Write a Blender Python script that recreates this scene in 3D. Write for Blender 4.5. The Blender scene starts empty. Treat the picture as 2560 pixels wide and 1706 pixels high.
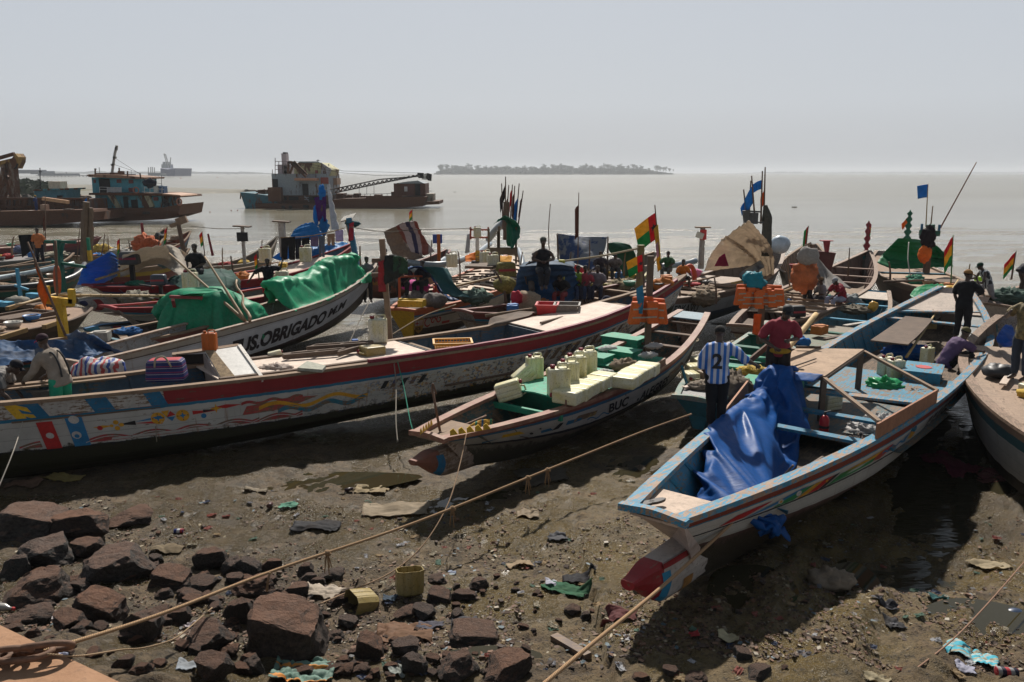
import bpy,bmesh,math,random
from math import radians,sin,cos,pi,sqrt,atan2
from mathutils import Vector,Matrix,noise
from mathutils.geometry import tessellate_polygon
random.seed(7)
scene=bpy.context.scene
col=scene.collection
# ------------------------------------------------------------------ camera
CAM_H,FPX,CX,CY=5.7,1991.0,1280.0,853.0
PITCH=math.atan(421/FPX)
cd=bpy.data.cameras.new('camera');cam=bpy.data.objects.new('camera',cd);col.objects.link(cam)
cd.sensor_width=36;cd.lens=28.0;cd.clip_start=0.1;cd.clip_end=20000
cam.location=(0,0,CAM_H);cam.rotation_euler=(pi/2-PITCH,0,0)
scene.camera=cam
# ------------------------------------------------------------------ light
SUN=Vector((0.04,0.98,1.0)).normalized()
el=math.asin(SUN.z);az=atan2(SUN.x,SUN.y)
sd=bpy.data.lights.new('sun','SUN');so=bpy.data.objects.new('sun',sd);col.objects.link(so)
sd.energy=5.0;sd.angle=radians(1.6);sd.color=(1.0,0.94,0.86)
so.rotation_euler=SUN.to_track_quat('Z','Y').to_euler();so.location=(0,40,60)
w=bpy.data.worlds.new('World');scene.world=w;w.use_nodes=True
wt=w.node_tree;wt.nodes.clear()
wo=wt.nodes.new('ShaderNodeOutputWorld');bg=wt.nodes.new('ShaderNodeBackground');sky=wt.nodes.new('ShaderNodeTexSky')
sky.sky_type='NISHITA';sky.sun_disc=False;sky.sun_elevation=el;sky.sun_rotation=az
sky.air_density=1.3;sky.dust_density=3.5;sky.ozone_density=2.0
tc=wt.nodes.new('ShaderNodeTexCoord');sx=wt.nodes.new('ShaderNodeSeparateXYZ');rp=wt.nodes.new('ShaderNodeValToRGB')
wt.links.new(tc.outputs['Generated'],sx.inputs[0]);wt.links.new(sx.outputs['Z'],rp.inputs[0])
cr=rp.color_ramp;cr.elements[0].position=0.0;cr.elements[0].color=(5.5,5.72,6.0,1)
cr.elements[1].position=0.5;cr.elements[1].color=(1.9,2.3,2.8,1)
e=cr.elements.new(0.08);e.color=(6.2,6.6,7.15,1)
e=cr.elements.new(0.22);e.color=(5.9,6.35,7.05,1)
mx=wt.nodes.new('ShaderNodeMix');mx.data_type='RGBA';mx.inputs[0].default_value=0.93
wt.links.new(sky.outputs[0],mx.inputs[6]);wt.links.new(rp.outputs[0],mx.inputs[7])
bg.inputs[1].default_value=0.077
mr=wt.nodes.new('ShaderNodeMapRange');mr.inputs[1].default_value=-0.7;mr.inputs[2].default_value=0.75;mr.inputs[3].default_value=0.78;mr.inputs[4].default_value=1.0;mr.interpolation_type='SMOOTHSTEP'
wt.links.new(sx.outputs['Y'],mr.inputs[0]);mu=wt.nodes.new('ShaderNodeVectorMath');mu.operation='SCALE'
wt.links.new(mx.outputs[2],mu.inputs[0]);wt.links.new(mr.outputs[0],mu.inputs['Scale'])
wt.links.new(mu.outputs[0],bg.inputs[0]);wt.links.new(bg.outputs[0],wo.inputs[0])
scene.view_settings.view_transform='Standard';scene.view_settings.look='None'
scene.view_settings.exposure=0.24;scene.view_settings.gamma=1
# ------------------------------------------------------------------ geometry of the view (used to take measures off the photograph)
_c,_s=cos(PITCH),sin(PITCH)
def ray(px,py):
    u=-(py-CY)/FPX
    return Vector(((px-CX)/FPX,_c+u*_s,-_s+u*_c))
def P(px,py,z):
    d=ray(px,py);return Vector((0,0,CAM_H))+d*((z-CAM_H)/d.z)
def PY(px,py,Y):
    d=ray(px,py);return Vector((0,0,CAM_H))+d*(Y/d.y)
def lerp(a,b,t):return a+(b-a)*t
def sstep(a,b,x):
    t=max(0,min(1,(x-a)/(b-a)));return t*t*(3-2*t)
def pw(x,pts):
    if x<=pts[0][0]:return pts[0][1]
    for(a,va),(b,vb)in zip(pts,pts[1:]):
        if x<=b:return lerp(va,vb,(x-a)/(b-a))
    return pts[-1][1]
# ------------------------------------------------------------------ object helpers
def link(o,parent=None):
    col.objects.link(o)
    if parent is not None:o.parent=parent
    return o
def tag(o,label=None,cat=None,group=None,kind=None):
    if label:o['label']=label
    if cat:o['category']=cat
    if group:o['group']=group
    if kind:o['kind']=kind
    return o
def empty(name,loc,rz=0,label=None,cat=None,group=None):
    o=bpy.data.objects.new(name,None);o.empty_display_size=0.2
    o.location=loc;o.rotation_euler=(0,0,rz);link(o);return tag(o,label,cat,group)
def copy_tree(o,parent=None):
    c=o.copy();col.objects.link(c)
    if parent is not None:c.parent=parent
    for ch in list(o.children):copy_tree(ch,c)
    return c
class MB:
    """collects shapes; build() links them as ONE mesh object"""
    def __init__(s):s.v=[];s.f=[];s.m=[];s.uv={}
    def add(s,vs,fs,mi=0):
        b=len(s.v);s.v+=[tuple(x)for x in vs]
        for f in fs:s.f.append([b+i for i in f]);s.m.append(mi)
    def box(s,c,size,mi=0,rot=None):
        hx,hy,hz=size[0]/2,size[1]/2,size[2]/2
        vs=[Vector((x,y,z))for x in(-hx,hx)for y in(-hy,hy)for z in(-hz,hz)]
        if rot is not None:vs=[rot@q for q in vs]
        s.add([Vector(c)+q for q in vs],[(0,1,3,2),(4,6,7,5),(0,4,5,1),(2,3,7,6),(0,2,6,4),(1,5,7,3)],mi)
    def bar(s,a,b,w,h=None,mi=0,up=(0,0,1)):
        a=Vector(a);b=Vector(b);h=h or w;d=(b-a);L=d.length
        if L<1e-6:return
        d/=L;upv=Vector(up)
        if abs(d.dot(upv))>0.97:upv=Vector((0,1,0))if abs(d.y)<.9 else Vector((1,0,0))
        sd_=d.cross(upv).normalized();u=sd_.cross(d)
        vs=[]
        for q in(a,b):
            for i,j in((-1,-1),(1,-1),(1,1),(-1,1)):vs.append(q+sd_*(w/2*i)+u*(h/2*j))
        s.add(vs,[(0,1,2,3),(7,6,5,4),(0,4,5,1),(1,5,6,2),(2,6,7,3),(3,7,4,0)],mi)
    def tube(s,pts,r,n=8,mi=0,closed=False,cap=True):
        pts=[Vector(p)for p in pts];N=len(pts)
        rs=r if isinstance(r,(list,tuple))else[r]*N
        vs=[];ref=None
        for i,p in enumerate(pts):
            if closed:d=pts[(i+1)%N]-pts[i-1]
            else:d=pts[min(i+1,N-1)]-pts[max(i-1,0)]
            if d.length<1e-9:d=Vector((0,0,1))
            d.normalize()
            if ref is None:ref=Vector((0,0,1))if abs(d.z)<.9 else Vector((1,0,0))
            x=(ref-d*ref.dot(d))
            if x.length<1e-4:x=d.orthogonal()
            x.normalize();y=d.cross(x);ref=x
            for k in range(n):
                a=2*pi*k/n;vs.append(p+(x*cos(a)+y*sin(a))*rs[i])
        fs=[]
        for i in range(N if closed else N-1):
            j=(i+1)%N
            for k in range(n):
                k2=(k+1)%n;fs.append((i*n+k,i*n+k2,j*n+k2,j*n+k))
        if cap and not closed:
            fs.append(tuple(range(n))[::-1]);fs.append(tuple((N-1)*n+k for k in range(n)))
        s.add(vs,fs,mi)
    def rings(s,rings,mi=0,cap=True):
        n=len(rings[0]);vs=[q for r in rings for q in r];fs=[]
        for i in range(len(rings)-1):
            for k in range(n):
                k2=(k+1)%n;fs.append((i*n+k,i*n+k2,(i+1)*n+k2,(i+1)*n+k))
        if cap:fs.append(tuple(range(n))[::-1]);fs.append(tuple((len(rings)-1)*n+k for k in range(n)))
        s.add(vs,fs,mi)
    def ell(s,c,r,mi=0,nu=12,nv=8,rot=None):
        vs=[];c=Vector(c)
        for j in range(1,nv):
            th=pi*j/nv
            for i in range(nu):
                a=2*pi*i/nu;q=Vector((r[0]*sin(th)*cos(a),r[1]*sin(th)*sin(a),r[2]*cos(th)))
                if rot is not None:q=rot@q
                vs.append(c+q)
        t=Vector((0,0,r[2]));t=rot@t if rot is not None else t
        vs+=[c+t,c-t];T=len(vs)-2;fs=[]
        for j in range(nv-2):
            for i in range(nu):
                k=(i+1)%nu;fs.append((j*nu+i,(j+1)*nu+i,(j+1)*nu+k,j*nu+k))
        for i in range(nu):
            k=(i+1)%nu;fs.append((T,i,k));fs.append((T+1,(nv-2)*nu+k,(nv-2)*nu+i))
        s.add(vs,fs,mi)
    def grid(s,rows,mi=0,uv=None):
        n=len(rows[0]);vs=[q for r in rows for q in r];fs=[]
        for i in range(len(rows)-1):
            for k in range(n-1):fs.append((i*n+k,i*n+k+1,(i+1)*n+k+1,(i+1)*n+k))
        s.add(vs,fs,mi)
    def prism(s,poly,d,mi=0):
        """poly: list of 3D points (planar), extruded by vector d"""
        n=len(poly);a=[Vector(p)for p in poly];b=[p+Vector(d)for p in a]
        fs=[tuple(range(n))[::-1],tuple(range(n,2*n))]
        for k in range(n):fs.append((k,(k+1)%n,n+(k+1)%n,n+k))
        s.add(a+b,fs,mi)
    def build(s,name,mats,parent=None,smooth=False,loc=None,jitter=0):
        me=bpy.data.meshes.new(name)
        me.from_pydata(s.v,[],s.f)
        if not isinstance(mats,(list,tuple)):mats=[mats]
        for m in mats:me.materials.append(m)
        me.polygons.foreach_set('material_index',s.m)
        if s.uv:
            ul=me.uv_layers.new(name='UVMap')
            for lp in me.loops:
                if lp.vertex_index in s.uv:ul.data[lp.index].uv=s.uv[lp.vertex_index]
        if smooth:me.polygons.foreach_set('use_smooth',[True]*len(me.polygons))
        me.update()
        o=bpy.data.objects.new(name,me);link(o,parent)
        if loc is not None:o.location=loc
        return o
def crom(pts,n):
    """Catmull-Rom through pts, n samples per span"""
    pts=[Vector(p)for p in pts];out=[]
    if len(pts)==2:return[pts[0].lerp(pts[1],i/n)for i in range(n+1)]
    for i in range(len(pts)-1):
        p0=pts[i-1]if i>0 else 2*pts[0]-pts[1];p1,p2=pts[i],pts[i+1]
        p3=pts[i+2]if i+2<len(pts)else 2*pts[-1]-pts[-2]
        for k in range(n):
            t=k/n
            out.append(0.5*((2*p1)+(p2-p0)*t+(2*p0-5*p1+4*p2-p3)*t*t+(3*p1-p0-3*p2+p3)*t**3))
    out.append(pts[-1].copy());return out
def resample(pts,n):
    L=[0]
    for a,b in zip(pts,pts[1:]):L.append(L[-1]+(b-a).length)
    out=[];j=0
    for i in range(n):
        d=L[-1]*i/(n-1)
        while j<len(L)-2 and L[j+1]<d:j+=1
        t=(d-L[j])/max(1e-9,L[j+1]-L[j]);out.append(pts[j].lerp(pts[j+1],min(1,max(0,t))))
    return out
# ------------------------------------------------------------------ materials
MATS={}
def newmat(key):
    m=bpy.data.materials.new(key);m.use_nodes=True;nt=m.node_tree;nt.nodes.clear()
    out=nt.nodes.new('ShaderNodeOutputMaterial');b=nt.nodes.new('ShaderNodeBsdfPrincipled');nt.links.new(b.outputs[0],out.inputs[0]);b.inputs['Specular IOR Level'].default_value=.3
    return m,nt,b
def N(nt,typ,**kw):
    n=nt.nodes.new(typ)
    for k,v in kw.items():
        if k.startswith('i_'):
            key=k[2:];n.inputs[int(key)if key.isdigit()else key].default_value=v
        else:setattr(n,k,v)
    return n
def noisen(nt,vec,scale,detail=5,rough=.6):
    n=N(nt,'ShaderNodeTexNoise');n.inputs['Scale'].default_value=scale;n.inputs['Detail'].default_value=detail;n.inputs['Roughness'].default_value=rough
    nt.links.new(vec,n.inputs['Vector']);return n.outputs['Fac']
def mapn(nt,vec,scale=(1,1,1),loc=(0,0,0)):
    n=N(nt,'ShaderNodeMapping');n.inputs['Scale'].default_value=scale;n.inputs['Location'].default_value=loc
    nt.links.new(vec,n.inputs['Vector']);return n.outputs[0]
def rng(nt,v,a,b,c=0,d=1):
    n=N(nt,'ShaderNodeMapRange');n.inputs[1].default_value=a;n.inputs[2].default_value=b;n.inputs[3].default_value=c;n.inputs[4].default_value=d
    nt.links.new(v,n.inputs[0]);return n.outputs[0]
def mixc(nt,f,a,b,blend='MIX'):
    n=N(nt,'ShaderNodeMix');n.data_type='RGBA';n.blend_type=blend
    for idx,v in((0,f),(6,a),(7,b)):
        if hasattr(v,'links')or hasattr(v,'is_linked'):nt.links.new(v,n.inputs[idx])
        elif idx==0:n.inputs[0].default_value=v
        else:n.inputs[idx].default_value=(*v[:3],1)
    return n.outputs[2]
def mathn(nt,op,a,b=None):
    n=N(nt,'ShaderNodeMath');n.operation=op
    for i,v in enumerate((a,b)):
        if v is None:continue
        if hasattr(v,'is_linked'):nt.links.new(v,n.inputs[i])
        else:n.inputs[i].default_value=v
    return n.outputs[0]
def bump(nt,b,h,st=.3,dist=.02):
    n=N(nt,'ShaderNodeBump');n.inputs['Strength'].default_value=st;n.inputs['Distance'].default_value=dist
    nt.links.new(h,n.inputs['Height']);nt.links.new(n.outputs[0],b.inputs['Normal'])
def paint(c,wear=.35,rough=.62,wood=(.17,.115,.075),grain=1.0,dirt=.45):
    """weathered painted timber; colour follows chips and grain in the board's own coordinates"""
    key=('paint',tuple(c),wear,rough,wood,grain)
    if key in MATS:return MATS[key]
    m,nt,b=newmat('painted_wood');t=N(nt,'ShaderNodeTexCoord').outputs['Object']
    g=noisen(nt,mapn(nt,t,(1.3*grain,14*grain,14*grain)),2.2,6,.65)
    n1=noisen(nt,t,2.6,7,.7);n2=noisen(nt,t,14,5,.7)
    s=mathn(nt,'ADD',mathn(nt,'MULTIPLY',g,.55),mathn(nt,'ADD',mathn(nt,'MULTIPLY',n1,.5),mathn(nt,'MULTIPLY',n2,.25)))
    th=.88-wear*.5
    mask=rng(nt,s,th,th+.05)
    var=rng(nt,n1,.3,.7,.72,1.18)
    c2=mixc(nt,1.0,c,var,'MULTIPLY')
    wd=mixc(nt,g,tuple(x*.55 for x in wood),tuple(x*1.5 for x in wood))
    cc=mixc(nt,mask,c2,wd)
    dm=rng(nt,n2,.5,.75,0,dirt);cc=mixc(nt,dm,cc,(.05,.04,.03))
    nt.links.new(cc,b.inputs['Base Color']);b.inputs['Roughness'].default_value=rough
    bump(nt,b,s,.5,.012);MATS[key]=m;return m
def plain(c,rough=.6,var=.25,scale=4,met=0,spec=.5,bumps=.2,dark=(.03,.025,.02),darkamt=.3,sheen=0,bdist=.01):
    key=('plain',tuple(c),rough,var,scale,met,spec,bumps,darkamt)
    if key in MATS:return MATS[key]
    m,nt,b=newmat('surface');t=N(nt,'ShaderNodeTexCoord').outputs['Object']
    n1=noisen(nt,t,scale,6,.65);n2=noisen(nt,t,scale*6,4,.6)
    cc=mixc(nt,1.0,c,rng(nt,n1,.3,.7,1-var,1+var),'MULTIPLY')
    cc=mixc(nt,rng(nt,n2,.52,.72,0,darkamt),cc,dark)
    nt.links.new(cc,b.inputs['Base Color']);b.inputs['Roughness'].default_value=rough;b.inputs['Metallic'].default_value=met
    b.inputs['Specular IOR Level'].default_value=spec
    if bumps:bump(nt,b,mathn(nt,'ADD',n1,mathn(nt,'MULTIPLY',n2,.4)),bumps,bdist)
    MATS[key]=m;return m
def translucent(nt,b,cc,f):
    tr=N(nt,'ShaderNodeBsdfTranslucent');nt.links.new(cc,tr.inputs['Color']);ms=N(nt,'ShaderNodeMixShader');ms.inputs[0].default_value=f
    nt.links.new(b.outputs[0],ms.inputs[1]);nt.links.new(tr.outputs[0],ms.inputs[2])
    out=[n for n in nt.nodes if n.type=='OUTPUT_MATERIAL'][0];nt.links.new(ms.outputs[0],out.inputs[0])
def clothm(c,rough=.8,var=.2,f=.35):
    key=('cloth',tuple(c),rough,f)
    if key in MATS:return MATS[key]
    m,nt,b=newmat('cloth');t=N(nt,'ShaderNodeTexCoord').outputs['Object'];n1=noisen(nt,t,7,5,.65)
    cc=mixc(nt,1.0,c,rng(nt,n1,.3,.7,1-var,1+var),'MULTIPLY');nt.links.new(cc,b.inputs['Base Color']);b.inputs['Roughness'].default_value=rough
    bump(nt,b,n1,.2,.01);translucent(nt,b,cc,f);MATS[key]=m;return m
def tarp(c,rough=.45,dusty=.35,dust=(.30,.28,.25)):
    key=('tarp',tuple(c),rough,dusty)
    if key in MATS:return MATS[key]
    m,nt,b=newmat('tarpaulin');t=N(nt,'ShaderNodeTexCoord').outputs['Object']
    n1=noisen(nt,t,1.6,5,.6);n2=noisen(nt,mapn(nt,t,(1,3,1)),9,5,.6)
    cc=mixc(nt,1.0,c,rng(nt,n2,.3,.7,.8,1.15),'MULTIPLY')
    cc=mixc(nt,rng(nt,n1,.46,.66,0,dusty),cc,dust)
    nt.links.new(cc,b.inputs['Base Color'])
    nt.links.new(rng(nt,n1,.4,.7,rough,min(1,rough+.3)),b.inputs['Roughness'])
    bump(nt,b,n2,.35,.02);translucent(nt,b,cc,.38);MATS[key]=m;return m
def rusty(c,rust=.5):
    key=('rusty',tuple(c),rust)
    if key in MATS:return MATS[key]
    m,nt,b=newmat('rusty_steel');t=N(nt,'ShaderNodeTexCoord').outputs['Object']
    n1=noisen(nt,mapn(nt,t,(1,1,.35)),.9,8,.7);n2=noisen(nt,t,5,5,.7)
    mask=rng(nt,n1,.62-rust*.3,.68-rust*.3)
    rc=mixc(nt,n2,(.035,.018,.012),(.16,.065,.03))
    cc=mixc(nt,mask,mixc(nt,1.0,c,rng(nt,n2,.3,.7,.75,1.2),'MULTIPLY'),rc)
    nt.links.new(cc,b.inputs['Base Color']);b.inputs['Roughness'].default_value=.75
    bump(nt,b,n2,.3,.05);MATS[key]=m;return m
def stripes(cols,axis=0,freq=1.0,rough=.7,phase=0,tl=0):
    """woven cloth with printed stripes across one axis of its own coordinates"""
    m,nt,b=newmat('striped_cloth');t=N(nt,'ShaderNodeTexCoord').outputs['Object']
    sp=N(nt,'ShaderNodeSeparateXYZ');nt.links.new(t,sp.inputs[0])
    f=mathn(nt,'FRACT',mathn(nt,'ADD',mathn(nt,'MULTIPLY',sp.outputs[axis],freq),phase+20.0))
    r=N(nt,'ShaderNodeValToRGB');r.color_ramp.interpolation='CONSTANT';nt.links.new(f,r.inputs[0])
    els=r.color_ramp.elements;tot=sum(w_ for w_,_ in cols);acc=0
    for i,(w_,c)in enumerate(cols):
        if i<2:e_=els[i];e_.position=acc/tot
        else:e_=els.new(acc/tot)
        e_.color=(*c,1);acc+=w_
    n1=noisen(nt,t,6,5,.6)
    cc=mixc(nt,1.0,r.outputs[0],rng(nt,n1,.3,.7,.8,1.1),'MULTIPLY');nt.links.new(cc,b.inputs['Base Color'])
    b.inputs['Roughness'].default_value=rough;bump(nt,b,n1,.2,.01)
    if tl:translucent(nt,b,cc,tl)
    return m
def hullmat(bands,wear=.5,rust=.4,algae=.5,algae_v=.9,pattern=0.0,pat_u=(6,9),dark=(.02,.014,.01)):
    """bands: [(v_end, colour)] measured in metres down from the gunwale (UV.y); UV.x runs along the hull"""
    m,nt,b=newmat('hull_paint');uv=N(nt,'ShaderNodeTexCoord').outputs['UV']
    sp=N(nt,'ShaderNodeSeparateXYZ');nt.links.new(uv,sp.inputs[0]);U,V=sp.outputs[0],sp.outputs[1]
    wob=noisen(nt,uv,3.0,4,.6)
    v2=mathn(nt,'ADD',V,rng(nt,wob,.3,.7,-.012,.012))
    r=N(nt,'ShaderNodeValToRGB');r.color_ramp.interpolation='CONSTANT'
    nt.links.new(mathn(nt,'DIVIDE',v2,3.0),r.inputs[0])
    els=r.color_ramp.elements;acc=0
    for i,(ve,c)in enumerate(bands):
        if i<2:e_=els[i];e_.position=acc/3
        else:e_=els.new(acc/3)
        e_.color=(*c,1);acc=ve
    if len(bands)==1:els[1].position=1;els[1].color=(*bands[0][1],1)
    cc=r.outputs[0]
    n1=noisen(nt,mapn(nt,uv,(1.2,9,1)),1.6,7,.7);n2=noisen(nt,uv,7,7,.75);n3=noisen(nt,uv,1.1,4,.6)
    n4=noisen(nt,uv,34,4,.7)
    if pattern>0:
        vn=N(nt,'ShaderNodeTexVoronoi');vn.inputs['Scale'].default_value=16;nt.links.new(mapn(nt,uv,(1,1.6,1)),vn.inputs['Vector'])
        hs=N(nt,'ShaderNodeSeparateColor');nt.links.new(vn.outputs['Color'],hs.inputs[0])
        rr=N(nt,'ShaderNodeValToRGB');rr.color_ramp.interpolation='CONSTANT';nt.links.new(hs.outputs[0],rr.inputs[0])
        pal=[(0,(.5,.28,.03)),(.10,(.45,.43,.38)),(.36,(.03,.10,.22)),(.46,(.4,.38,.33)),(.66,(.03,.03,.03)),(.86,(.28,.12,.03))]
        for i,(p_,c_)in enumerate(pal):
            e_=rr.color_ramp.elements[i]if i<2 else rr.color_ramp.elements.new(p_);e_.position=p_;e_.color=(*c_,1)
        inb=mathn(nt,'MULTIPLY',rng(nt,v2,.40,.42),rng(nt,v2,1.0,.95))
        blot=mathn(nt,'MULTIPLY',mathn(nt,'MULTIPLY',rng(nt,noisen(nt,uv,3.2,7,.8),.47,.50),inb),rng(nt,U,pat_u[0],pat_u[1]))
        cc=mixc(nt,mathn(nt,'MULTIPLY',blot,pattern),cc,rr.outputs[0])
    s=mathn(nt,'ADD',mathn(nt,'MULTIPLY',n1,.5),mathn(nt,'MULTIPLY',n2,.5))
    th=.68-wear*.17
    cc=mixc(nt,1.0,cc,rng(nt,n3,.3,.7,.78,1.1),'MULTIPLY')
    wd=mixc(nt,n4,(.06,.04,.03),(.20,.14,.10))
    cc=mixc(nt,rng(nt,s,th,th+.03),cc,wd)
    st=noisen(nt,mapn(nt,uv,(7,.55,1)),1.0,4,.55)
    cc=mixc(nt,mathn(nt,'MULTIPLY',rng(nt,st,.62,.72),rust),cc,mixc(nt,n4,(.10,.035,.012),(.32,.13,.03)))
    al=mathn(nt,'ADD',mathn(nt,'MULTIPLY',rng(nt,V,algae_v-.45,algae_v+.25),.6),mathn(nt,'MULTIPLY',n2,.55))
    cc=mixc(nt,mathn(nt,'MULTIPLY',rng(nt,al,.58,.66),algae),cc,mixc(nt,n4,(.005,.005,.003),(.045,.042,.02)))
    fr=mathn(nt,'FRACT',mathn(nt,'DIVIDE',V,.24));seam=rng(nt,mathn(nt,'ABSOLUTE',mathn(nt,'SUBTRACT',fr,.5)),.475,.5)
    cc=mixc(nt,mathn(nt,'MULTIPLY',seam,.55),cc,dark)
    nt.links.new(cc,b.inputs['Base Color']);b.inputs['Roughness'].default_value=.6
    h=mathn(nt,'SUBTRACT',mathn(nt,'ADD',s,mathn(nt,'MULTIPLY',n4,.3)),mathn(nt,'MULTIPLY',seam,.5))
    bump(nt,b,h,.6,.02);return m
# ------------------------------------------------------------------ the ground
def nz(x,y,z=0.0):return noise.noise(Vector((x,y,z)))
def fbm(x,y,o=4,z=0.0):
    s=0;a=1
    for _ in range(o):s+=a*nz(x,y,z);x*=2.03;y*=2.03;a*=.5;z+=7
    return s
TR=[(5.4,10.6),(5.9,11.2),(6.7,12.2),(8.4,14.4),(10.6,17.2),(13,21)]
def trough(x,y):
    best=9
    for(a,b),(c,d)in zip(TR,TR[1:]):
        t=max(0,min(1,((x-a)*(c-a)+(y-b)*(d-b))/((c-a)**2+(d-b)**2)))
        best=min(best,math.hypot(x-a-t*(c-a),y-b-t*(d-b)))
    return best
def g(x,y):
    base=pw(y,[(4.5,1.5),(6.2,1.0),(8,.62),(10,.42),(12.5,.34),(16,.2),(20,.06),(30,.012),(60,.004),(84,-.004),(96,-.12),(140,-1.2),(400,-3)])
    if y<24:base+=.22*sstep(-1.5,-7,x)*sstep(24,10,y)+.35*sstep(-1,-4.5,x)*sstep(9.5,6,y)
    if x>3 and y<24:base-=.12*sstep(3,8,x)*sstep(6,9,y)
    if y<26 and x>1:
        base+=.16*sstep(3.5,1.2,math.hypot(x-1.8,y-8.9));d=trough(x,y);k=sstep(1.7,.3,d+.5*nz(x*.9,y*.9,6));base=lerp(base,-.035,k)
    h=base
    if y<30:
        near=sstep(30,8,y)
        a=(x*.82-y*.57)*2.3;b=(x*.57+y*.82)*.35
        fur=fbm(a,b,3)*sstep(1.2,3.5,x+nz(x*.7,y*.7)*1.2)
        h+=fur*.12*near+fbm(x*.55,y*.55,3,3)*.09*near
        h+=(abs(fbm(x*3.1,y*3.1,3,9))-.25)*.085*near+fbm(x*9,y*9,3,5)*.03*near
    else:
        h+=fbm(x*.06,y*.35,4,2)*.035*sstep(100,84,y)
        h+=fbm(x*.5,y*.9,2,2)*.012*sstep(100,84,y)
    if 20<y<34:h=lerp(h,base+fbm(x*.06,y*.35,4,2)*.035,sstep(20,32,y)*.6)
    return h
def hit(px,py,dz=0.0):
    z=.6
    for _ in range(14):
        p=P(px,py,z);z=.5*z+.5*(g(p.x,p.y)+dz)
    return P(px,py,z)
rows=[];y=4.6
ys=[]
while y<420:ys.append(y);y*=(1.0060 if y<16 else 1.0085 if y<40 else 1.013)
for y in ys:
    hw=y*.78+5;n=420
    rows.append([(hw*(2*k/(n-1)-1),y,g(hw*(2*k/(n-1)-1),y))for k in range(n)])
mb=MB();mb.grid(rows)
m,nt,b=newmat('wet_mud');t=N(nt,'ShaderNodeTexCoord').outputs['Object']
n1=noisen(nt,t,.55,6,.65);n2=noisen(nt,t,3.2,8,.72);n3=noisen(nt,t,22,5,.7);n4=noisen(nt,t,70,3,.6)
far=N(nt,'ShaderNodeSeparateXYZ');nt.links.new(t,far.inputs[0])
c1=mixc(nt,rng(nt,n2,.35,.65),(.034,.024,.013),(.145,.100,.056))
c1=mixc(nt,mathn(nt,'MULTIPLY',rng(nt,n1,.42,.60),rng(nt,far.outputs[0],-3.5,1.5,.12,1.0)),c1,mixc(nt,n2,(.13,.085,.028),(.33,.235,.09)))
c1=mixc(nt,rng(nt,n3,.53,.61,0,.85),c1,(.014,.009,.006))
c1=mixc(nt,rng(nt,n4,.66,.72,0,.6),c1,(.34,.29,.23))
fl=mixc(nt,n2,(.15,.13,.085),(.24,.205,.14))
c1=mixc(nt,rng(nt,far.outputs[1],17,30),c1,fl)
low=rng(nt,far.outputs[2],.34,.12,0,1);wetn=mathn(nt,'MAXIMUM',rng(nt,n1,.46,.54),low)
c1=mixc(nt,mathn(nt,'MULTIPLY',wetn,.5),c1,(.05,.038,.014))
nt.links.new(c1,b.inputs['Base Color'])
r0=mixc(nt,wetn,mixc(nt,n2,(.62,)*3,(.9,)*3),mixc(nt,n3,(.08,)*3,(.42,)*3));nt.links.new(r0,b.inputs['Roughness'])
bump(nt,b,mathn(nt,'ADD',mathn(nt,'ADD',n2,mathn(nt,'MULTIPLY',n3,.55)),mathn(nt,'MULTIPLY',n4,.25)),1.0,.06)
gr=mb.build('ground',m,smooth=True);gr['kind']='structure'
m,nt,b=newmat('estuary_water');t=N(nt,'ShaderNodeTexCoord').outputs['Object']
a1=noisen(nt,mapn(nt,t,(.5,1.6,1)),1.3,4,.6);a2=noisen(nt,mapn(nt,t,(.02,.12,1)),1.0,4,.6);a3=noisen(nt,mapn(nt,t,(.12,.5,1)),1.0,4,.6)
sp=N(nt,'ShaderNodeSeparateXYZ');nt.links.new(t,sp.inputs[0])
wc=mixc(nt,rng(nt,a2,.35,.65),(.17,.15,.105),(.25,.235,.18))
nt.links.new(mixc(nt,rng(nt,sp.outputs[1],20,34),(.03,.026,.014),wc),b.inputs['Base Color'])
nt.links.new(rng(nt,sp.outputs[1],30,200,.07,.22),b.inputs['Roughness']);b.inputs['IOR'].default_value=1.33
bump(nt,b,mathn(nt,'ADD',a1,mathn(nt,'MULTIPLY',a3,2.2)),.35,.09)
mb=MB();W_=9000
xs=[-W_,-2500,-600,-120,120,600,2500,W_];yy=[3,20,60,150,400,1200,4000,9000]
mb.grid([[(x,y,0.0)for x in xs]for y in yy]);wtr=mb.build('water',m);wtr['kind']='structure'
# ------------------------------------------------------------------ haze
m=bpy.data.materials.new('haze');m.use_nodes=True;nt=m.node_tree;nt.nodes.clear()
out=nt.nodes.new('ShaderNodeOutputMaterial');pv=nt.nodes.new('ShaderNodeVolumePrincipled')
pv.inputs['Color'].default_value=(.86,.90,.94,1);pv.inputs['Density'].default_value=.0002;pv.inputs['Anisotropy'].default_value=.2
nt.links.new(pv.outputs[0],out.inputs['Volume'])
HAZE=True
if HAZE:
    mb=MB();mb.box((0,4600,21),(19000,9400,50));hz=mb.build('haze',m);hz['kind']='stuff'
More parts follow.
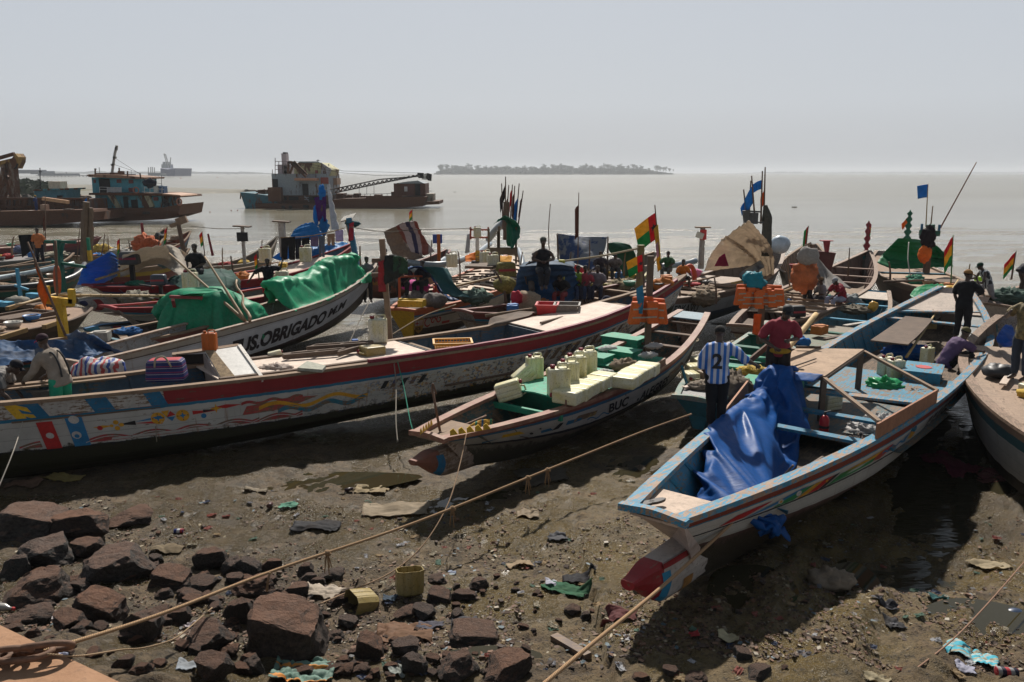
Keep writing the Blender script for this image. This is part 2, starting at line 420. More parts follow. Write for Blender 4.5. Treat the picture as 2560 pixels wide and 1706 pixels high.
# ------------------------------------------------------------------ rocks
m,nt,b=newmat('laterite_rock');t=N(nt,'ShaderNodeTexCoord').outputs['Object'];geo=N(nt,'ShaderNodeNewGeometry')
oi=N(nt,'ShaderNodeObjectInfo')
off=N(nt,'ShaderNodeVectorMath');off.operation='ADD';nt.links.new(t,off.inputs[0]);nt.links.new(oi.outputs['Location'],off.inputs[1]);t=off.outputs[0]
n1=noisen(nt,t,2.6,7,.7);n2=noisen(nt,t,11,6,.7);n3=noisen(nt,t,45,3,.6)
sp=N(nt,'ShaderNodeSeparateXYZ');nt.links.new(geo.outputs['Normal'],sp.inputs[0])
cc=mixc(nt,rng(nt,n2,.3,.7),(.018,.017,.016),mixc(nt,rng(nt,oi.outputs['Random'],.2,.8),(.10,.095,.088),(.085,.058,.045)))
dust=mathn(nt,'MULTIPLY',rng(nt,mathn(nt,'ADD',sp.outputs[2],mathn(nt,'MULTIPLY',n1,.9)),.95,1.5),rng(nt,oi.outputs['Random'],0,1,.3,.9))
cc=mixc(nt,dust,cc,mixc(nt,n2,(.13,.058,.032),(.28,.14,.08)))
cc=mixc(nt,rng(nt,n3,.6,.7,0,.5),cc,(.03,.025,.02))
nt.links.new(cc,b.inputs['Base Color']);b.inputs['Roughness'].default_value=.78
bump(nt,b,mathn(nt,'ADD',n2,mathn(nt,'MULTIPLY',n3,.4)),1.0,.05);ROCK=m
def rockmesh(seed,cuts=16,flat=.75,boxy=False):
    rnd=random.Random(seed);bm=bmesh.new();bmesh.ops.create_icosphere(bm,subdivisions=4,radius=1)
    pl=[]
    for _ in range(cuts):
        d=Vector((rnd.gauss(0,1),rnd.gauss(0,1),rnd.gauss(0,.8))).normalized();pl.append((d,rnd.uniform(.48,.80)))
    pl.append((Vector((rnd.uniform(-.15,.15),rnd.uniform(-.15,.15),1)).normalized(),rnd.uniform(.5,.75)))
    if boxy:pl=[(Matrix.Rotation(.12*k,3,'Y')@Vector(d),h)for k,(d,h)in enumerate([((1,0,.05),.62),((-1,.1,0),.6),((.1,1,0),.55),((0,-1,.12),.55),((.05,.0,1),.52),((.7,-.7,.2),.74),((-.6,-.7,-.3),.74),((.6,.1,-.8),.75)])];pl=[(d.normalized(),h)for d,h in pl]
    for v in bm.verts:
        p=v.co.copy()
        for d,h in pl:
            k=p.dot(d)
            if k>h:p-=d*(k-h)*.93
        p+=p.normalized()*(noise.noise(p*2.2+Vector((seed,0,0)))*.09+noise.noise(p*5+Vector((seed,5,0)))*.06+noise.noise(p*13+Vector((seed,5,0)))*.022)
        p.z*=flat;v.co=p
    me=bpy.data.meshes.new('rock');bm.to_mesh(me);bm.free();me.materials.append(ROCK);return me
RM=[rockmesh(s,13+s%5,.68+.08*(s%4),s in(3,8))for s in range(10)]
def boxy_(k):return k%10 in(3,8)
def rock(px,py,wpx,hpx,k,label,group=None,rot=None):
    """px,py: the rock's foot in the photograph; wpx,hpx its width and height there"""
    p=hit(px,py);dist=(p-Vector((0,0,CAM_H))).length;wpx*=.93 if wpx>60 else 1;sx_=wpx/FPX*dist/2;sz=hpx/FPX*dist*.58
    o=bpy.data.objects.new('rock',RM[k%10]);link(o);o.location=(p.x,p.y+sx_*.5,p.z+sz*.30)
    r=random.Random(k*31+int(px));o.scale=(sx_*1.1,sx_*r.uniform(.8,1.05),sz*1.15);o.rotation_euler=(r.uniform(-.12,.12),r.uniform(-.12,.12),r.uniform(-.5,.5)if rot is None else rot)
    if boxy_(k):o.scale=tuple(q_*1.12 for q_ in o.scale);o.rotation_euler.z=r.uniform(-.1,.15)
    return tag(o,label,'rock',group)
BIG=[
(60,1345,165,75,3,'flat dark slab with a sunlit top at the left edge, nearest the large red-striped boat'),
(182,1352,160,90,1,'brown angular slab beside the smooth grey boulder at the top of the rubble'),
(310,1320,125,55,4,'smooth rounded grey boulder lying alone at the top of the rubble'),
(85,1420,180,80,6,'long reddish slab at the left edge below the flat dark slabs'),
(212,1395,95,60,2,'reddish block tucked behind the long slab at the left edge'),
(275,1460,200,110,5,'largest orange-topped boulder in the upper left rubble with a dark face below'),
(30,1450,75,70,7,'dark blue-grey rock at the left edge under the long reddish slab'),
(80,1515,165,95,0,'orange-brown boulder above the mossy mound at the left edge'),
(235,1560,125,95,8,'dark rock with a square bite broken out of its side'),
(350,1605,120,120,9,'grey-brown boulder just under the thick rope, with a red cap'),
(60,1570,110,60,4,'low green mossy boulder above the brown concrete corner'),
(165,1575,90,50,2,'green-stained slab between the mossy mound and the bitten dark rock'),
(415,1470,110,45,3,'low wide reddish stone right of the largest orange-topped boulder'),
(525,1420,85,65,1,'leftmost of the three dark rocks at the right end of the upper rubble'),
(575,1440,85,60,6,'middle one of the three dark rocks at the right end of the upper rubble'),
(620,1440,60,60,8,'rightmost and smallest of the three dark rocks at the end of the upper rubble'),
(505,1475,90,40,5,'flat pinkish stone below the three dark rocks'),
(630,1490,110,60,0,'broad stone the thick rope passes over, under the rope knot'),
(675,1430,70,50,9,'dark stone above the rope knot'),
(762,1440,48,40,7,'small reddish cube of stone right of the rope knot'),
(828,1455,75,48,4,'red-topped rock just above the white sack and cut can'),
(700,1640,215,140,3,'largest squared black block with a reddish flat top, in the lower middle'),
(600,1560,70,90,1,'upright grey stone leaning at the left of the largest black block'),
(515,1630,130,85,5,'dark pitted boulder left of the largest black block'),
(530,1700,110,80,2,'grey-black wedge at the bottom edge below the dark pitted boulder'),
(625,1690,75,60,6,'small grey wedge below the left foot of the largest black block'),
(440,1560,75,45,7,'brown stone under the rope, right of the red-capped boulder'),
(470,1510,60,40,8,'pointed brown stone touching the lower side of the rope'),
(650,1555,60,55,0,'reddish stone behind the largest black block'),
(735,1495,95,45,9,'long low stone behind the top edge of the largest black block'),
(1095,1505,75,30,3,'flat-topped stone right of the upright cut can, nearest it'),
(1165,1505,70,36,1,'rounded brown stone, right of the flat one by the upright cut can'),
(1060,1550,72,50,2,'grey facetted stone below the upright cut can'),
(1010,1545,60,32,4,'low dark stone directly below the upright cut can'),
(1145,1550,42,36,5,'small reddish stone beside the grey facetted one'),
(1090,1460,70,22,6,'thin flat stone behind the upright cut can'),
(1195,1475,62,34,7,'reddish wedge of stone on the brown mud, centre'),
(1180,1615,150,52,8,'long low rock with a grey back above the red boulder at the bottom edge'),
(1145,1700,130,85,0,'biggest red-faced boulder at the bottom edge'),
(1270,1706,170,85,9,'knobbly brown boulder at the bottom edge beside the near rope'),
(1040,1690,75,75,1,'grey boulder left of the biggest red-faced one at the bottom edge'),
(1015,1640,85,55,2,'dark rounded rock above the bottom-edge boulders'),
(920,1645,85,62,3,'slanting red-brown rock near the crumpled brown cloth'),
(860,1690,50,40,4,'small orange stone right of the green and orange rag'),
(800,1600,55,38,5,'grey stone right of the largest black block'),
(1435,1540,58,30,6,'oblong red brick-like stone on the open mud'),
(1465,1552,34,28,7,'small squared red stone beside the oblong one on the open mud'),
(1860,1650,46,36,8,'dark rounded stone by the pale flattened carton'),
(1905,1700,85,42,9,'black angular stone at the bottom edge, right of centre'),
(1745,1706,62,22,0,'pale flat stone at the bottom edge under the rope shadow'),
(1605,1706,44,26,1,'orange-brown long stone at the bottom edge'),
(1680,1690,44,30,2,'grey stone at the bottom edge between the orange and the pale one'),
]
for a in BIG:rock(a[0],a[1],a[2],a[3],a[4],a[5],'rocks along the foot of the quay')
LMK=[(60,1340,'the flat dark slab at the left edge'),(182,1350,'the angular slab by the smooth grey boulder'),(310,1320,'the smooth grey boulder'),(275,1450,'the largest orange-topped boulder'),(80,1510,'the orange-brown boulder above the moss'),(235,1555,'the rock with the square bite'),(350,1590,'the red-capped boulder'),(165,1600,'the mossy mound'),
(415,1465,'the low wide reddish stone'),(530,1415,'the leftmost of the three dark rocks'),(620,1435,'the rightmost of the three dark rocks'),(640,1475,'the stone under the rope knot'),(762,1435,'the small reddish cube of stone'),(828,1450,'the red-topped rock'),(700,1600,'the largest black block'),(600,1550,'the upright leaning stone'),(515,1620,'the dark pitted boulder'),(440,1560,'the brown stone under the rope'),
(530,1690,'the grey-black bottom wedge'),(800,1505,'the white woven sack'),(930,1515,'the cut can lying down'),(1022,1490,'the upright cut can'),(760,1685,'the green and orange cloth'),(1010,1585,'the crumpled brown paper'),(920,1640,'the slanting red-brown rock'),(1015,1635,'the dark rounded rock'),(1145,1680,'the biggest red-faced boulder'),(1270,1690,'the knobbly boulder'),(1180,1610,'the long low rock'),(1095,1500,'the flat-topped stone'),
(1165,1500,'the rounded brown stone'),(1060,1545,'the grey facetted stone'),(1195,1470,'the reddish wedge of stone'),(1320,1410,'the pale bark scraps'),(1395,1340,'the grey plastic bag'),(1378,1460,'the white paper'),(1450,1450,'the black plastic'),(1440,1540,'the oblong brick-like stone'),(1425,1625,'the driftwood plank'),(1545,1545,'the dark red rag'),(1600,1450,'the red keel tip'),(1735,1600,'the red wrapper'),(1820,1600,'the flattened carton'),(1905,1690,'the black angular stone'),
(1745,1700,'the pale flat bottom stone'),(1605,1700,'the orange-brown long stone'),(2085,1480,'the old brown bag'),(2225,1540,'the two black rags'),(2345,1500,'the thin teal rag'),(2470,1420,'the torn cardboard'),(2425,1645,'the turquoise plastic bag'),(2515,1690,'the red and black can'),(2535,1545,'the dark blue float'),(2190,1700,'the pale sack corner'),(2372,1170,'the dark red cloth'),(990,1280,'the large pale sheet'),(930,1228,'the pale torn cloth'),(722,1270,'the mint green scrap'),(790,1316,'the black plastic sheet'),(447,1333,'the blue and white can'),(1355,1195,'the grey-brown sack'),(1320,1290,'the tan rag'),(640,1230,'the pale scrap in the shade'),(410,1380,'the tangle of net'),(1130,1432,'the tiny blue wrapper'),(2470,1190,'the red and dark rags'),(2250,1330,'the long puddle')]
USED={}
def near_label(px,py,w_,what,sizes=('tiny','small','fist-sized','bigger')):
    opts=sorted(LMK,key=lambda q:(q[0]-px)**2+((q[1]-py)*1.6)**2)
    sz=sizes[min(3,int(w_/14))]
    for lx,ly,nm in opts[:4]:
        dx,dy=px-lx,(py-ly)*1.6;r_=math.hypot(dx,dy);a=math.degrees(atan2(dy,dx))%360
        dr=['right of','below and right of','just below','below and left of','left of','above and left of','just above','above and right of'][int((a+22.5)//45)%8]
        if r_>110 and not dr.startswith('just'):dr='some way '+dr
        l='%s %s %s %s'%(sz,what,dr,nm)
        if l not in USED and len(l.split())<=16:USED[l]=1;return l
    return l
rnd=random.Random(11)
TONE=['brown stone','grey stone','reddish stone','dark stone']
def scatter(n,x0,x1,y0,y1,smin,smax,label,dens=None):
    k=0;tries=0
    while k<n and tries<n*20:
        tries+=1
        px=rnd.uniform(x0,x1);py=rnd.uniform(y0,y1)
        if dens and not dens(px,py):continue
        w_=rnd.uniform(smin,smax);kk=rnd.choice([0,1,2,4,5,6,7,9,0,1,2,3]);rock(px,py,w_,w_*rnd.uniform(.5,.8),kk,near_label(px,py,w_,'stone'),'loose stones');k+=1
scatter(125,0,900,1400,1700,22,58,'',lambda x,y:y>1385+(x-500)*.25 and not(x<330 and y>1600+x*.25))
scatter(48,800,1320,1600,1706,16,42,'')
scatter(36,950,1420,1420,1600,10,26,'')
scatter(36,1300,2300,1480,1700,8,24,'')
mb=MB();rr_=random.Random(3)
for i in range(15000):
    py=1706-(rr_.random()**1.3)*480;px=rr_.uniform(-20,2580)
    if py<1230:continue
    p=P(px,py,.6);x,y_=p.x,p.y;z=g(x,y_)
    if z<0.02 or nz(x*.8,y_*.8,4)<-.12:continue
    s_=rr_.uniform(.004,.016)*(2 if rr_.random()<.06 else 1)
    a=rr_.uniform(0,6.3);q=Matrix.Rotation(a,3,'Z')@Matrix.Rotation(rr_.uniform(-.6,.6),3,'X')
    vs=[q@Vector((s_*rr_.uniform(.7,1.4)*i_,s_*j_*rr_.uniform(.5,1),s_*k_*.5))+Vector((x,y_,z+s_*.2))for i_ in(-1,1)for j_ in(-1,1)for k_ in(-1,1)]
    mb.add(vs,[(0,1,3,2),(4,6,7,5),(0,4,5,1),(2,3,7,6),(0,2,6,4),(1,5,7,3)],rr_.choice([0,0,0,0,1,1,1,3,3,2]))
for i in range(3200):
    py=1706-(rr_.random()**1.2)*490;px=rr_.uniform(-20,2580);p=P(px,py,.6);x,y_=p.x,p.y;z=g(x,y_)
    if z<.03 or nz(x*.6,y_*.6,14)<-.05:continue
    s_=rr_.uniform(.012,.045);a=rr_.uniform(0,6.3);q=Matrix.Rotation(a,3,'Z')@Matrix.Rotation(rr_.uniform(-.35,.35),3,'X');n_=6
    mb.add([q@Vector((s_*cos(6.28*k/n_)*rr_.uniform(.6,1.3),s_*.55*sin(6.28*k/n_)*rr_.uniform(.6,1.3),rr_.uniform(0,.006)))+Vector((x,y_,z+.012))for k in range(n_)],[tuple(range(n_))],rr_.choice([0,0,1,1,1,3,3,6,5,4]))
o=mb.build('mud_grit',[plain((.05,.03,.02),.8),plain((.12,.075,.05),.8),plain((.24,.2,.14),.6),plain((.16,.085,.05),.8),plain((.28,.23,.15),.7),plain((.05,.09,.11),.6),plain((.03,.03,.03),.6)]);o['kind']='stuff'
# ------------------------------------------------------------------ concrete quay with the mooring chain
q0=P(-120,1500,1.9);q1=P(0,1563,1.9);q2=P(160,1640,1.9);q3=P(300,1706,1.9);q4=P(520,1790,1.9)
mb=MB();top=[q0,q1,q2,q3,q4,Vector((-1,1.0,1.9)),Vector((-9,1.0,1.9))]
mb.prism([Vector((p.x,p.y,1.9))for p in top],(0,0,-1.6))
m,nt,b=newmat('dusty_concrete');t=N(nt,'ShaderNodeTexCoord').outputs['Object'];n1=noisen(nt,t,2,7,.7);n2=noisen(nt,t,14,5,.7)
cc=mixc(nt,n1,(.25,.13,.07),(.42,.25,.15));cc=mixc(nt,rng(nt,n2,.55,.7,0,.4),cc,(.12,.08,.06));nt.links.new(cc,b.inputs['Base Color']);b.inputs['Roughness'].default_value=.9
bump(nt,b,mathn(nt,'ADD',n1,n2),.5,.02)
q=mb.build('quay_edge',m);tag(q,'orange-brown dusty concrete slab in the bottom left corner','quay')
RUST=plain((.14,.075,.045),.8,.4,9,bumps=.5)
ch=empty('mooring_chain',P(60,1640,1.93),0,'thick rusty mooring chain lying on the concrete corner','chain')
L0=P(-60,1650,1.97);L1=P(118,1628,1.97)
for i in range(4):
    c=L0.lerp(L1,(i+.3)/3.4)-ch.location;d=(L1-L0).normalized();s_=d.cross(Vector((0,0,1)))
    up=Vector((0,0,1));flat=i%2==0;n_=(s_ if flat else(up*.75+s_*.66).normalized())
    mb=MB();mb.tube([c+d*(.15*cos(a)+(.05 if cos(a)>0 else-.05))+n_*.085*sin(a)+up*(0 if flat else .03)for a in[2*pi*k/20 for k in range(20)]],.026,8,closed=True)
    mb.build('chain_link',RUST,ch,smooth=True)
ROPE=None
def ropemat(c=(.36,.25,.14),key='rope'):
    if('rope',c)in MATS:return MATS[('rope',c)]
    m,nt,b=newmat('rope');t=N(nt,'ShaderNodeTexCoord').outputs['UV']
    wv=N(nt,'ShaderNodeTexWave');wv.inputs['Scale'].default_value=1.0;wv.bands_direction='DIAGONAL'
    nt.links.new(mapn(nt,t,(30,1.2,1)),wv.inputs['Vector']);wv.inputs['Distortion'].default_value=.6
    n1=noisen(nt,t,9,4,.6)
    cc=mixc(nt,rng(nt,wv.outputs['Fac'],.1,.6),tuple(x*.5 for x in c),tuple(min(1,x*1.1)for x in c));nt.links.new(mixc(nt,rng(nt,n1,.4,.7,0,.4),cc,tuple(x*.6 for x in c)),b.inputs['Base Color'])
    b.inputs['Roughness'].default_value=.9;bump(nt,b,wv.outputs['Fac'],.6,.01);MATS[('rope',c)]=m;return m
def rope(name,pts,r,label,cat='rope',group=None,c=(.36,.25,.14),n=10,knots=(),parent=None,sides=8,frayed=False):
    pp=crom(pts,n);mb=MB();mb.tube(pp,r,sides)
    L=0;k=0
    for i,p in enumerate(pp):
        if i:L+=(p-pp[i-1]).length
        for j in range(sides):mb.uv[k]=(L,2*j/sides if j<=sides/2 else 2-2*j/sides);k+=1
    for kn in knots:
        q=pp[int(kn*(len(pp)-1))];mb.ell(q,(r*2.1,r*2.1,r*1.9));mb.ell(q+Vector((r*1.6,0,-r)),(r*1.3,r*1.2,r*1.2))
        if frayed:
            for s_ in range(5):a=s_*1.3;mb.tube([q,q+Vector((.02*cos(a),.02*sin(a),-.06)),q+Vector((.05*cos(a),.04*sin(a),-.2-.02*s_))],[r*.6,r*.5,r*.3],5)
    o=mb.build(name,ropemat(c),parent,smooth=True)
    if label:tag(o,label,cat,group)
    return o
PUD=newmat('puddle_water');PUD[2].inputs['Base Color'].default_value=(.035,.03,.015,1);PUD[2].inputs['Roughness'].default_value=.04;PUD[2].inputs['Specular IOR Level'].default_value=.5
for(px,py,rx,ry,rz,dz)in((1870,1480,.5,.8,-.6,.0),(720,1215,2.2,.6,.1,-.01),(2120,1480,.35,.9,-.5,.01),(1150,1262,.7,.4,.2,-.01),(1330,1240,.8,.5,.3,-.01),(1560,1180,.9,.6,.6,0),(2460,1560,.6,.5,0,.0),(1230,1640,.5,.25,0,0)):
    p=hit(px,py);zs=sorted(g(p.x+rx*.7*cos(a),p.y+ry*.7*sin(a))for a in[k*.8 for k in range(8)]);z=zs[3]+dz
    mb=MB();mb.add([(0,0,0)]+[(rx*cos(a)*(1+.15*sin(3*a)),ry*sin(a),0)for a in[2*pi*k/28 for k in range(28)]],[(0,k+1,(k+1)%28+1)for k in range(28)]);o=mb.build('puddle',PUD[0]);o.location=(p.x,p.y,z);o.rotation_euler.z=rz;o['kind']='structure'
# ------------------------------------------------------------------ boats
WOOD=paint((.24,.165,.11),.25,.8);WOODD=paint((.13,.09,.065),.3,.8);PLY=paint((.62,.50,.41),.12,.7,wood=(.38,.26,.18),dirt=.25)
FLOORM=paint((.10,.075,.055),.5,.8)
_bl={}
class Boat:
    def __init__(s,name,label,A,B,bm=1.2,zm=1.35,sA=.3,sB=.5,bA=.35,bB=.2,tm=.55,keel=.35,hull=None,inner=None,cap=None,
rakeA=.45,rakeB=.5,ram=0,ramcol=None,group=None,floor=None,log=.42,cw=.76,capw=.13,capt=.055,tcol=None,n=44,chine=.30,rise=.25,pw_=2.2,tcolB=None,cat='fishing boat',riseA=None,ramup=.14,tip=None):
        s.ramup=ramup;s.tip=tip
        s.riseA=((.70-keel)if ram else rise)if riseA is None else riseA
        if ram:chine=max(chine,.42);s.rakeA=rakeA=max(rakeA,.8)
        s.A=Vector((A[0],A[1],0));s.B=Vector((B[0],B[1],0));d=s.B-s.A;s.L=d.length;s.rz=atan2(d.y,d.x)
        s.__dict__.update(bm=bm,zm=zm,sA=sA,sB=sB,bA=bA,bB=bB,tm=tm,keel=keel,rakeA=rakeA,rakeB=rakeB,cw=cw,chine=chine,rise=rise,pw_=pw_,capw=capw)
        s.root=empty(name,s.A,s.rz,label,cat,group or 'wooden fishing boats drawn up on the mud')
        s.inner=inner or paint((.10,.16,.19),.4);s.cap=cap or WOOD
        hull=hull or hullmat([(.22,(.2,.03,.03)),(3,(.3,.28,.25))])
        ts=[i/n for i in range(n+1)];s.ts=ts
        mb=MB();rows=[]
        for sd_ in(1,-1):
            rws=[];base=len(mb.v)
            for t in ts:
                G,C,K=s.G(t,sd_),s.C(t,sd_),s.K(t,sd_)
                r=[G.lerp(C,k/5)for k in range(6)]+[C.lerp(K,k/3)+Vector((0,0,-.04*sin(pi*k/3)))for k in(1,2,3)]
                v=0;pr=None
                for q in r:
                    if pr is not None:v+=(q-pr).length
                    mb.uv[base+len(rws)*9+r.index(q)]=(s.L*t,v);pr=q
                rws.append(r)
            mb.grid(rws,0)
        mb.grid([[s.K(t,1),s.K(t,-1)]for t in ts],0)
        zf=keel+.28;s.zf=zf
        def In(t,sd_,top):
            Gq=s.G(t,sd_);y=abs(Gq.y)-.05;C=s.C(t,sd_)
            if top:return Vector((Gq.x,sd_*max(.01,y),Gq.z-.005))
            z=max(zf,C.z-.02);k=(Gq.z-z)/max(.05,Gq.z-C.z)
            return Vector((lerp(Gq.x,C.x,min(1,k)),sd_*max(.01,lerp(abs(Gq.y),abs(C.y),min(1,k))-.05),z))
        s.In=In
        tin=[lerp(.02,.98,i/n)for i in range(n+1)]
        for sd_ in(1,-1):mb.grid([[In(t,sd_,1),In(t,sd_,0)]for t in tin],1)
        mb.grid([[In(t,1,0),In(t,-1,0)]for t in tin],2)
        nr=int(s.L/.75)
        for i in range(1,nr):
            t=i/nr
            for sd_ in(1,-1):
                a,b2=In(t,sd_,1),In(t,sd_,0);a=a-Vector((0,sd_*.025,.06));b2=b2-Vector((0,sd_*.025,0));mb.bar(a,b2,.055,.05,1)
        for t,k in((0,.0),(1,1)):
            mb.add([s.G(t,1),s.G(t,-1),s.C(t,-1),s.K(t,-1),s.K(t,1),s.C(t,1)],[(0,1,2,3,4,5)],3 if t==0 else 4)
        s.hull=mb.build('hull',[hull,s.inner,floor or FLOORM,tcol or paint((.5,.42,.37),.3),tcolB or tcol or paint((.3,.25,.22),.4)],s.root)
        for sd_ in(1,-1):s.rail(sd_,capw,capt)
        if ram or bA>.3:
            a,b_=s.G(0,1),s.G(0,-1);mb=MB();k_=[a.lerp(b_,q/6)+Vector((-.03,0,.012+.035*sin(pi*q/6)))for q in range(7)]
            mb.rings([[q+Vector((-.03,0,-.05)),q+Vector((-.03,0,.03)),q+Vector((.07,0,.03)),q+Vector((.07,0,-.05))]for q in[k_[0]+Vector((0,.06,0))]+k_[1:-1]+[k_[-1]-Vector((0,.06,0))]]);mb.build('transom_cap',s.cap,s.root)
        if ram:s.ram(ram,log,ramcol or paint((.45,.4,.36),.3))
    def bw(s,t):
        e=(1-t/s.tm)if t<s.tm else(t-s.tm)/(1-s.tm);b0=s.bA if t<s.tm else s.bB
        return max(.012,b0+(s.bm-b0)*(1-e**s.pw_))
    def zg(s,t):
        e=(1-t/s.tm)if t<s.tm else(t-s.tm)/(1-s.tm);return s.zm+(s.sA if t<s.tm else s.sB)*e**s.pw_
    def end(s,t):return(max(0,1-t/.35)**2.2,max(0,1-(1-t)/.35)**2.2)
    def G(s,t,sd_):return Vector((s.L*t,sd_*s.bw(t),s.zg(t)))
    def zk(s,t):a,b=s.end(t);return s.keel+s.riseA*a+(s.rise+.35*s.sB)*b
    def C(s,t,sd_):
        x=s.rakeA+(s.L-s.rakeA-s.rakeB)*t;a,b=s.end(t)
        k=s.cw*(1-.35*a-.45*b);return Vector((x,sd_*s.bw(t)*k,min(s.zk(t)+s.chine,s.zg(t)-.12)))
    def K(s,t,sd_):
        x=s.rakeA*1.15+(s.L-s.rakeA*1.15-s.rakeB*1.25)*t;return Vector((x,sd_*s.bw(t)*s.cw*.35,s.zk(t)))
    def side(s,u,v,sd_=-1,off=.006):
        t=max(0,min(1,u/s.L));G,C,K=s.G(t,sd_),s.C(t,sd_),s.K(t,sd_);l=(C-G).length
        t2=min(1,t+.01);G2=s.G(t2,sd_)if t2>t else s.G(t,sd_)
        if v<=l:
            p=G.lerp(C,v/l);nrm=(s.G(max(0,t-.01),sd_)-s.G(min(1,t+.01),sd_)).cross(C-G)
        else:
            p=C.lerp(K,min(1,(v-l)/max(.01,(K-C).length)));nrm=(s.G(max(0,t-.01),sd_)-s.G(min(1,t+.01),sd_)).cross(K-C)
        nrm.normalize()
        if nrm.y*sd_<0:nrm=-nrm
        return p+nrm*off
    def rail(s,sd_,w_,h_,t0=0.0,t1=1.0,mat=None,dz=0):
        mb=MB();rr=[]
        for i in range(61):
            t=lerp(t0,t1,i/60);G=s.G(t,sd_);o_=w_*.14;wob=.006*noise.noise(Vector((G.x*3,sd_,s.L)))
            yo=abs(G.y)+o_;yi=max(.004,abs(G.y)-(w_-o_));z=G.z+dz+wob
            rr.append([Vector((G.x,sd_*yo,z-h_*.4)),Vector((G.x,sd_*yo,z+h_*.6)),Vector((G.x,sd_*yi,z+h_*.6)),Vector((G.x,sd_*yi,z-h_*.4))])
        mb.rings(rr);return mb.build('gunwale',mat or s.cap,s.root)
    def band(s,name,v0,v1,mat,t0=0,t1=1,off=.012,sd_=-1,parent=None):
        mb=MB();n=int((t1-t0)*60)+2
        f0=v0 if callable(v0)else(lambda u:v0);f1=v1 if callable(v1)else(lambda u:v1)
        mb.grid([[s.side(s.L*lerp(t0,t1,i/n),lerp(f0(s.L*lerp(t0,t1,i/n)),f1(s.L*lerp(t0,t1,i/n)),k/3),sd_,off)for k in range(4)]for i in range(n+1)])
        return mb.build(name,mat,parent or s.root)
    def ram(s,length,h,mat):
        mb=MB();x1=s.rakeA*1.15+.75;C0=s.C(0,1);K0=s.K(0,1);zt=C0.z+.03;zb=K0.z-.10;w0=max(.14,C0.y*1.02);rr=[]
        for i in range(21):
            k=i/20;x=lerp(x1,s.rakeA-length,k);tip=sstep(.80,1,k);ww=lerp(w0,.12,k**1.2)*(1-.35*tip)
            zt_=zt-.03*k-.07*tip;zb_=zb+.02*k+(zt-zb)*.55*sstep(.6,1,k)**1.5
            up_=s.ramup*k**1.5;zt_+=up_;zb_+=up_*1.3;zm_=lerp(zt_,zb_,.5)
            rr.append([Vector((x,ww*.8,zt_)),Vector((x,-ww*.8,zt_)),Vector((x,-ww,lerp(zt_,zb_,.12))),Vector((x,-ww*1.03,zm_)),Vector((x,-ww*.72,lerp(zt_,zb_,.86))),Vector((x,-ww*.35,zb_)),
Vector((x,ww*.35,zb_)),Vector((x,ww*.72,lerp(zt_,zb_,.86))),Vector((x,ww*1.03,zm_)),Vector((x,ww,lerp(zt_,zb_,.12)))])
        mb.rings(rr)
        if s.tip:mb.m=[1 if(f//10>=15 or f==201)and f!=200 else 0 for f in range(len(mb.f))];mat=[mat,s.tip]
        s.ramx=(x1,s.rakeA-length);s.ramz=(zb,zt);s.ramw=(w0,.12);s.ramo=mb.build('keel_beam',mat,s.root);return s.ramo
    def rampaint(s,x0,x1,z0,z1,mat,name='painted_patch',curve=0.0,rnd=0):
        """colour block on the near side of the keel beam, x measured back from its tip"""
        mb=MB();rws=[]
        for i in range(9):
            k=i/8;row=[]
            for j in range(7):
                q=lerp(z0,z1,j/6);xx=s.ramx[1]+lerp(x0,x1,k)+curve*sin(pi*j/6);kk=(s.ramx[0]-xx)/(s.ramx[0]-s.ramx[1])
                up_=s.ramup*kk**1.5;ww=lerp(s.ramw[0],s.ramw[1],kk**1.2)*(1-.35*sstep(.80,1,kk));zt_=s.ramz[1]-.03*kk-.07*sstep(.8,1,kk);zb_=s.ramz[0]+.02*kk+(s.ramz[1]-s.ramz[0])*.55*sstep(.6,1,kk)**1.5
                prof=pw(q,[(0,1.0),(.12,1.0),(.5,1.03),(.86,.72),(1,.35)]);row.append(Vector((xx,-ww*prof-.007,lerp(zt_+up_,zb_+up_*1.3,q))))
            rws.append(row)
        mb.grid(rws);return mb.build(name,mat,s.ramo)
    def tpx(s,px,py=None,sd_=-1):
        """station whose gunwale shows at column px of the photograph"""
        best=None
        for i in range(401):
            t=i/400;q=s.world(s.G(t,sd_));Z=q.z-CAM_H;f=q.y*_c-Z*_s;x=CX+FPX*q.x/f;y=CY-FPX*(q.y*_s+Z*_c)/f
            d=abs(x-px)+(abs(y-py)if py is not None else 0)
            if best is None or d<best[0]:best=(d,t)
        return best[1]
    def thwart(s,t,w_=.2,dz=-.12,h_=.05,mat=None,name='thwart',skew=0):
        a=s.G(t,1);b=s.G(min(1,max(0,t+skew)),-1);mb=MB();yy=abs(a.y)-.04
        mb.bar((a.x,yy,a.z+dz),(b.x,-(abs(b.y)-.04),b.z+dz),w_,h_);return mb.build(name,mat or WOOD,s.root)
    def deck(s,t0,t1,dz=-.04,mat=None,y0=-1,y1=1,name='deck',th=.03,crown=0.0,step=.35):
        """planked surface between two stations; y0,y1 as fractions of the half beam"""
        mb=MB();n=max(2,int(s.L*(t1-t0)/step));rt=[];rb=[]
        for i in range(n+1):
            t=lerp(t0,t1,i/n);b=s.bw(t)-.06;z=s.zg(t)+dz
            rt.append([Vector((s.L*t,lerp(y0,y1,k/6)*b,z+crown*(1-lerp(y0,y1,k/6)**2)))for k in range(7)])
        mb.grid(rt);mb.grid([[q-Vector((0,0,th))for q in r]for r in rt])
        for r0,r1 in((rt[0],None),(rt[-1],None)):mb.grid([r0,[q-Vector((0,0,th))for q in r0]])
        for k in(0,6):mb.grid([[r[k]for r in rt],[r[k]-Vector((0,0,th))for r in rt]])
        return mb.build(name,mat or PLY,s.root)
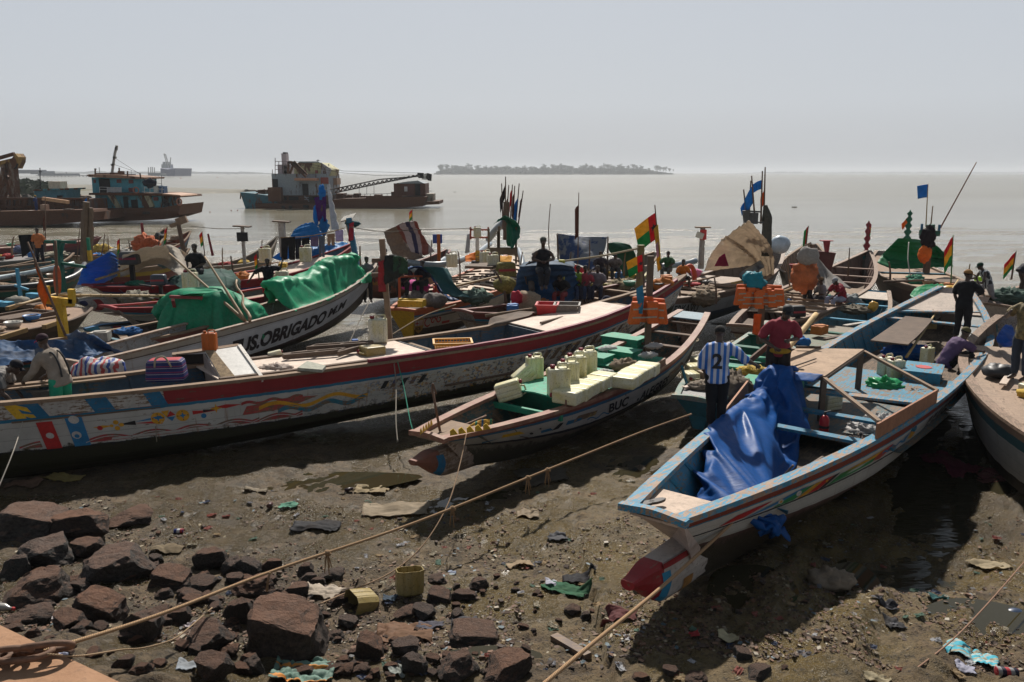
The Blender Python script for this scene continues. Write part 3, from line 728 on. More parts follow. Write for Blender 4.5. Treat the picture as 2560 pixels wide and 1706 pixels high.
    def bulk(s,t,mat,dz=-.03,name='bulkhead',y0=-1,y1=1,arch=0):
        mb=MB();b=s.bw(t)-.06;z1=s.zg(t)+dz;Cq=s.C(t,1);z0=max(s.zf,Cq.z-.02);x=s.L*t;C=Cq.y-.07;x0=lerp(x,Cq.x,min(1,(s.zg(t)-z0)/max(.1,s.zg(t)-Cq.z)))
        top=[(x,lerp(y0,y1,k/8)*b,z1+arch*(1-(2*k/8-1)**2))for k in range(9)]
        mb.prism(top+[(x0,y1*C,z0),(x0,y0*C,z0)],(.03,0,0));return mb.build(name,mat,s.root)
    def loc(s,p):
        d=Vector((p[0],p[1],p[2]))-s.A;c,s_=cos(-s.rz),sin(-s.rz);return Vector((d.x*c-d.y*s_,d.x*s_+d.y*c,d.z))
    def world(s,q):
        c,s_=cos(s.rz),sin(s.rz);return Vector((s.A.x+q[0]*c-q[1]*s_,s.A.y+q[0]*s_+q[1]*c,q[2]))
    def on(s,t,y,dz=0):return s.world(Vector((s.L*t,y*s.bw(t),s.zg(t)+dz)))
    def decal(s,polys,u0,v0,mat,name='lettering',sd_=-1,off=.008,sub=True):
        """polys: closed outlines in metres, x along the hull and y up, placed with their origin at (u0,v0)"""
        mb=MB()
        for poly in polys:flatpoly(mb,[(x,y)for x,y in poly],lambda x,y:s.side(u0+x,v0-y,sd_,off))
        return mb.build(name,mat,s.root)
    def text(s,txt,u0,v0,size,mat,bold=.03,sx=1.0,off=.009,shear=0,name='lettering',sd_=-1):
        vs,fs=textmesh(txt,size,bold,sx);mb=MB()
        mb.add([s.side(u0+x+shear*y,v0-y,sd_,off)for x,y in vs],fs);return mb.build(name,mat,s.root)
def flatpoly(mb,poly,f,mi=0):
    pts=[]
    for(x0,y0),(x1,y1)in zip(poly,poly[1:]+poly[:1]):
        n=max(1,int(math.hypot(x1-x0,y1-y0)/.12));pts+=[(lerp(x0,x1,k/n),lerp(y0,y1,k/n))for k in range(n)]
    tr=tessellate_polygon([[Vector((x,y,0))for x,y in pts]]);mb.add([f(x,y)for x,y in pts],tr,mi)
TMP=None
def tmpdg(o):
    """evaluate one object alone, in a scratch scene, so that the growing real scene is not recomputed each time"""
    global TMP
    if TMP is None:TMP=bpy.data.scenes.new('scratch')
    TMP.collection.objects.link(o);vl=TMP.view_layers[0];vl.update();return vl.depsgraph
def textmesh(txt,size,bold=.02,sx=1.0):
    c=bpy.data.curves.new('t','FONT');c.body=txt;c.size=size;c.offset=bold*size;c.resolution_u=3
    o=bpy.data.objects.new('t',c);dg=tmpdg(o);me=o.evaluated_get(dg).to_mesh()
    vs=[(v.co.x*sx,v.co.y)for v in me.vertices];fs=[tuple(p.vertices)for p in me.polygons]
    o.evaluated_get(dg).to_mesh_clear();bpy.data.objects.remove(o);bpy.data.curves.remove(c);return vs,fs
def circ(cx,cy,r,n=18,ry=None):return[(cx+r*cos(2*pi*k/n),cy+(ry or r)*sin(2*pi*k/n))for k in range(n)]
def dia(cx,cy,a,b):return[(cx-a,cy),(cx,cy-b),(cx+a,cy),(cx,cy+b)]
def rect(x0,y0,x1,y1,sh=0):return[(x0+sh*y0,y0),(x1+sh*y0,y0),(x1+sh*y1,y1),(x0+sh*y1,y1)]
def wave(x0,x1,y,amp,wl,th,n=60):
    a=[(lerp(x0,x1,k/n),y+amp*sin(2*pi*(lerp(x0,x1,k/n)-x0)/wl))for k in range(n+1)]
    return[(x,q+th)for x,q in a]+[(x,q-th)for x,q in a[::-1]]
RED=paint((.30,.025,.03),.3);RED2=paint((.45,.03,.025),.2);BLUE=paint((.02,.14,.27),.3);LBLUE=paint((.07,.30,.46),.32);WHITE=paint((.55,.52,.48),.28)
BLACK=paint((.012,.012,.015),.2);YEL=paint((.62,.38,.03),.2);GREEN=paint((.02,.22,.13),.25);ORNG=paint((.50,.13,.03),.25);BRN=paint((.22,.09,.06),.3);CREAM=paint((.55,.46,.30),.3)
DGREEN=paint((.015,.12,.08),.3);GREY=paint((.28,.28,.27),.35)
INKB=plain((.012,.012,.014),.7,.3,6,darkamt=0)
# ---- cloth
def cloth(name,rws,mat,nu=14,nv=14,wr=.03,fr=2.5,parent=None,th=.004,fold=None,smooth=True,seed=0,crom_n=8,mats=None,region=None):
    """drape: rws are polylines of world points laid one after the other; wrinkles are real displacement"""
    rs=[resample(crom(r,crom_n),nv)for r in rws];cols=[resample(crom([r[k]for r in rs],crom_n),nu)for k in range(nv)]
    pts=[[cols[k][i].copy()for k in range(nv)]for i in range(nu)]
    out=[]
    for i in range(nu):
        row=[]
        for k in range(nv):
            p=pts[i][k];a=pts[min(i+1,nu-1)][k]-pts[max(i-1,0)][k];b=pts[i][min(k+1,nv-1)]-pts[i][max(k-1,0)]
            n_=a.cross(b);n_=n_.normalized()if n_.length>1e-9 else Vector((0,0,1))
            q=Vector((p.x,p.y,p.z*.7))*fr*.8+Vector((seed*3.1,seed,0));q+=Vector((noise.noise(q*.7),noise.noise(q*.7+Vector((5,5,5))),0))*.5
            q=q*1.25;d=0;a_=.8
            for o_ in range(4):
                d+=a_*((1-min(1,abs(noise.noise(q))*2.6))**2-.25);q=q*2.05+Vector((3.3,1.7,9.1));a_*=.52
            d*=wr
            if fold:d+=fold[0]*sin(fold[1]*2*pi*k/nv+1.5*noise.noise(q*.6))*(.35+.65*i/nu)
            row.append(p+n_*d)
        out.append(row)
    mb=MB();mb.grid(out)
    if region:
        mb.m=[region(*divmod(f,nv-1),nu,nv)for f in range(len(mb.f))]
    o=mb.build(name,mats or mat,None,smooth)
    if parent is not None:
        o.parent=parent;o.matrix_parent_inverse=(Matrix.Translation(parent.location)@parent.rotation_euler.to_matrix().to_4x4()).inverted()
    s_=o.modifiers.new('thickness','SOLIDIFY');s_.thickness=th;s_.offset=0
    return o
def keep(o,parent):
    o.parent=parent;o.matrix_parent_inverse=(Matrix.Translation(parent.location)@parent.rotation_euler.to_matrix().to_4x4()).inverted();return o
def cushion(name,c,r,mat,wr=.25,parent=None,seed=0,nu=20,nv=12,rz=0,fr=2.0,th=None):
    """soft heap / bundle: a lumpy closed form"""
    mb=MB();mb.ell((0,0,0),r,0,nu,nv);vs=[]
    R=Matrix.Rotation(rz,3,'Z');mr=min(r)
    for v in mb.v:
        q=Vector(v);d=q.normalized();k=noise.noise(Vector((q.x/mr,q.y/mr,q.z/mr))*fr*.6+Vector((seed*7.3,0,seed)))
        w_=Vector((q.x/mr,q.y/mr,q.z/mr))*fr*.9+Vector((seed,4,0));k2=0;a_=1.0
        k2=0
        for o_ in range(4):k2+=a_*((1-min(1,abs(noise.noise(w_))*2.4))**2-.25);w_=w_*2.1;a_*=.5
        q=q+d*mr*(wr*k+wr*.5*k2)
        vs.append(tuple(R@q+Vector(c)))
    mb.v=vs;o=mb.build(name,mat,None,True)
    if parent is not None:keep(o,parent)
    return o
# ------------------------------------------------------------------ people
SKIN=plain((.060,.034,.022),.42,.2,8,bumps=.05,darkamt=0);SKINF=SKIN
EYEW=plain((.5,.48,.45),.3,.05,8,bumps=0,darkamt=0);HAIR=plain((.008,.007,.006),.9,.2,30,bumps=.8,darkamt=0)
def ering(c,side,fwd,rx,ry,n=14):
    return[c+side*rx*cos(2*pi*k/n)+fwd*ry*sin(2*pi*k/n)for k in range(n)]
def limb(mb,pts,rs,n=10,mi=0):
    pp=crom([Vector(p)for p in pts],4);rr=[]
    for i in range(len(rs)-1):rr+=[lerp(rs[i],rs[i+1],k/4)for k in range(4)]
    rr.append(rs[-1]);mb.tube(pp,rr,n,mi)
def torso(mb,J,grow=0.0,z0=None,top=True,mi=0,hem=0):
    """pelvis-waist-chest-neck tube of ellipses, oriented by the shoulder line"""
    P_,W_,C_,N_=J['pelvis'],J['waist'],J['chest'],J['neck']
    sh=(J['sR']-J['sL']).normalized();hp=(J['hR']-J['hL']).normalized()
    rws=[]
    seq=[(P_+(P_-W_).normalized()*(.06+hem),hp,.165,.115),(P_,hp,.168,.118),(W_,(hp+sh).normalized(),.142,.102),(C_,sh,.172,.118),(C_.lerp(N_,.55),sh,.175,.098),(N_-(N_-C_)*.06,sh,.075,.062)]
    for i,(c,s_,rx,ry)in enumerate(seq):
        ax=(seq[min(i+1,5)][0]-seq[max(i-1,0)][0]).normalized();s2=(s_-ax*s_.dot(ax)).normalized();f=ax.cross(s2)
        rws.append(ering(c,s2,f,rx+grow,ry+grow))
    R2=[]
    for a,b in zip(rws,rws[1:]):
        for k in range(3):R2.append([p.lerp(q,k/3)for p,q in zip(a,b)])
    R2.append(rws[-1]);mb.rings(R2,mi)
def remesh(mb,name,mats,parent,vox,smooth_it=3,bumps=0.0,fr=6):
    o=mb.build('tmp',mats if isinstance(mats,list)else[mats]);md=o.modifiers.new('r','REMESH');md.mode='VOXEL';md.voxel_size=vox;md.use_smooth_shade=True
    sm=o.modifiers.new('s','SMOOTH');sm.iterations=smooth_it;sm.factor=.5
    col.objects.unlink(o);dg=tmpdg(o);me=bpy.data.meshes.new_from_object(o.evaluated_get(dg));bpy.data.objects.remove(o)
    me.name=name;me.polygons.foreach_set('use_smooth',[True]*len(me.polygons))
    if bumps:
        for v in me.vertices:
            q=v.co*fr;v.co=v.co+v.normal*bumps*(1-2.2*abs(noise.noise(q))+.5*noise.noise(q*2.3))
    r=bpy.data.objects.new(name,me);link(r,parent)
    if not me.materials:
        for m in(mats if isinstance(mats,list)else[mats]):me.materials.append(m)
    return r
STAND=dict(pelvis=(0,0,.95),waist=(0,0,1.12),chest=(0,.01,1.3),neck=(0,0,1.5),head=(0,.025,1.635),eR=(.25,-.02,1.13),wR=(.27,.05,.87),eL=(-.25,-.02,1.13),wL=(-.27,.05,.87),kR=(.11,.03,.5),aR=(.12,0,.08),kL=(-.11,.03,.5),aL=(-.12,0,.08))
SIT=dict(STAND,pelvis=(0,0,.5),waist=(0,-.02,.66),chest=(0,.02,.85),neck=(0,.05,1.04),head=(0,.09,1.18),eR=(.27,.1,.72),wR=(.12,.34,.62),eL=(-.27,.1,.72),wL=(-.12,.34,.62),kR=(.15,.45,.5),aR=(.14,.5,.08),kL=(-.15,.45,.5),aL=(-.14,.5,.08))
CROUCH=dict(STAND,pelvis=(0,-.12,.32),waist=(0,-.06,.48),chest=(0,.06,.64),neck=(0,.2,.8),head=(0,.29,.92),eR=(.27,.34,.6),wR=(.2,.58,.55),eL=(-.27,.34,.6),wL=(-.2,.58,.55),kR=(.17,.36,.52),aR=(.14,.12,.08),kL=(-.17,.36,.52),aL=(-.14,.12,.08))
BEND=dict(STAND,pelvis=(0,-.12,.9),waist=(0,.02,1.04),chest=(0,.2,1.12),neck=(0,.38,1.2),head=(0,.5,1.23),eR=(.22,.35,.88),wR=(.2,.5,.66),eL=(-.22,.35,.88),wL=(-.2,.5,.66))
LIE=dict(STAND,pelvis=(0,0,.12),waist=(0,-.16,.16),chest=(0,-.33,.26),neck=(0,-.48,.40),head=(0,-.55,.53),eR=(.28,-.5,.14),wR=(.3,-.28,.1),eL=(-.28,-.4,.14),wL=(-.22,-.15,.12),kR=(.12,.4,.34),aR=(.12,.72,.08),kL=(-.12,.44,.18),aL=(-.12,.84,.08))
root_J={}
def person(base,facing,pose,shirt=None,legs=None,label='',shirtmat=None,sleeves=.55,trouser=1.0,hat=None,scale=1.0,vox=.013,headdir=0,shoes=None,sleeveless=False,extra=None,hathing=None,long=False,group='people on the boats'):
    """base: where the feet (or seat) rest; facing: heading of the body in degrees, 0 = away from the camera, 180 = towards it"""
    J={k:Vector(v)for k,v in pose.items()}
    R=J['chest'];up=(J['neck']-J['chest']).normalized()
    for k in('R','L'):
        s_=1 if k=='R' else-1
        if 's'+k not in J:J['s'+k]=J['neck']+Vector((s_*.185,0,0))-up*.075
        if 'h'+k not in J:J['h'+k]=J['pelvis']+Vector((s_*.095,.0,-.02))
    root=empty('person',base,radians(-facing));root.scale=(scale,)*3
    tag(root,label,'person',group)
    mb=MB();torso(mb,J)
    sm=[]
    for k in('R','L'):
        s_=1 if k=='R' else-1
        limb(mb,[J['s'+k]-Vector((s_*.05,0,.01)),J['s'+k].lerp(J['e'+k],.35),J['e'+k],J['e'+k].lerp(J['w'+k],.35),J['w'+k]],[.06,.052,.04,.042,.027])
        limb(mb,[J['h'+k],J['h'+k].lerp(J['k'+k],.4),J['k'+k],J['k'+k].lerp(J['a'+k],.3),J['a'+k]],[.092,.082,.055,.056,.036])
        fd=(J['a'+k]-J['k'+k]);ff=Vector((0,1,0))if 'f'+k not in J else J['f'+k]
        a=J['a'+k];limb(mb,[a+Vector((0,-.03,-.01)),a+ff*.08+Vector((0,0,-.035)),a+ff*.17+Vector((0,0,-.052))],[.04,.042,.024])
        w_=J['w'+k];d=(w_-J['e'+k]).normalized();pn=d.cross(Vector((0,0,1)))
        pn=pn.normalized()if pn.length>.15 else Vector((0,1,0));sdv=d.cross(pn).normalized();cu=pn*(-s_)
        if 'grip'+k in J:cu=J['grip'+k].normalized();sdv=d.cross(cu).normalized()
        palm=w_+d*.055;mb.rings([[w_+sdv*.022*cos(t_)+cu*.014*sin(t_)for t_ in[2*pi*q/8 for q in range(8)]],[palm+sdv*.042*cos(t_)+cu*.016*sin(t_)for t_ in[2*pi*q/8 for q in range(8)]],[w_+d*.095+sdv*.04*cos(t_)+cu*.012*sin(t_)for t_ in[2*pi*q/8 for q in range(8)]]])
        fr_=max(.0085,vox*.62)
        for q,ln in enumerate((.072,.082,.076,.058)):
            b0=w_+d*.088+sdv*((q-1.5)*.0205);k1=b0+d*ln*.5+cu*.010;k2=k1+d*ln*.32+cu*.028
            mb.tube([b0,k1,k2],[fr_,fr_,fr_*.8],6)
        tb=w_+d*.03+sdv*.03;mb.tube([tb,tb+d*.035+sdv*.03+cu*.012,tb+d*.07+sdv*.034+cu*.022],[fr_*1.2,fr_*1.1,fr_*.85],6)
    H_=J['head'];Nk=J['neck'];hu=(H_-Nk).normalized();Rh=Matrix.Rotation(radians(-headdir),3,'Z')
    tl=Vector((0,0,1)).rotation_difference(hu.lerp(Vector((0,0,1)),.55).normalized()).to_matrix();RH=tl@Rh
    limb(mb,[Nk-hu*.06,Nk+hu*.03,H_-hu*.03],[.062,.054,.055])
    hb=MB()
    hb.ell((0,-.008,.035),(.076,.096,.088),0,16,12);hb.ell((0,.032,-.035),(.056,.062,.075),0,14,10);hb.ell((0,.058,-.088),(.028,.026,.022))
    hb.rings([[Vector((x*.014*q2,.085+q3,z_))for x in(-1,1)for q3 in(0,.02*q2)]for z_,q2 in((.03,.6),(0,.9),(-.02,1.4))])
    hb.ell((0,.088,-.058),(.026,.014,.012));hb.ell((0,.078,.022),(.05,.018,.010))
    for s_ in(-1,1):hb.ell((s_*.076,-.005,-.005),(.012,.022,.032))
    for v in hb.v:pass
    mb.add([H_+RH@Vector(v)for v in hb.v],hb.f)
    body=remesh(mb,'body',[SKIN],root,vox*(1.2 if vox<.012 else 1.45))
    eb=MB()
    for s_ in(-1,1):eb.ell(H_+RH@Vector((s_*.03,.0865,.004)),(.012,.006,.0065),0,8,6)
    eb.build('eyes',EYEW,root,True)
    if hat is None or hat[0]=='cap':
        hbm=MB();hbm.ell((0,0,0),(.084,.098,.085),0,18,12)
        vs=[]
        for v in hbm.v:
            q=Vector(v);vs.append(H_+RH@(Vector((0,-.017,.045))+Vector((q.x,q.y if q.y<.06 else .06+(q.y-.06)*.6,max(q.z,-.045-.35*q.y)))))
        hbm.v=vs;hbm.build('hair',HAIR,root,True)
    if hat:
        kind,hm=hat[0],hat[1];cb=MB();cb.ell((0,0,0),(.093,.106,.088),0,20,12);vs=[]
        for v in cb.v:vs.append(H_+RH@(Vector((0,-.008,.058))+Vector((v[0],v[1],max(v[2],-.012 if kind=='cap' else-.03)))))
        cb.v=vs
        if kind=='cap':
            back=-1 if len(hat)>3 and hat[3]=='back' else 1
            rim=[[H_+RH@Vector((lerp(-.07,.07,k/8),back*(.085+dd*(1-((k-4)/4.6)**2)),.05-dd*.25-.02*((k-4)/4)**2))for k in range(9)]for dd in(-.01,.03,.075)]
            o=cb.build('cap',hm,root,True);vb=MB();vb.grid(rim);v_=vb.build('visor',hat[2]if len(hat)>2 and hat[2]else hm,o,True);md=v_.modifiers.new('t','SOLIDIFY');md.thickness=.006
        else:cb.build('beanie',hm,root,True)
    if shirtmat is not None:
        tb_=MB();torso(tb_,J,.022,hem=.07)
        if not sleeveless:
            for k in('R','L'):
                s_=1 if k=='R' else-1;a,e_,w_=J['s'+k],J['e'+k],J['w'+k];ins=a-Vector((s_*.07,0,.005))
                if long:limb(tb_,[ins,a.lerp(e_,.4),e_,e_.lerp(w_,.9)],[.082,.076,.058,.046])
                else:limb(tb_,[ins,a.lerp(e_,sleeves*.55),a.lerp(e_,sleeves*1.3)],[.084,.082,.072])
        remesh(tb_,'shirt',[shirtmat],root,max(.02,vox),1,.014)
    if legs is not None:
        lb=MB();P_=J['pelvis'];hp=(J['hR']-J['hL']).normalized();upv=(J['waist']-P_).normalized();f_=upv.cross(hp)
        lb.rings([ering(P_+upv*.06,hp,f_,.168,.122),ering(P_,hp,f_,.188,.14),ering(P_-upv*.09,hp,f_,.17,.13)])
        for k in('R','L'):
            h_,kn,an=J['h'+k],J['k'+k],J['a'+k]
            if trouser>=1:limb(lb,[h_+(h_-kn)*.05,h_.lerp(kn,.45),kn,kn.lerp(an,.4),kn.lerp(an,.9)],[.108,.1,.076,.074,.066])
            else:limb(lb,[h_+(h_-kn)*.05,h_.lerp(kn,.45),h_.lerp(kn,.5+trouser*.5)],[.112,.106,.096])
        remesh(lb,'trousers' if trouser>=1 else 'shorts',[legs],root,max(.02,vox),1,.010)
    if shoes is not None:
        for k in('R','L'):
            a=J['a'+k];ff=J.get('f'+k,Vector((0,1,0)));sb=MB();limb(sb,[a+Vector((0,-.045,-.02)),a+ff*.08+Vector((0,0,-.03)),a+ff*.2+Vector((0,0,-.045))],[.05,.052,.03]);sb.build('shoe',shoes,root,True)
    root_J[root.name]=J
    return root
root_J={}
# ------------------------------------------------------------------ jerry cans
def canmat(c,dirt=.5):
    m,nt,b=newmat('cloudy_plastic');t=N(nt,'ShaderNodeTexCoord').outputs['Object'];oi=N(nt,'ShaderNodeObjectInfo')
    off=N(nt,'ShaderNodeVectorMath');off.operation='ADD';nt.links.new(t,off.inputs[0]);nt.links.new(oi.outputs['Location'],off.inputs[1]);t=off.outputs[0]
    n1=noisen(nt,mapn(nt,t,(1,1,.4)),7,5,.6);n2=noisen(nt,t,40,4,.7)
    cc=mixc(nt,rng(nt,n1,.35,.65),c,tuple(x*k for x,k in zip(c,(.85,.78,.5))))
    cc=mixc(nt,rng(nt,n2,.52,.7,0,dirt),cc,(.10,.08,.04))
    nt.links.new(cc,b.inputs['Base Color']);b.inputs['Roughness'].default_value=.38;b.inputs['Subsurface Weight'].default_value=.0
    gw=N(nt,'ShaderNodeSeparateXYZ');nt.links.new(N(nt,'ShaderNodeTexCoord').outputs['Object'],gw.inputs[0]);gv=rng(nt,mathn(nt,'ABSOLUTE',mathn(nt,'SUBTRACT',mathn(nt,'FRACT',mathn(nt,'MULTIPLY',gw.outputs[0],11.0)),.5)),.32,.5)
    bump(nt,b,mathn(nt,'SUBTRACT',mathn(nt,'MULTIPLY',n1,.5),gv),.6,.02);return m
CANM=canmat((.72,.70,.53));CANW=canmat((.64,.62,.52),.7);CANB=canmat((.33,.26,.12),.8);CANO=canmat((.5,.12,.02),.3);CANY=canmat((.62,.38,.03),.3)
CAPR=plain((.22,.01,.02),.4,.2,6,darkamt=.1)
def roundbox(size,r,seg=3,taper=1.0):
    bm=bmesh.new();bmesh.ops.create_cube(bm,size=1)
    for v in bm.verts:v.co=Vector((v.co.x*size[0]*(taper if v.co.z>0 else 1),v.co.y*size[1]*(taper if v.co.z>0 else 1),(v.co.z+.5)*size[2]))
    bmesh.ops.bevel(bm,geom=list(bm.edges),offset=r,segments=seg,profile=.6,affect='EDGES');return bm
def bm_obj(bm,name,mat,parent=None,smooth=True):
    me=bpy.data.meshes.new(name);bm.to_mesh(me);bm.free();me.materials.append(mat)
    if smooth:me.polygons.foreach_set('use_smooth',[True]*len(me.polygons))
    o=bpy.data.objects.new(name,me);return link(o,parent)
CANP={}
def jerrycan(loc,rz=0,label='',mat=None,group='plastic jerry cans',tilt=None,s=1.0,cap=CAPR):
    mat=mat or CANM;key=(mat.name,cap.name)
    if key not in CANP:
        r=empty('jerry_can',(0,0,0));bm=roundbox((.32,.21,.42),.035);
        bo=bm_obj(bm,'body',mat,r)
        mb=MB();mb.tube(crom([(-.02,0,.41),(-.01,0,.475),(.07,0,.485),(.12,0,.475),(.135,0,.41)],5),.016,8);mb.build('handle',mat,r,True)
        mb=MB();mb.tube([(-.095,0,.41),(-.095,0,.43),(-.095,0,.431),(-.095,0,.468)],[.034,.034,.04,.038],12);mb.build('cap',cap,r,True)
        CANP[key]=r;c=r
    else:c=copy_tree(CANP[key])
    k_=random.uniform(.94,1.06);c.location=loc;c.scale=(s*k_,s*random.uniform(.94,1.06),s*random.uniform(.95,1.04));c.rotation_euler=(tilt[0]if tilt else 0,tilt[1]if tilt else 0,rz)
    c['label']=label;c['category']='jerry can';c['group']=group;return c
# ------------------------------------------------------------------ flags
FR,FY,FG=clothm((.55,.02,.03)),clothm((.70,.42,.04)),clothm((.02,.28,.08))
POLE=paint((.16,.10,.07),.2,.8)
def flag(parent,hoist_top,hoist_bot,fly,mats,region=None,sag=.12,nu=14,nv=10,wav=.05,star=False,name='flag'):
    """hoist_top/bot: points on the pole; fly: vector to the free end"""
    t,b_,f=Vector(hoist_top),Vector(hoist_bot),Vector(fly);rws=[]
    side_=f.cross(t-b_).normalized()
    for i in range(nu+1):
        k=i/nu;o_=f*k+Vector((0,0,-sag*k*k))+side_*wav*sin(k*7)*k
        rws.append([t.lerp(b_,j/nv)+o_*(1-.12*(j/nv)*k)for j in range(nv+1)])
    mb=MB();mb.grid(rws)
    if region:mb.m=[region((q//nv+.5)/nu,(q%nv+.5)/nv)for q in range(len(mb.f))]
    if star:
        c=rws[int(nu*.17)][nv//2];u_=f.normalized();v_=(t-b_).normalized();r0=(t-b_).length*.16;n_=side_*.012
        for sg in(1,-1):
            pts=[c+n_*sg+u_*(r0*(1 if q%2==0 else .4))*sin(q*pi/5)+v_*(r0*(1 if q%2==0 else .4))*cos(q*pi/5)for q in range(10)]
            mb.add([c+n_*sg]+pts,[(0,q+1,(q+1)%10+1)for q in range(10)],3)
    o=mb.build(name,mats,None,True);keep(o,parent);s_=o.modifiers.new('t','SOLIDIFY');s_.thickness=.004;return o
BIS=[FR,FY,FG,INKB]
def bisreg(k,j):return 0 if k<.36 else(1 if j<.5 else 2)
def pole(base,top,r=.025,label=None,cat='pole',mat=None,name='flag_pole',group=None,bend=0.0,asroot=True):
    base,top=Vector(base),Vector(top);root=empty(name,base,0,label,cat,group)
    mb=MB();d=top-base;pts=[Vector((0,0,0))+d*(k/8)+Vector((bend*sin(pi*k/8),0,0))for k in range(9)]
    mb.tube(pts,[lerp(r*1.15,r*.7,k/8)for k in range(9)],8);mb.build('pole',mat or POLE,root,True);return root
def ZT(p,py):
    """point straight above p that shows at image row py"""
    lo,hi=p.z-1,p.z+40
    for _ in range(40):
        mid=(lo+hi)/2;Z=mid-CAM_H;f=p.y*_c-Z*_s;u=p.y*_s+Z*_c
        if CY-FPX*u/f>py:lo=mid
        else:hi=mid
    return Vector((p.x,p.y,(lo+hi)/2))
def at(px,py,p):
    """point at pixel (px,py) at the same distance as p"""
    return PY(px,py,p.y)
# ------------------------------------------------------------------ the fleet (bow A nearest, stern B away); sizes in metres
c_red,c_blue,c_white,c_black,c_hull=(.26,.028,.032),(.02,.15,.27),(.50,.48,.45),(.015,.016,.022),(.022,.013,.010)
def PB(px,py,z):q=P(px,py,z);return(q.x,q.y)
def tp3(px):return 19.3*pw(px,[(0,.04),(600,.33),(900,.48),(1240,.66),(1700,1)])
B1=Boat('pirogue','long blue-railed boat at the right with a white keel beam and a big blue tarpaulin',(1.551,8.16),(13.592,24.291),1.659,1.491,.54,.74,.35,.433,.7,keel=.32,
hull=hullmat([(.24,(.24,.05,.03)),(.275,(.03,.2,.32)),(.60,c_white),(.655,c_black),(1.0,(.45,.44,.41)),(3,(.10,.06,.05))],wear=.32,rust=.3,algae=.8,algae_v=1.2),
inner=paint((.03,.17,.27),.4),cap=paint((.055,.24,.37),.5,wood=(.28,.19,.13)),tcol=paint((.50,.40,.35),.15),ram=1.45,ramup=.2,tip=RED,log=.5,capw=.17,capt=.07,rakeA=.9,rakeB=.5,cw=.84,chine=.5,riseA=.52,floor=FLOORM)
B2=Boat('pirogue','brown-railed boat in the middle with green deck benches and many pale jerry cans',(-1.368,12.416),(4.905,21.162),.996,1.36,.12,.66,.323,.443,.5,keel=.36,
hull=hullmat([(.15,(.21,.07,.05)),(.235,(.03,.14,.26)),(.72,(.42,.41,.38)),(.8,c_black),(3,(.16,.14,.11))],wear=.62,rust=.3,algae=.8,algae_v=1.0),
inner=paint((.05,.10,.10),.5),cap=paint((.26,.12,.08),.45,wood=(.27,.17,.11)),tcol=paint((.42,.33,.26),.4),ram=1.2,capw=.17,capt=.07,rakeA=.5,rakeB=.3,ramcol=paint((.34,.27,.22),.5),tip=BRN)
B3=Boat('pirogue','very long red-railed boat across the left with ornate weathered side and plywood deck',(-9.954,11.905),(5.233,23.877),1.0,1.744,.395,.934,.533,.03,.6,keel=.42,
hull=hullmat([(.30,c_red),(.36,(.02,.15,.26)),(.93,(.46,.45,.42)),(1.0,c_black),(3,c_hull)],wear=.6,rust=.55,algae=1.0,algae_v=1.0,pattern=.75,pat_u=(tp3(600),tp3(900))),
inner=paint((.07,.12,.17),.4),cap=WOOD,capw=.15,capt=.06,rakeA=.4,rakeB=.75,rise=.3,cw=.8,tcol=paint((.4,.3,.25),.4))
B4=Boat('pirogue','white upswept boat lettered in black along its side, with a green tarpaulin over its bow',(-10.067,17.501),(-5.305,30.832),.85,1.515,.0,.75,.515,.157,.5,keel=.25,
hull=hullmat([(.16,(.42,.38,.33)),(.18,(.2,.17,.15)),(1.02,(.50,.52,.56)),(3,(.06,.04,.038))],wear=.42,rust=.5,algae=.5,algae_v=1.25),
inner=paint((.3,.29,.28),.4),cap=paint((.42,.38,.33),.6,wood=(.26,.18,.13)),capw=.14,capt=.05,rakeB=1.0,rise=.35,tcolB=paint((.4,.38,.36),.5),pw_=2.4)
B5=Boat('pirogue','boat with a red rail, grey slanting bow board and painted red eye',PB(272,765,1.75),PB(850,682,1.8),.95,1.45,.25,.3,.42,.35,.5,keel=.25,
hull=hullmat([(.24,(.24,.035,.045)),(.34,(.03,.2,.32)),(.78,(.48,.47,.45)),(.86,(.02,.02,.03)),(3,(.25,.23,.2))],wear=.25,rust=.15),ram=1.6,cap=RED,tcol=paint((.44,.35,.31),.15),rakeA=.6,inner=paint((.1,.13,.14),.4),ramcol=paint((.05,.16,.3),.3))
B6=Boat('pirogue','boat with a wide grey bow board and deep red rail, behind the red-eye boat',PB(222,712,1.75),PB(880,612,2.4),1.25,1.45,.25,.95,.45,.2,.5,keel=.2,
hull=hullmat([(.32,(.26,.02,.03)),(.42,(.02,.06,.2)),(.85,(.48,.46,.42)),(.92,c_black),(3,(.2,.17,.15))],wear=.3,rust=.3),ram=1.3,cap=paint((.26,.03,.035),.3),tcol=paint((.46,.38,.34),.12),rakeA=.6,rakeB=.8,inner=paint((.08,.14,.2),.3),ramcol=paint((.42,.38,.36),.35))
B7=Boat('pirogue','brown boat lying under the crumpled faded blue tarpaulin at the left',PB(-140,905,1.45),PB(640,772,1.5),1.05,1.35,.1,.3,.5,.4,.5,keel=.25,
hull=hullmat([(.2,(.2,.07,.05)),(.3,(.03,.15,.18)),(3,(.22,.17,.13))],wear=.6),inner=paint((.09,.06,.05),.3),cap=WOOD)
B8=Boat('pirogue','brown decked boat with hatches and a yellow forked post, left edge',PB(-260,850,1.45),PB(205,772,1.4),1.55,1.35,.1,.1,.6,.5,.55,keel=.2,
hull=hullmat([(.2,(.12,.08,.06)),(3,(.08,.06,.05))],wear=.6),inner=paint((.06,.16,.24),.3),cap=WOODD)
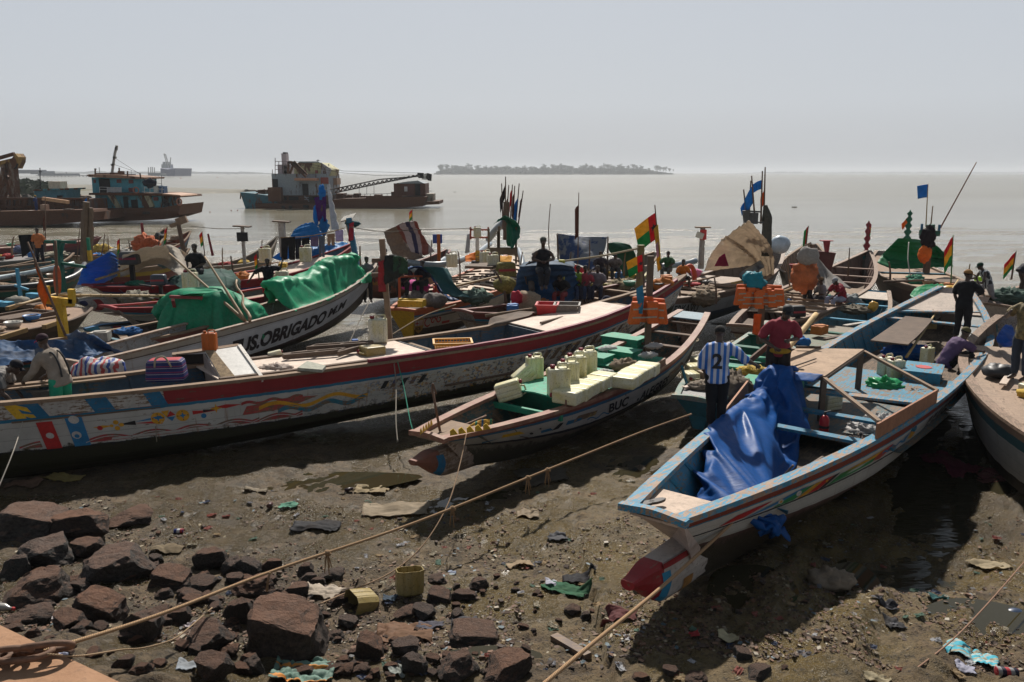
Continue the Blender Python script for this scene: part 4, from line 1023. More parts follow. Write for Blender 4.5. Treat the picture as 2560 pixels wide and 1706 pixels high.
B9=Boat('pirogue','dark open boat with a black pipe and a white pipe along its rails, left edge',PB(-150,735,1.35),PB(200,668,1.7),1.7,1.3,.1,.4,.6,.3,.5,keel=.15,
hull=hullmat([(.25,(.02,.1,.07)),(3,(.05,.06,.05))],wear=.5),inner=paint((.02,.09,.07),.4),cap=WOOD)
B10=Boat('pirogue','pale grey low boat behind the white pipe, left edge',PB(-130,655,1.3),PB(128,634,1.3),1.5,1.2,.1,.1,.6,.7,.5,keel=.1,
hull=hullmat([(.2,(.15,.15,.15)),(3,(.42,.43,.44))],wear=.3),inner=paint((.12,.12,.12),.4),cap=GREY)
B11=Boat('pirogue','maroon-striped boat along the far left edge, nearest the rusty barge',PB(-140,622,1.3),PB(250,598,1.3),1.3,1.15,.2,.3,.5,.3,.5,keel=.05,
hull=hullmat([(.25,(.16,.04,.05)),(.5,(.1,.04,.05)),(3,(.05,.04,.05))],wear=.4),inner=paint((.1,.06,.06),.4),cap=paint((.18,.06,.06),.4))
B12=Boat('pirogue','grey and green boat with an upswept bow carrying an orange bundle, upper left',PB(190,648,1.35),PB(415,572,2.3),.95,1.25,.2,1.1,.5,.05,.5,keel=.1,
hull=hullmat([(.2,(.22,.15,.1)),(.6,(.2,.22,.2)),(3,(.05,.13,.08))],wear=.4),inner=paint((.2,.23,.22),.3),cap=WOOD)
B13=Boat('pirogue','blue and red boat with a white-tipped bow, upper left',PB(250,628,1.35),PB(476,580,1.9),1.0,1.15,.1,.8,.5,.08,.5,keel=.1,
hull=hullmat([(.2,(.22,.04,.04)),(.6,(.03,.1,.17)),(3,(.05,.05,.06))],wear=.4),inner=paint((.3,.1,.06),.3),cap=WOOD,tcolB=WHITE)
B14=Boat('pirogue','narrow grey weathered boat with an upswept bow and faded writing, upper left',PB(455,668,1.35),PB(694,592,2.4),.8,1.25,.1,1.15,.4,.08,.5,keel=.2,
hull=hullmat([(.16,(.28,.24,.19)),(3,(.17,.15,.115))],wear=.55,rust=.2),inner=paint((.14,.12,.1),.5),cap=paint((.3,.26,.21),.4),tcolB=WHITE)
B15=Boat('pirogue','boat with an orange rail and a yellow bow board, painted with a football crest',PB(1003,772,1.65),PB(1283,640,1.9),1.5,1.4,.2,.55,.42,.3,.6,keel=.25,
hull=hullmat([(.2,(.42,.09,.025)),(.27,(.02,.14,.28)),(.8,(.48,.42,.36)),(3,(.09,.05,.03))],wear=.35,rust=.2),cap=paint((.40,.10,.03),.35),tcol=paint((.5,.30,.02),.3),rakeA=.5,inner=paint((.12,.09,.08),.4),capw=.16)
B16=Boat('pirogue','boat with a triangular grey bow board and maroon rail where men sit together',PB(1158,775,1.75),PB(1610,702,1.7),1.1,1.4,.3,.3,.38,.3,.5,keel=.25,
hull=hullmat([(.24,(.18,.05,.045)),(.4,(.04,.2,.3)),(3,(.25,.22,.2))],wear=.4),cap=paint((.20,.07,.055),.4),tcol=paint((.28,.26,.24),.5),inner=paint((.12,.07,.05),.3),rakeA=.6)
B17=Boat('pirogue','red boat with a grey rail pipe and a rainbow-striped white bow, under the striped sail',PB(900,690,1.4),PB(1120,620,2.0),.95,1.3,.1,.6,.5,.15,.5,keel=.15,
hull=hullmat([(.3,(.3,.06,.05)),(.5,(.45,.2,.05)),(3,(.3,.12,.08))],wear=.35),cap=paint((.25,.1,.08),.4),inner=paint((.15,.1,.08),.4),tcolB=WHITE)
B18=Boat('pirogue','yellow-thwarted boat beside the two seated boys, in the middle distance',PB(1390,712,1.35),PB(1610,668,1.5),1.3,1.25,.2,.3,.4,.3,.5,keel=.15,
hull=hullmat([(.2,(.3,.25,.05)),(3,(.15,.12,.08))],wear=.4),inner=paint((.33,.29,.05),.35),cap=paint((.33,.29,.07),.4))
B19=Boat('pirogue','large brown boat with black block lettering on a white band, carrying the beige tent',PB(1585,762,1.5),PB(1945,622,2.2),1.45,1.45,.2,.8,.45,.3,.5,keel=.2,
hull=hullmat([(.22,(.2,.13,.1)),(.72,(.36,.37,.37)),(3,(.05,.07,.1))],wear=.45),inner=paint((.16,.12,.09),.3),cap=paint((.27,.19,.14),.4),capw=.17)
B20=Boat('pirogue','brown boat with a teal band where a man in a dark red shirt leans over',PB(1865,822,1.4),PB(2172,628,2.1),1.45,1.35,.1,.75,.5,.12,.5,keel=.2,
hull=hullmat([(.2,(.22,.14,.1)),(.36,(.02,.2,.17)),(.85,(.16,.17,.15)),(3,(.1,.08,.06))],wear=.45),inner=paint((.16,.10,.08),.3),cap=paint((.26,.17,.12),.4),capw=.16)
B21=Boat('pirogue','small brown boat with a tall maroon box post, behind the small sail tent',PB(1985,690,1.35),PB(2030,612,1.6),1.1,1.25,.2,.4,.4,.3,.5,keel=.1,
hull=hullmat([(.2,(.22,.15,.1)),(3,(.16,.12,.09))],wear=.4),inner=paint((.22,.15,.1),.3),cap=WOOD)
B22=Boat('pirogue','brown-decked boat with a large green tarpaulin and a crossed post, upper right',PB(2450,752,1.45),PB(2215,628,1.8),1.55,1.3,.3,.5,.3,.5,.6,keel=.1,
hull=hullmat([(.25,(.25,.17,.12)),(3,(.16,.09,.07))],wear=.4),inner=paint((.03,.14,.15),.35),cap=paint((.28,.19,.13),.4),capw=.17)
B23=Boat('pirogue','narrow open boat, pale blue inside, between the long blue-railed boat and the teal-banded one',PB(1978,888,1.3),PB(2194,727,1.7),.98,1.2,.2,.5,.35,.4,.55,keel=.1,
hull=hullmat([(.2,(.3,.2,.14)),(3,(.1,.16,.18))],wear=.5),inner=paint((.10,.20,.24),.3),cap=paint((.32,.22,.15),.45),tcolB=LBLUE)
B24=Boat('pirogue','small teal boat with green deck boxes beneath the man in the striped jersey',PB(1735,1010,1.0),PB(1950,812,1.5),.95,1.05,.05,.5,.42,.4,.55,keel=.1,
hull=hullmat([(.12,(.16,.2,.17)),(3,(.03,.14,.16))],wear=.4),inner=paint((.02,.16,.11),.3),cap=paint((.16,.24,.2),.45,wood=(.3,.22,.15)),tcol=paint((.03,.17,.22),.25),rakeA=.3)
B25=Boat('pirogue','white-sided boat cut off by the right edge, with men standing on its plank deck',PB(2800,1190,1.5),PB(2530,792,2.0),1.5,1.5,.2,.5,.7,.35,.55,keel=-.05,
hull=hullmat([(.2,(.3,.2,.14)),(.42,(.05,.13,.15)),(1.1,(.45,.45,.43)),(3,(.015,.012,.01))],wear=.4,algae_v=1.4),inner=paint((.2,.14,.1),.3),cap=paint((.3,.2,.14),.5),capw=.2)
B26=Boat('pirogue','round-ended brown boat heaped with nets, beyond the white-sided boat at the right edge',PB(2485,768,1.35),PB(2760,690,1.5),1.5,1.3,.1,.1,.8,.6,.5,keel=.0,
hull=hullmat([(.25,(.3,.19,.13)),(3,(.2,.13,.09))],wear=.5),inner=paint((.14,.11,.08),.4),cap=paint((.32,.21,.15),.5),capw=.2)
B27=Boat('pirogue','low teal boat with a brown rail squeezed in behind the white pipe, far left',PB(-120,690,1.3),PB(175,640,1.5),1.1,1.25,.1,.4,.5,.3,.5,keel=.1,
hull=hullmat([(.2,(.22,.14,.1)),(3,(.03,.17,.2))],wear=.5),inner=paint((.1,.16,.16),.4),cap=WOOD)
B28=Boat('pirogue','brown boat with a yellow stripe between the blue pleated sail tent and the upswept bows',PB(225,672,1.35),PB(470,622,1.8),.95,1.2,.1,.6,.5,.15,.5,keel=.1,
hull=hullmat([(.2,(.24,.16,.1)),(.4,(.4,.27,.04)),(3,(.2,.06,.05))],wear=.5),inner=paint((.25,.18,.12),.4),cap=WOOD)
B29=Boat('pirogue','dark red boat lying between the red-eye boat and the white lettered boat',PB(420,800,1.35),PB(700,745,1.4),.9,1.2,.1,.3,.5,.3,.5,keel=.1,
hull=hullmat([(.2,(.2,.05,.05)),(3,(.15,.12,.1))],wear=.5),inner=paint((.14,.08,.07),.4),cap=WOODD)
B30=Boat('pirogue','grey-brown boat between the crest boat and the beige tent boat, behind the awning',PB(1430,672,1.4),PB(1640,632,1.7),1.1,1.2,.1,.5,.5,.2,.5,keel=.1,
hull=hullmat([(.2,(.24,.17,.12)),(3,(.12,.14,.14))],wear=.5),inner=paint((.18,.15,.12),.4),cap=WOOD)
# ================================================================== what is painted on, built into and lying in the boats
def W3(l):return[P(*q)for q in l]
# ---------------- B1
b=B1;tp=b.tpx
b.deck(.0,.05,-.05,paint((.50,.38,.29),.2),name='bow_deck')
b.rampaint(.52,.72,.22,.97,paint((.03,.22,.38),.15),'blue_crescent',.05);b.rampaint(.55,1.7,0,.14,RED,'red_edge')
b.rampaint(1.1,1.35,.62,.98,plain((.30,.14,.03),.8,.5,12),'rust_stain',.03)
Rr,Bb,Gg,Yy,Kk=plain((.42,.02,.02),.6,.2,8),plain((.02,.17,.36),.6,.2,8),plain((.02,.20,.06),.6,.2,8),plain((.60,.30,.02),.6,.2,8),INKB
Ww=plain((.5,.48,.45),.6,.2,8)
def vlow(k):return .49-.0*k
b.decal([[(0.0,0),(.55,.02),(1.1,.16),(1.3,.22),(.9,.21),(.45,.17)]],.55,.57,Rr,'painted_leaf')
b.decal([[(.25,0),(.8,.03),(1.45,.13),(1.75,.2),(1.95,.24),(1.6,.23),(1.2,.16),(.75,.09)]],.88,.58,Bb,'painted_scroll')
b.decal([[(0,0),(.55,.0),(1.15,.22),(.6,.2)]],1.85,.585,Gg,'painted_panel');b.decal([[(0,0),(.28,0),(.78,.22),(.55,.22)]],2.5,.585,Yy,'painted_panel');b.decal([[(0,0),(.32,0),(.85,.22),(.52,.22)]],2.8,.585,Rr,'painted_panel')
b.decal([[(0,0),(.2,0),(.7,.22),(.5,.22)]],3.16,.585,Kk,'painted_panel');b.decal([[(0,0),(1.6,.03),(2.3,.12),(.45,.17)]],3.43,.585,Gg,'painted_panel');b.decal([[(0,0),(1.5,.0),(2.1,.1),(.55,.06)]],3.8,.45,Yy,'painted_panel')
b.decal([[(0,.04),(.3,0),(.75,.1),(.9,.22),(.45,.2),(.15,.14)]],5.2,.57,Rr,'painted_leaf');b.decal([circ(0,0,.07),circ(.5,.03,.075)],2.05,.48,Ww,'painted_flower');b.decal([circ(0,0,.035),circ(1.35,.05,.04)],2.05,.48,Yy,'painted_flower',off=.012)
b.decal([wave(0,1.1,.1,.03,.4,.028)],5.6,.56,Bb,'painted_scroll');b.decal([[(0,.02),(.25,-.03),(.45,.06),(.3,.2),(.08,.18)]],7.0,.53,Yy,'painted_fruit');b.decal([[(0,.02),(.18,0),(.35,.2),(.1,.14)]],6.65,.53,Bb,'painted_scroll')
for k in range(7):
    b.decal([[(0,0),(.26,0),(.42,.28),(.16,.28)]],8.2+k*.42,.62,INKB,'faded_letter');b.decal([[(.06,.0),(.11,0),(.27,.28),(.22,.28)],[(.1,.12),(.26,.12),(.28,.16),(.12,.16)]],8.2+k*.42,.62,Ww,'letter_stroke',off=.012)
for px in(2470,2330):b.thwart(tp(px),.24,-.08,.05,b.cap,skew=.03)
b.thwart(tp(2300,1030),.2,-.25,.05,b.inner);b.thwart(tp(2250,1070),.2,-.35,.05,b.inner);b.thwart(.86,.25,-.1,.05,b.cap)
b.deck(.905,.985,-.06,paint((.42,.34,.28),.3),name='stern_deck');b.deck(.70,.86,.0,WOODD,-.0+.05,.6,name='loose_plank',th=.035);b.deck(.76,.90,-.09,GREY,-.95,-.5,name='side_bench')
b.deck(.50,.62,-.42,paint((.05,.22,.33),.5),name='deck');b.deck(.33,.49,-.52,paint((.07,.11,.12),.5),name='deck');b.bulk(.62,paint((.05,.2,.3),.35),-.42);b.bulk(.12,b.inner,-.45)
mb=MB();mb.box((0,0,.14),(1.05,.75,.26));mb.box((0,0,.285),(1.1,.8,.03),0);o=mb.build('hatch_box',paint((.05,.24,.36),.45),b.root);o.location=b.loc(P(2306,950,1.02));o.rotation_euler.z=.1
mb=MB();mb.tube([(0,0,.302),(0,0,.312)],.17,20);h2=mb.build('red_disc',Rr,o)
ro=empty('sun_roof',P(2060,1084,.95),0,'low plywood roof on four timber posts with long diagonal braces, over the blue-railed boat','roof')
RZ=1.98;c4=[P(1909,922,RZ),P(1994,870,RZ),P(2160,873,RZ),P(2062,940,RZ)]
mb=MB();mb.prism(c4,(0,0,-.03));keep(mb.build('roof_panel',paint((.40,.28,.19),.15,.8)),ro)
mb=MB();
for i in range(4):mb.bar(c4[i]+Vector((0,0,-.06)),c4[(i+1)%4]+Vector((0,0,-.06)),.05,.06)
keep(mb.build('roof_frame',WOODD),ro)
for q in c4:
    ctr=(c4[0]+c4[2])/2;q2=q.lerp(ctr,.06);mb=MB();mb.bar((q2.x,q2.y,.72),(q2.x,q2.y,RZ-.09),.1,.08);keep(mb.build('post',WOODD),ro)
gq=b.world(b.G(b.tpx(2190,1112),-1))+Vector((0,0,.05));gq2=b.world(b.G(b.tpx(2337,1005),-1))+Vector((0,0,.05))
mb=MB();mb.bar(gq+Vector((0,0,.12)),gq2+Vector((0,0,.12)),.035,.24);keep(mb.build('side_board',paint((.33,.15,.08),.2)),ro)
mb=MB();mb.bar(c4[3]-Vector((0,0,.05)),gq+Vector((.1,.15,.22)),.07,.05);keep(mb.build('brace',WOOD),ro)
mb=MB();mb.bar(c4[2]-Vector((0,0,.05)),gq2+Vector((0,0,.22)),.07,.05);keep(mb.build('brace',WOOD),ro)
mb=MB();a_,b_=P(1804,1052,1.55),P(1868,968,1.55);mb.bar(a_,b_,.035,.26);keep(mb.build('side_board',paint((.38,.17,.08),.2)),ro)
tag(cloth('scrap',[W3([(1985,930,2.0),(2059,938,2.0)]),W3([(1990,950,1.93),(2035,955,1.9)])],tarp((.02,.13,.42)),8,10,.02),'small flat scrap of blue sheet on the near edge of the plywood roof','tarpaulin')
TB=tarp((.004,.10,.38),.42,.08,(.05,.13,.36));TBL=tarp((.02,.12,.40),.32,.3)
def fall(corner,du,dv,nu,nv,load,boat=None,grow=-.3,frames=64,bend=.12,seed=4,pin=None,amp=1.0):
    """let a sheet fall over a load with the cloth solver; corner and the two edges are world vectors"""
    global TMP
    if TMP is None:TMP=bpy.data.scenes.new('scratch')
    sc=TMP;made=[]
    def solid(me):
        ob=bpy.data.objects.new('load',me);sc.collection.objects.link(ob);ob.modifiers.new('c','COLLISION');ob.collision.thickness_outer=.015;ob.collision.cloth_friction=40;made.append(ob)
    if boat is not None:
        for ch in boat.root.children:
            if ch.name.startswith(('hull','gunwale')):
                me=ch.data.copy();me.transform(Matrix.Translation(boat.root.location)@boat.root.rotation_euler.to_matrix().to_4x4());solid(me)
    mb=MB()
    for c,r in load:
        if len(r)==4:mb.rings([[Vector((c[0]+r[0]*k*cos(a),c[1]+r[1]*k*sin(a),z))for a in[2*pi*q/14 for q in range(14)]]for z,k in((r[3],1.2),(lerp(r[3],c[2],.5),1),(lerp(r[3],c[2],.85),.75),(lerp(r[3],c[2],.97),.45),(c[2],.1))])
        else:mb.ell(c,r,0,14,9)
    o_=mb.build('load',WOOD);me=o_.data;bpy.data.objects.remove(o_);solid(me)
    mb=MB();corner,du,dv=Vector(corner),Vector(du),Vector(dv)
    mb.grid([[corner+du*(i/(nu-1))+dv*(k/(nv-1))+Vector((0,0,amp*.10*noise.noise(Vector((i/nu*6,k/nv*6,seed)))+.04*noise.noise(Vector((i/nu*17,k/nv*17,seed)))))for k in range(nv)]for i in range(nu)])
    ob=mb.build('sheet',WOOD);col.objects.unlink(ob);sc.collection.objects.link(ob)
    md=ob.modifiers.new('cloth','CLOTH');st=md.settings
    if pin:vg=ob.vertex_groups.new(name='pin');vg.add([v.index for v in ob.data.vertices if math.hypot(v.co.x-pin[0],v.co.y-pin[1])<pin[2]],1.0,'REPLACE');st.vertex_group_mass='pin'
    st.quality=6;st.mass=.25;st.tension_stiffness=25;st.compression_stiffness=25;st.shear_stiffness=12;st.bending_stiffness=bend;st.air_damping=1.2;st.shrink_min=grow
    cs=md.collision_settings;cs.collision_quality=3;cs.distance_min=.012;cs.use_self_collision=True;cs.self_distance_min=.012
    md.point_cache.frame_start=1;md.point_cache.frame_end=frames+5;sc.frame_start=1;sc.frame_end=frames+5
    for f in range(1,frames+1):sc.frame_set(f)
    sc.view_layers[0].update();me=bpy.data.meshes.new_from_object(ob.evaluated_get(sc.view_layers[0].depsgraph))
    bpy.data.objects.remove(ob)
    for q in made:bpy.data.objects.remove(q)
    return me
pk=P(1950,940,1.9);bd=Vector((B1.B.x-B1.A.x,B1.B.y-B1.A.y,0)).normalized();bn=Vector((-bd.y,bd.x,0));c_=Vector((4.08,13.2,2.05))+bn*.16
me=fall(c_-bd*2.5-bn*.95,bd*5.0,bn*2.3,90,50,[((pk.x,pk.y+.05,1.97),(.55,.42,0,.4)),(P(1790,1175,1.1),(.45,.38,.46)),(P(1890,1150,1.0),(.38,.4,.5)),(P(1845,1090,1.1),(.42,.4,.5)),(P(1757,1225,.85),(.3,.3,.4)),(P(1960,1085,.95),(.4,.4,.48)),(P(2050,1112,1.0),(.36,.3,.36)),(P(1985,1010,1.0),(.4,.4,.55))],B1,grow=-.5,bend=.04,amp=2.2,pin=(pk.x,pk.y,.2))
me.name='tarpaulin';me.materials.clear();me.materials.append(TB);me.polygons.foreach_set('use_smooth',[True]*len(me.polygons))
o=bpy.data.objects.new('tarpaulin',me);link(o);tag(o,'big rumpled blue tarpaulin heaped over the front of the long blue-railed boat','tarpaulin')
md=o.modifiers.new('s','SUBSURF');md.levels=md.render_levels=1;md=o.modifiers.new('thickness','SOLIDIFY');md.thickness=.006
mb=MB();q=P(1753,1255,.85);mb.bar(q-Vector((0,0,.3)),ZT(q,1168)+Vector((-.05,0,0)),.075,.06);tag(mb.build('mooring_post',WOOD),'short splintered wooden post in front of the big blue tarpaulin','post')
for i,(x,y)in enumerate(((1616,1262),(1642,1256))):
    q=P(x,y,2.0);mb=MB();mb.rings([ering(q+Vector((0,0,dz)),Vector((.85,.5,0)).normalized(),Vector((-.5,.85,0)).normalized(),.13*k,.05*k,14)for dz,k in((0,.95),(.025,1),(.03,.9))])
    s_=mb.build('sandal',plain((.03,.022,.018),.6));mb=MB();mb.tube([q+Vector((0,-.05,.03)),q+Vector((.03,0,.09)),q+Vector((.02,.05,.03))],.012,6);keep(mb.build('strap',plain((.08,.06,.05),.6)),s_)if False else None
    tag(s_,'dark flat sandal on the bow deck of the blue-railed boat, '+('nearer the bow edge' if i==0 else 'nearer the blue inside'),'sandal','sandals on the bow deck')
q=P(2058,1092,1.0);e_=empty('fire_extinguisher',q,0,'red fire extinguisher standing by the roof post of the blue-railed boat','fire extinguisher')
mb=MB();mb.tube([(0,0,0),(0,0,.01),(0,0,.33),(0,0,.38),(0,0,.41)],[.07,.085,.085,.06,.025],16);mb.build('cylinder',plain((.42,.012,.015),.3,.1,5,darkamt=.1),e_,True)
mb=MB();mb.tube([(0,0,.41),(0,0,.46)],.022,10);mb.bar((-.02,0,.46),(.1,0,.49),.02);mb.build('valve',INKB,e_);mb=MB();mb.tube([(0,0,.17),(0,0,.22)],.088,16);mb.build('band',INKB,e_)
jerrycan(P(2213,944,1.0),.3,'white jerry can, left one of the two standing together behind the near brace',CANW,s=1.15);jerrycan(P(2236,950,1.0),.2,'white jerry can, right one of the two standing together behind the near brace',CANW,s=1.15)
jerrycan(P(2316,908,1.05),.5,'yellowish jerry can just left of the crouching man in purple',CANM);jerrycan(P(2060,1008,1.2),.4,'white jerry can lying on its side under the plywood roof',CANW,tilt=(0,1.55))
tag(cushion('plastic_bag',P(2212,965,1.1),(.36,.25,.15),tarp((.05,.42,.17),.3,.1),.9,seed=2,nu=36,nv=22,fr=3),'crumpled bright green plastic bag on the deck of the blue-railed boat','bag')
tag(cushion('white_sack',P(2200,1058,1.12),(.3,.2,.14),tarp((.6,.58,.56),.5,.2),.9,seed=5,nu=36,nv=22,fr=3),'crumpled white sack against the brown side board, the upper one','sack')
tag(cushion('white_sack',P(2155,1078,1.05),(.33,.22,.12),tarp((.5,.48,.47),.5,.4),.9,seed=6,nu=36,nv=22,fr=3),'dirty white sack lower down beside the brown side board','sack')
tag(cushion('net_heap',P(2150,1105,1.02),(.35,.2,.1),plain((.06,.05,.045),.9,.4,20,bumps=1),1.0,seed=7,nu=36,nv=20,fr=5),'dark tangle of net and rags behind the right end of the blue tarpaulin','net')
tag(cushion('net_heap',P(2290,985,1.0),(.4,.3,.08),plain((.07,.06,.05),.9,.4,20,bumps=1),1.0,seed=9,nu=36,nv=20,fr=5),'dark scraps of net on the deck by the blue hatch box','net')
tag(cushion('blue_sheet',P(2270,880,1.05),(.6,.3,.2),TB,.8,seed=4,nu=36,nv=20),'blue sheet stuffed in the hold behind the two white jerry cans','tarpaulin')
tag(cushion('basin',P(2110,1070,1.0),(.3,.2,.06),plain((.05,.09,.25),.4),.1,seed=4),'shallow blue basin beside the fire extinguisher','basin')
rope('coiled_rope',[P(2425+12*cos(k*.9),850+(k%7)*5,1.35+.02*(k%3))for k in range(24)],.018,'pale coil of rope on the thwart by the crouching man',c=(.42,.38,.28),n=5)
pb=pole(P(2266,893,1.15),PY(2395,700,P(2395,700,2.2).y),.03,'bamboo pole through a cut plastic can, leaning to the man in the black shirt','pole',paint((.48,.34,.15),.15));mb=MB();mb.box((0,0,0),(.35,.22,.22));o=mb.build('cut_can',CANB,pb);o.location=at(2322,812,P(2266,893,1.15).lerp(PY(2395,700,P(2395,700,2.2).y),.4))-pb.location
# ---------------- B2
b=B2;tp=b.tpx;GD=paint((.025,.27,.16),.3)
b.deck(.0,.1,-.03,WOOD,name='bow_deck');b.bulk(.155+.02,WOODD,-.35)
tA,tB,tC,tD=tp(1440),tp(1530),tp(1590),tp(1670)
b.deck(tA-.01,tB,.03,GD,crown=.13);b.bulk(tA,paint((.02,.17,.11),.25),.02,arch=.12);b.thwart(tA-.035,.08,-.16,.11,GD)
b.deck(tB+.02,tC+.05,-.02,GD,crown=.06);b.bulk(tB+.03,DGREEN,-.03);b.deck(tC+.09,tD+.05,-.06,GD,crown=.05);b.bulk(tC+.09,DGREEN,-.06);b.bulk(tD+.06,GREY,-.1)
for(x,y,z,sx_,sy_,sz_)in((1545,893,1.5,.5,.95,.18),(1560,862,1.55,.55,1.0,.2),(1495,905,1.48,.5,.55,.15)):
    q=P(x,y,z-.15);mb=MB();mb.box((0,0,sz_/2),(sx_,sy_,sz_));mb.box((0,0,sz_+.012),(sx_+.06,sy_+.06,.025));o=mb.build('hatch_box',GD,b.root);o.location=b.loc(q)
for t_ in(.80,.88,.95):b.thwart(t_,.18,-.08,.05,WOODD)
b.deck(.70,.78,-.35,WOOD,name='deck');b.deck(.955,.995,.03,paint((.12,.22,.28),.3),name='stern_board')
b.text('BUC',4.35,.62,.40,INKB,.035,1.15);b.text('ALEGRES',5.95,.66,.36,INKB,.03,1.15)
b.text('.',5.75,.62,.4,INKB,.05,1.2)
b.decal([circ(0,0,.05),circ(.28,.12,.03)],1.75,.55,INKB,'painted_eye');b.decal([[(0,0),(.22,.02),(.42,.2),(.3,.21)]],2.3,.62,INKB,'painted_comma');b.decal([[(0,0),(.35,.02),(.3,.12),(.02,.1)]],2.0,.62,BLUE,'painted_patch');b.decal([[(0,0),(.5,.02),(.62,.1),(.1,.14)]],2.75,.55,BLUE,'painted_patch')
b.decal([[(0,0),(.5,.2),(.05,.1)]],.45,.7,BLUE,'painted_wedge');b.decal([[(0,0),(.6,.02),(.5,.16),(.1,.15)]],1.0,.5,YEL,'painted_patch');b.decal([[(0,0),(.8,.0),(.9,.14),(.2,.18)]],3.0,.52,paint((.5,.36,.12),.6),'painted_patch');b.decal([wave(0,.9,0,.05,.5,.02)],3.5,.6,BLUE,'painted_scroll')
b.rampaint(.42,.6,.15,.98,BLUE,'blue_crescent',.06)
for a in[((1050,1088),(1082,1062)),((1125,1090),(1228,1073))]:
    p0,p1=P(*a[0],1.56),P(*a[1],1.56);n=5;mb=MB()
    for k in range(n):
        u0,u1=p0.lerp(p1,k/n),p0.lerp(p1,(k+.95)/n);mb.prism([u0,u1,u1.lerp(u0,.15)+Vector((0,0,.03)),u0.lerp(u1,.4)+Vector((0,0,.11)),u0+Vector((0,0,.08))],(0,.03,0))
    keep(mb.build('carved_trim',YEL),b.root)
an=empty('iron_anchor',P(1100,1078,1.5),0,'rusty iron bar with a hooked end standing at the bow of the green-decked boat','anchor');mb=MB();aa=[P(1078,972,1.9),P(1082,960,2.0),P(1092,965,1.95)];
q0_=P(1100,1078,1.45);tpnt=ZT(q0_,968)+Vector((-.12,0,0));mb.tube([q0_-an.location,tpnt-an.location],.022,8);mb.tube(crom([tpnt-an.location,tpnt+Vector((.02,0,.05))-an.location,tpnt+Vector((.07,0,-.12))-an.location],5),.015,6);mb.build('bar',RUST,an,True)
mb=MB();mb.tube(crom([q0_-an.location,q0_+Vector((.1,.05,-.04))-an.location,P(1215,1040,1.35)-an.location],5),.02,8);mb.build('shank',RUST,an,True)
tag(cloth('painted_cloth',[W3([(1160,1072,1.4),(1195,1052,1.45),(1228,1048,1.4)]),W3([(1165,1082,1.3),(1200,1068,1.35),(1230,1062,1.3)])],stripes([(3,(.55,.3,.03)),(1,(.03,.2,.12)),(2,(.5,.26,.03)),(1,(.03,.1,.2))],0,4),12,16,.03,5),'yellow and green patterned cloth in the bow of the green-decked boat','cloth')
def rowcans(p0,p1,n,lab,rz,tilt=None,mat=None,s=1.05,group='pale jerry cans on the green-decked boat'):
    ords=['nearest','second','third','fourth','fifth','sixth']
    for i in range(n):jerrycan(p0.lerp(p1,i/max(1,n-1))+Vector((random.uniform(-.03,.03),random.uniform(-.02,.02),0)),rz+random.uniform(-.09,.09),'%s %s'%(ords[i],lab),mat,group,tilt,s)
bz=B2.rz
rowcans(P(1452,996,1.57),P(1535,952,1.58),5,'jerry can in the row lying flat on the near side of the green deck',bz+.12,(radians(-90),0),CANM,1.2)
rowcans(P(1394,990,1.50),P(1462,938,1.52),4,'upright jerry can in the row standing on the first green deck',.25,None,CANM,1.28)
rowcans(P(1590,958,1.57),P(1645,926,1.58),5,'jerry can in the row lying flat on the second green deck',bz+.12,(radians(-90),0),CANM,1.2)
jerrycan(P(1242,985,1.42),-.1,'jerry can tipped on its side at the front left of the green deck',CANM,tilt=(0,1.25),s=1.15);jerrycan(P(1336,946,1.45),.3,'jerry can with a small coloured sticker, leaning behind the tipped one',CANM,s=1.15);jerrycan(P(1290,958,1.38),.3,'greenish jerry can half hidden behind the tipped one',CANM,s=1.1,tilt=(0,.9))
jerrycan(P(1375,932,1.46),bz,'jerry can lying across the far side of the first green deck, left one',CANM,s=1.15,tilt=(radians(80),0));jerrycan(P(1420,918,1.46),bz,'jerry can lying across the far side of the first green deck, right one',CANM,s=1.15,tilt=(radians(80),0))
mb=MB();q=P(1335,925,1.6)
for i,(x,y,z,l)in enumerate(((1360,967,1.5,'white rag on the front of the first green deck'),(1508,932,1.5,'white rag between the two groups of jerry cans'),(1520,872,1.62,'white cloth draped on the left corner of the raised green box'),(1635,865,1.62,'white fluffy rag right of the farthest green box'),(1620,888,1.6,'folded white cloth right of the nearer green box'))):
    tag(cushion('white_rag',P(x,y,z-.06),(.24,.12,.06),tarp((.62,.60,.58),.8,.15),.9,seed=i+20,nu=26,nv=16,fr=3,rz=.4),l,'cloth')
tag(cushion('canvas_bag',P(1560,915,1.5),(.3,.2,.13),tarp((.30,.22,.15),.8,.3),.8,seed=31,nu=26,nv=16,fr=3),'tan canvas bag left of the second row of flat jerry cans','bag')
jerrycan(P(1700,842,1.1),.2,'dirty white can under the thwart at the far end of the green-decked boat',CANW,s=1.1);rope('coiled_rope',[P(1718+22*cos(k*1.1)+k*.3,850+8*sin(k*1.1),1.15+.006*k)for k in range(26)],.014,'loose grey coil of rope on the far deck of the green-decked boat',c=(.33,.28,.2),n=5)
for k in range(3):b_=b.side(0,0)
mb=MB();q=P(1704,915,1.45);mb.bar(q,P(1732,1010,.75),.05,.04);tag(mb.build('teal_pole',paint((.03,.16,.2),.3)),'thin teal pole leaning on the side of the green-decked boat','pole')
for px in(1422,1462,1560,1645):
    t_=B2.tpx(px);mb=MB();q=B2.G(t_,-1);q2=B2.G(t_+.05,-1);mb.bar(q+Vector((0,.06,.1)),q2+Vector((0,.06,.1)),.04,.13);mb.build('rail_block',paint((.22,.12,.08),.4),B2.root)
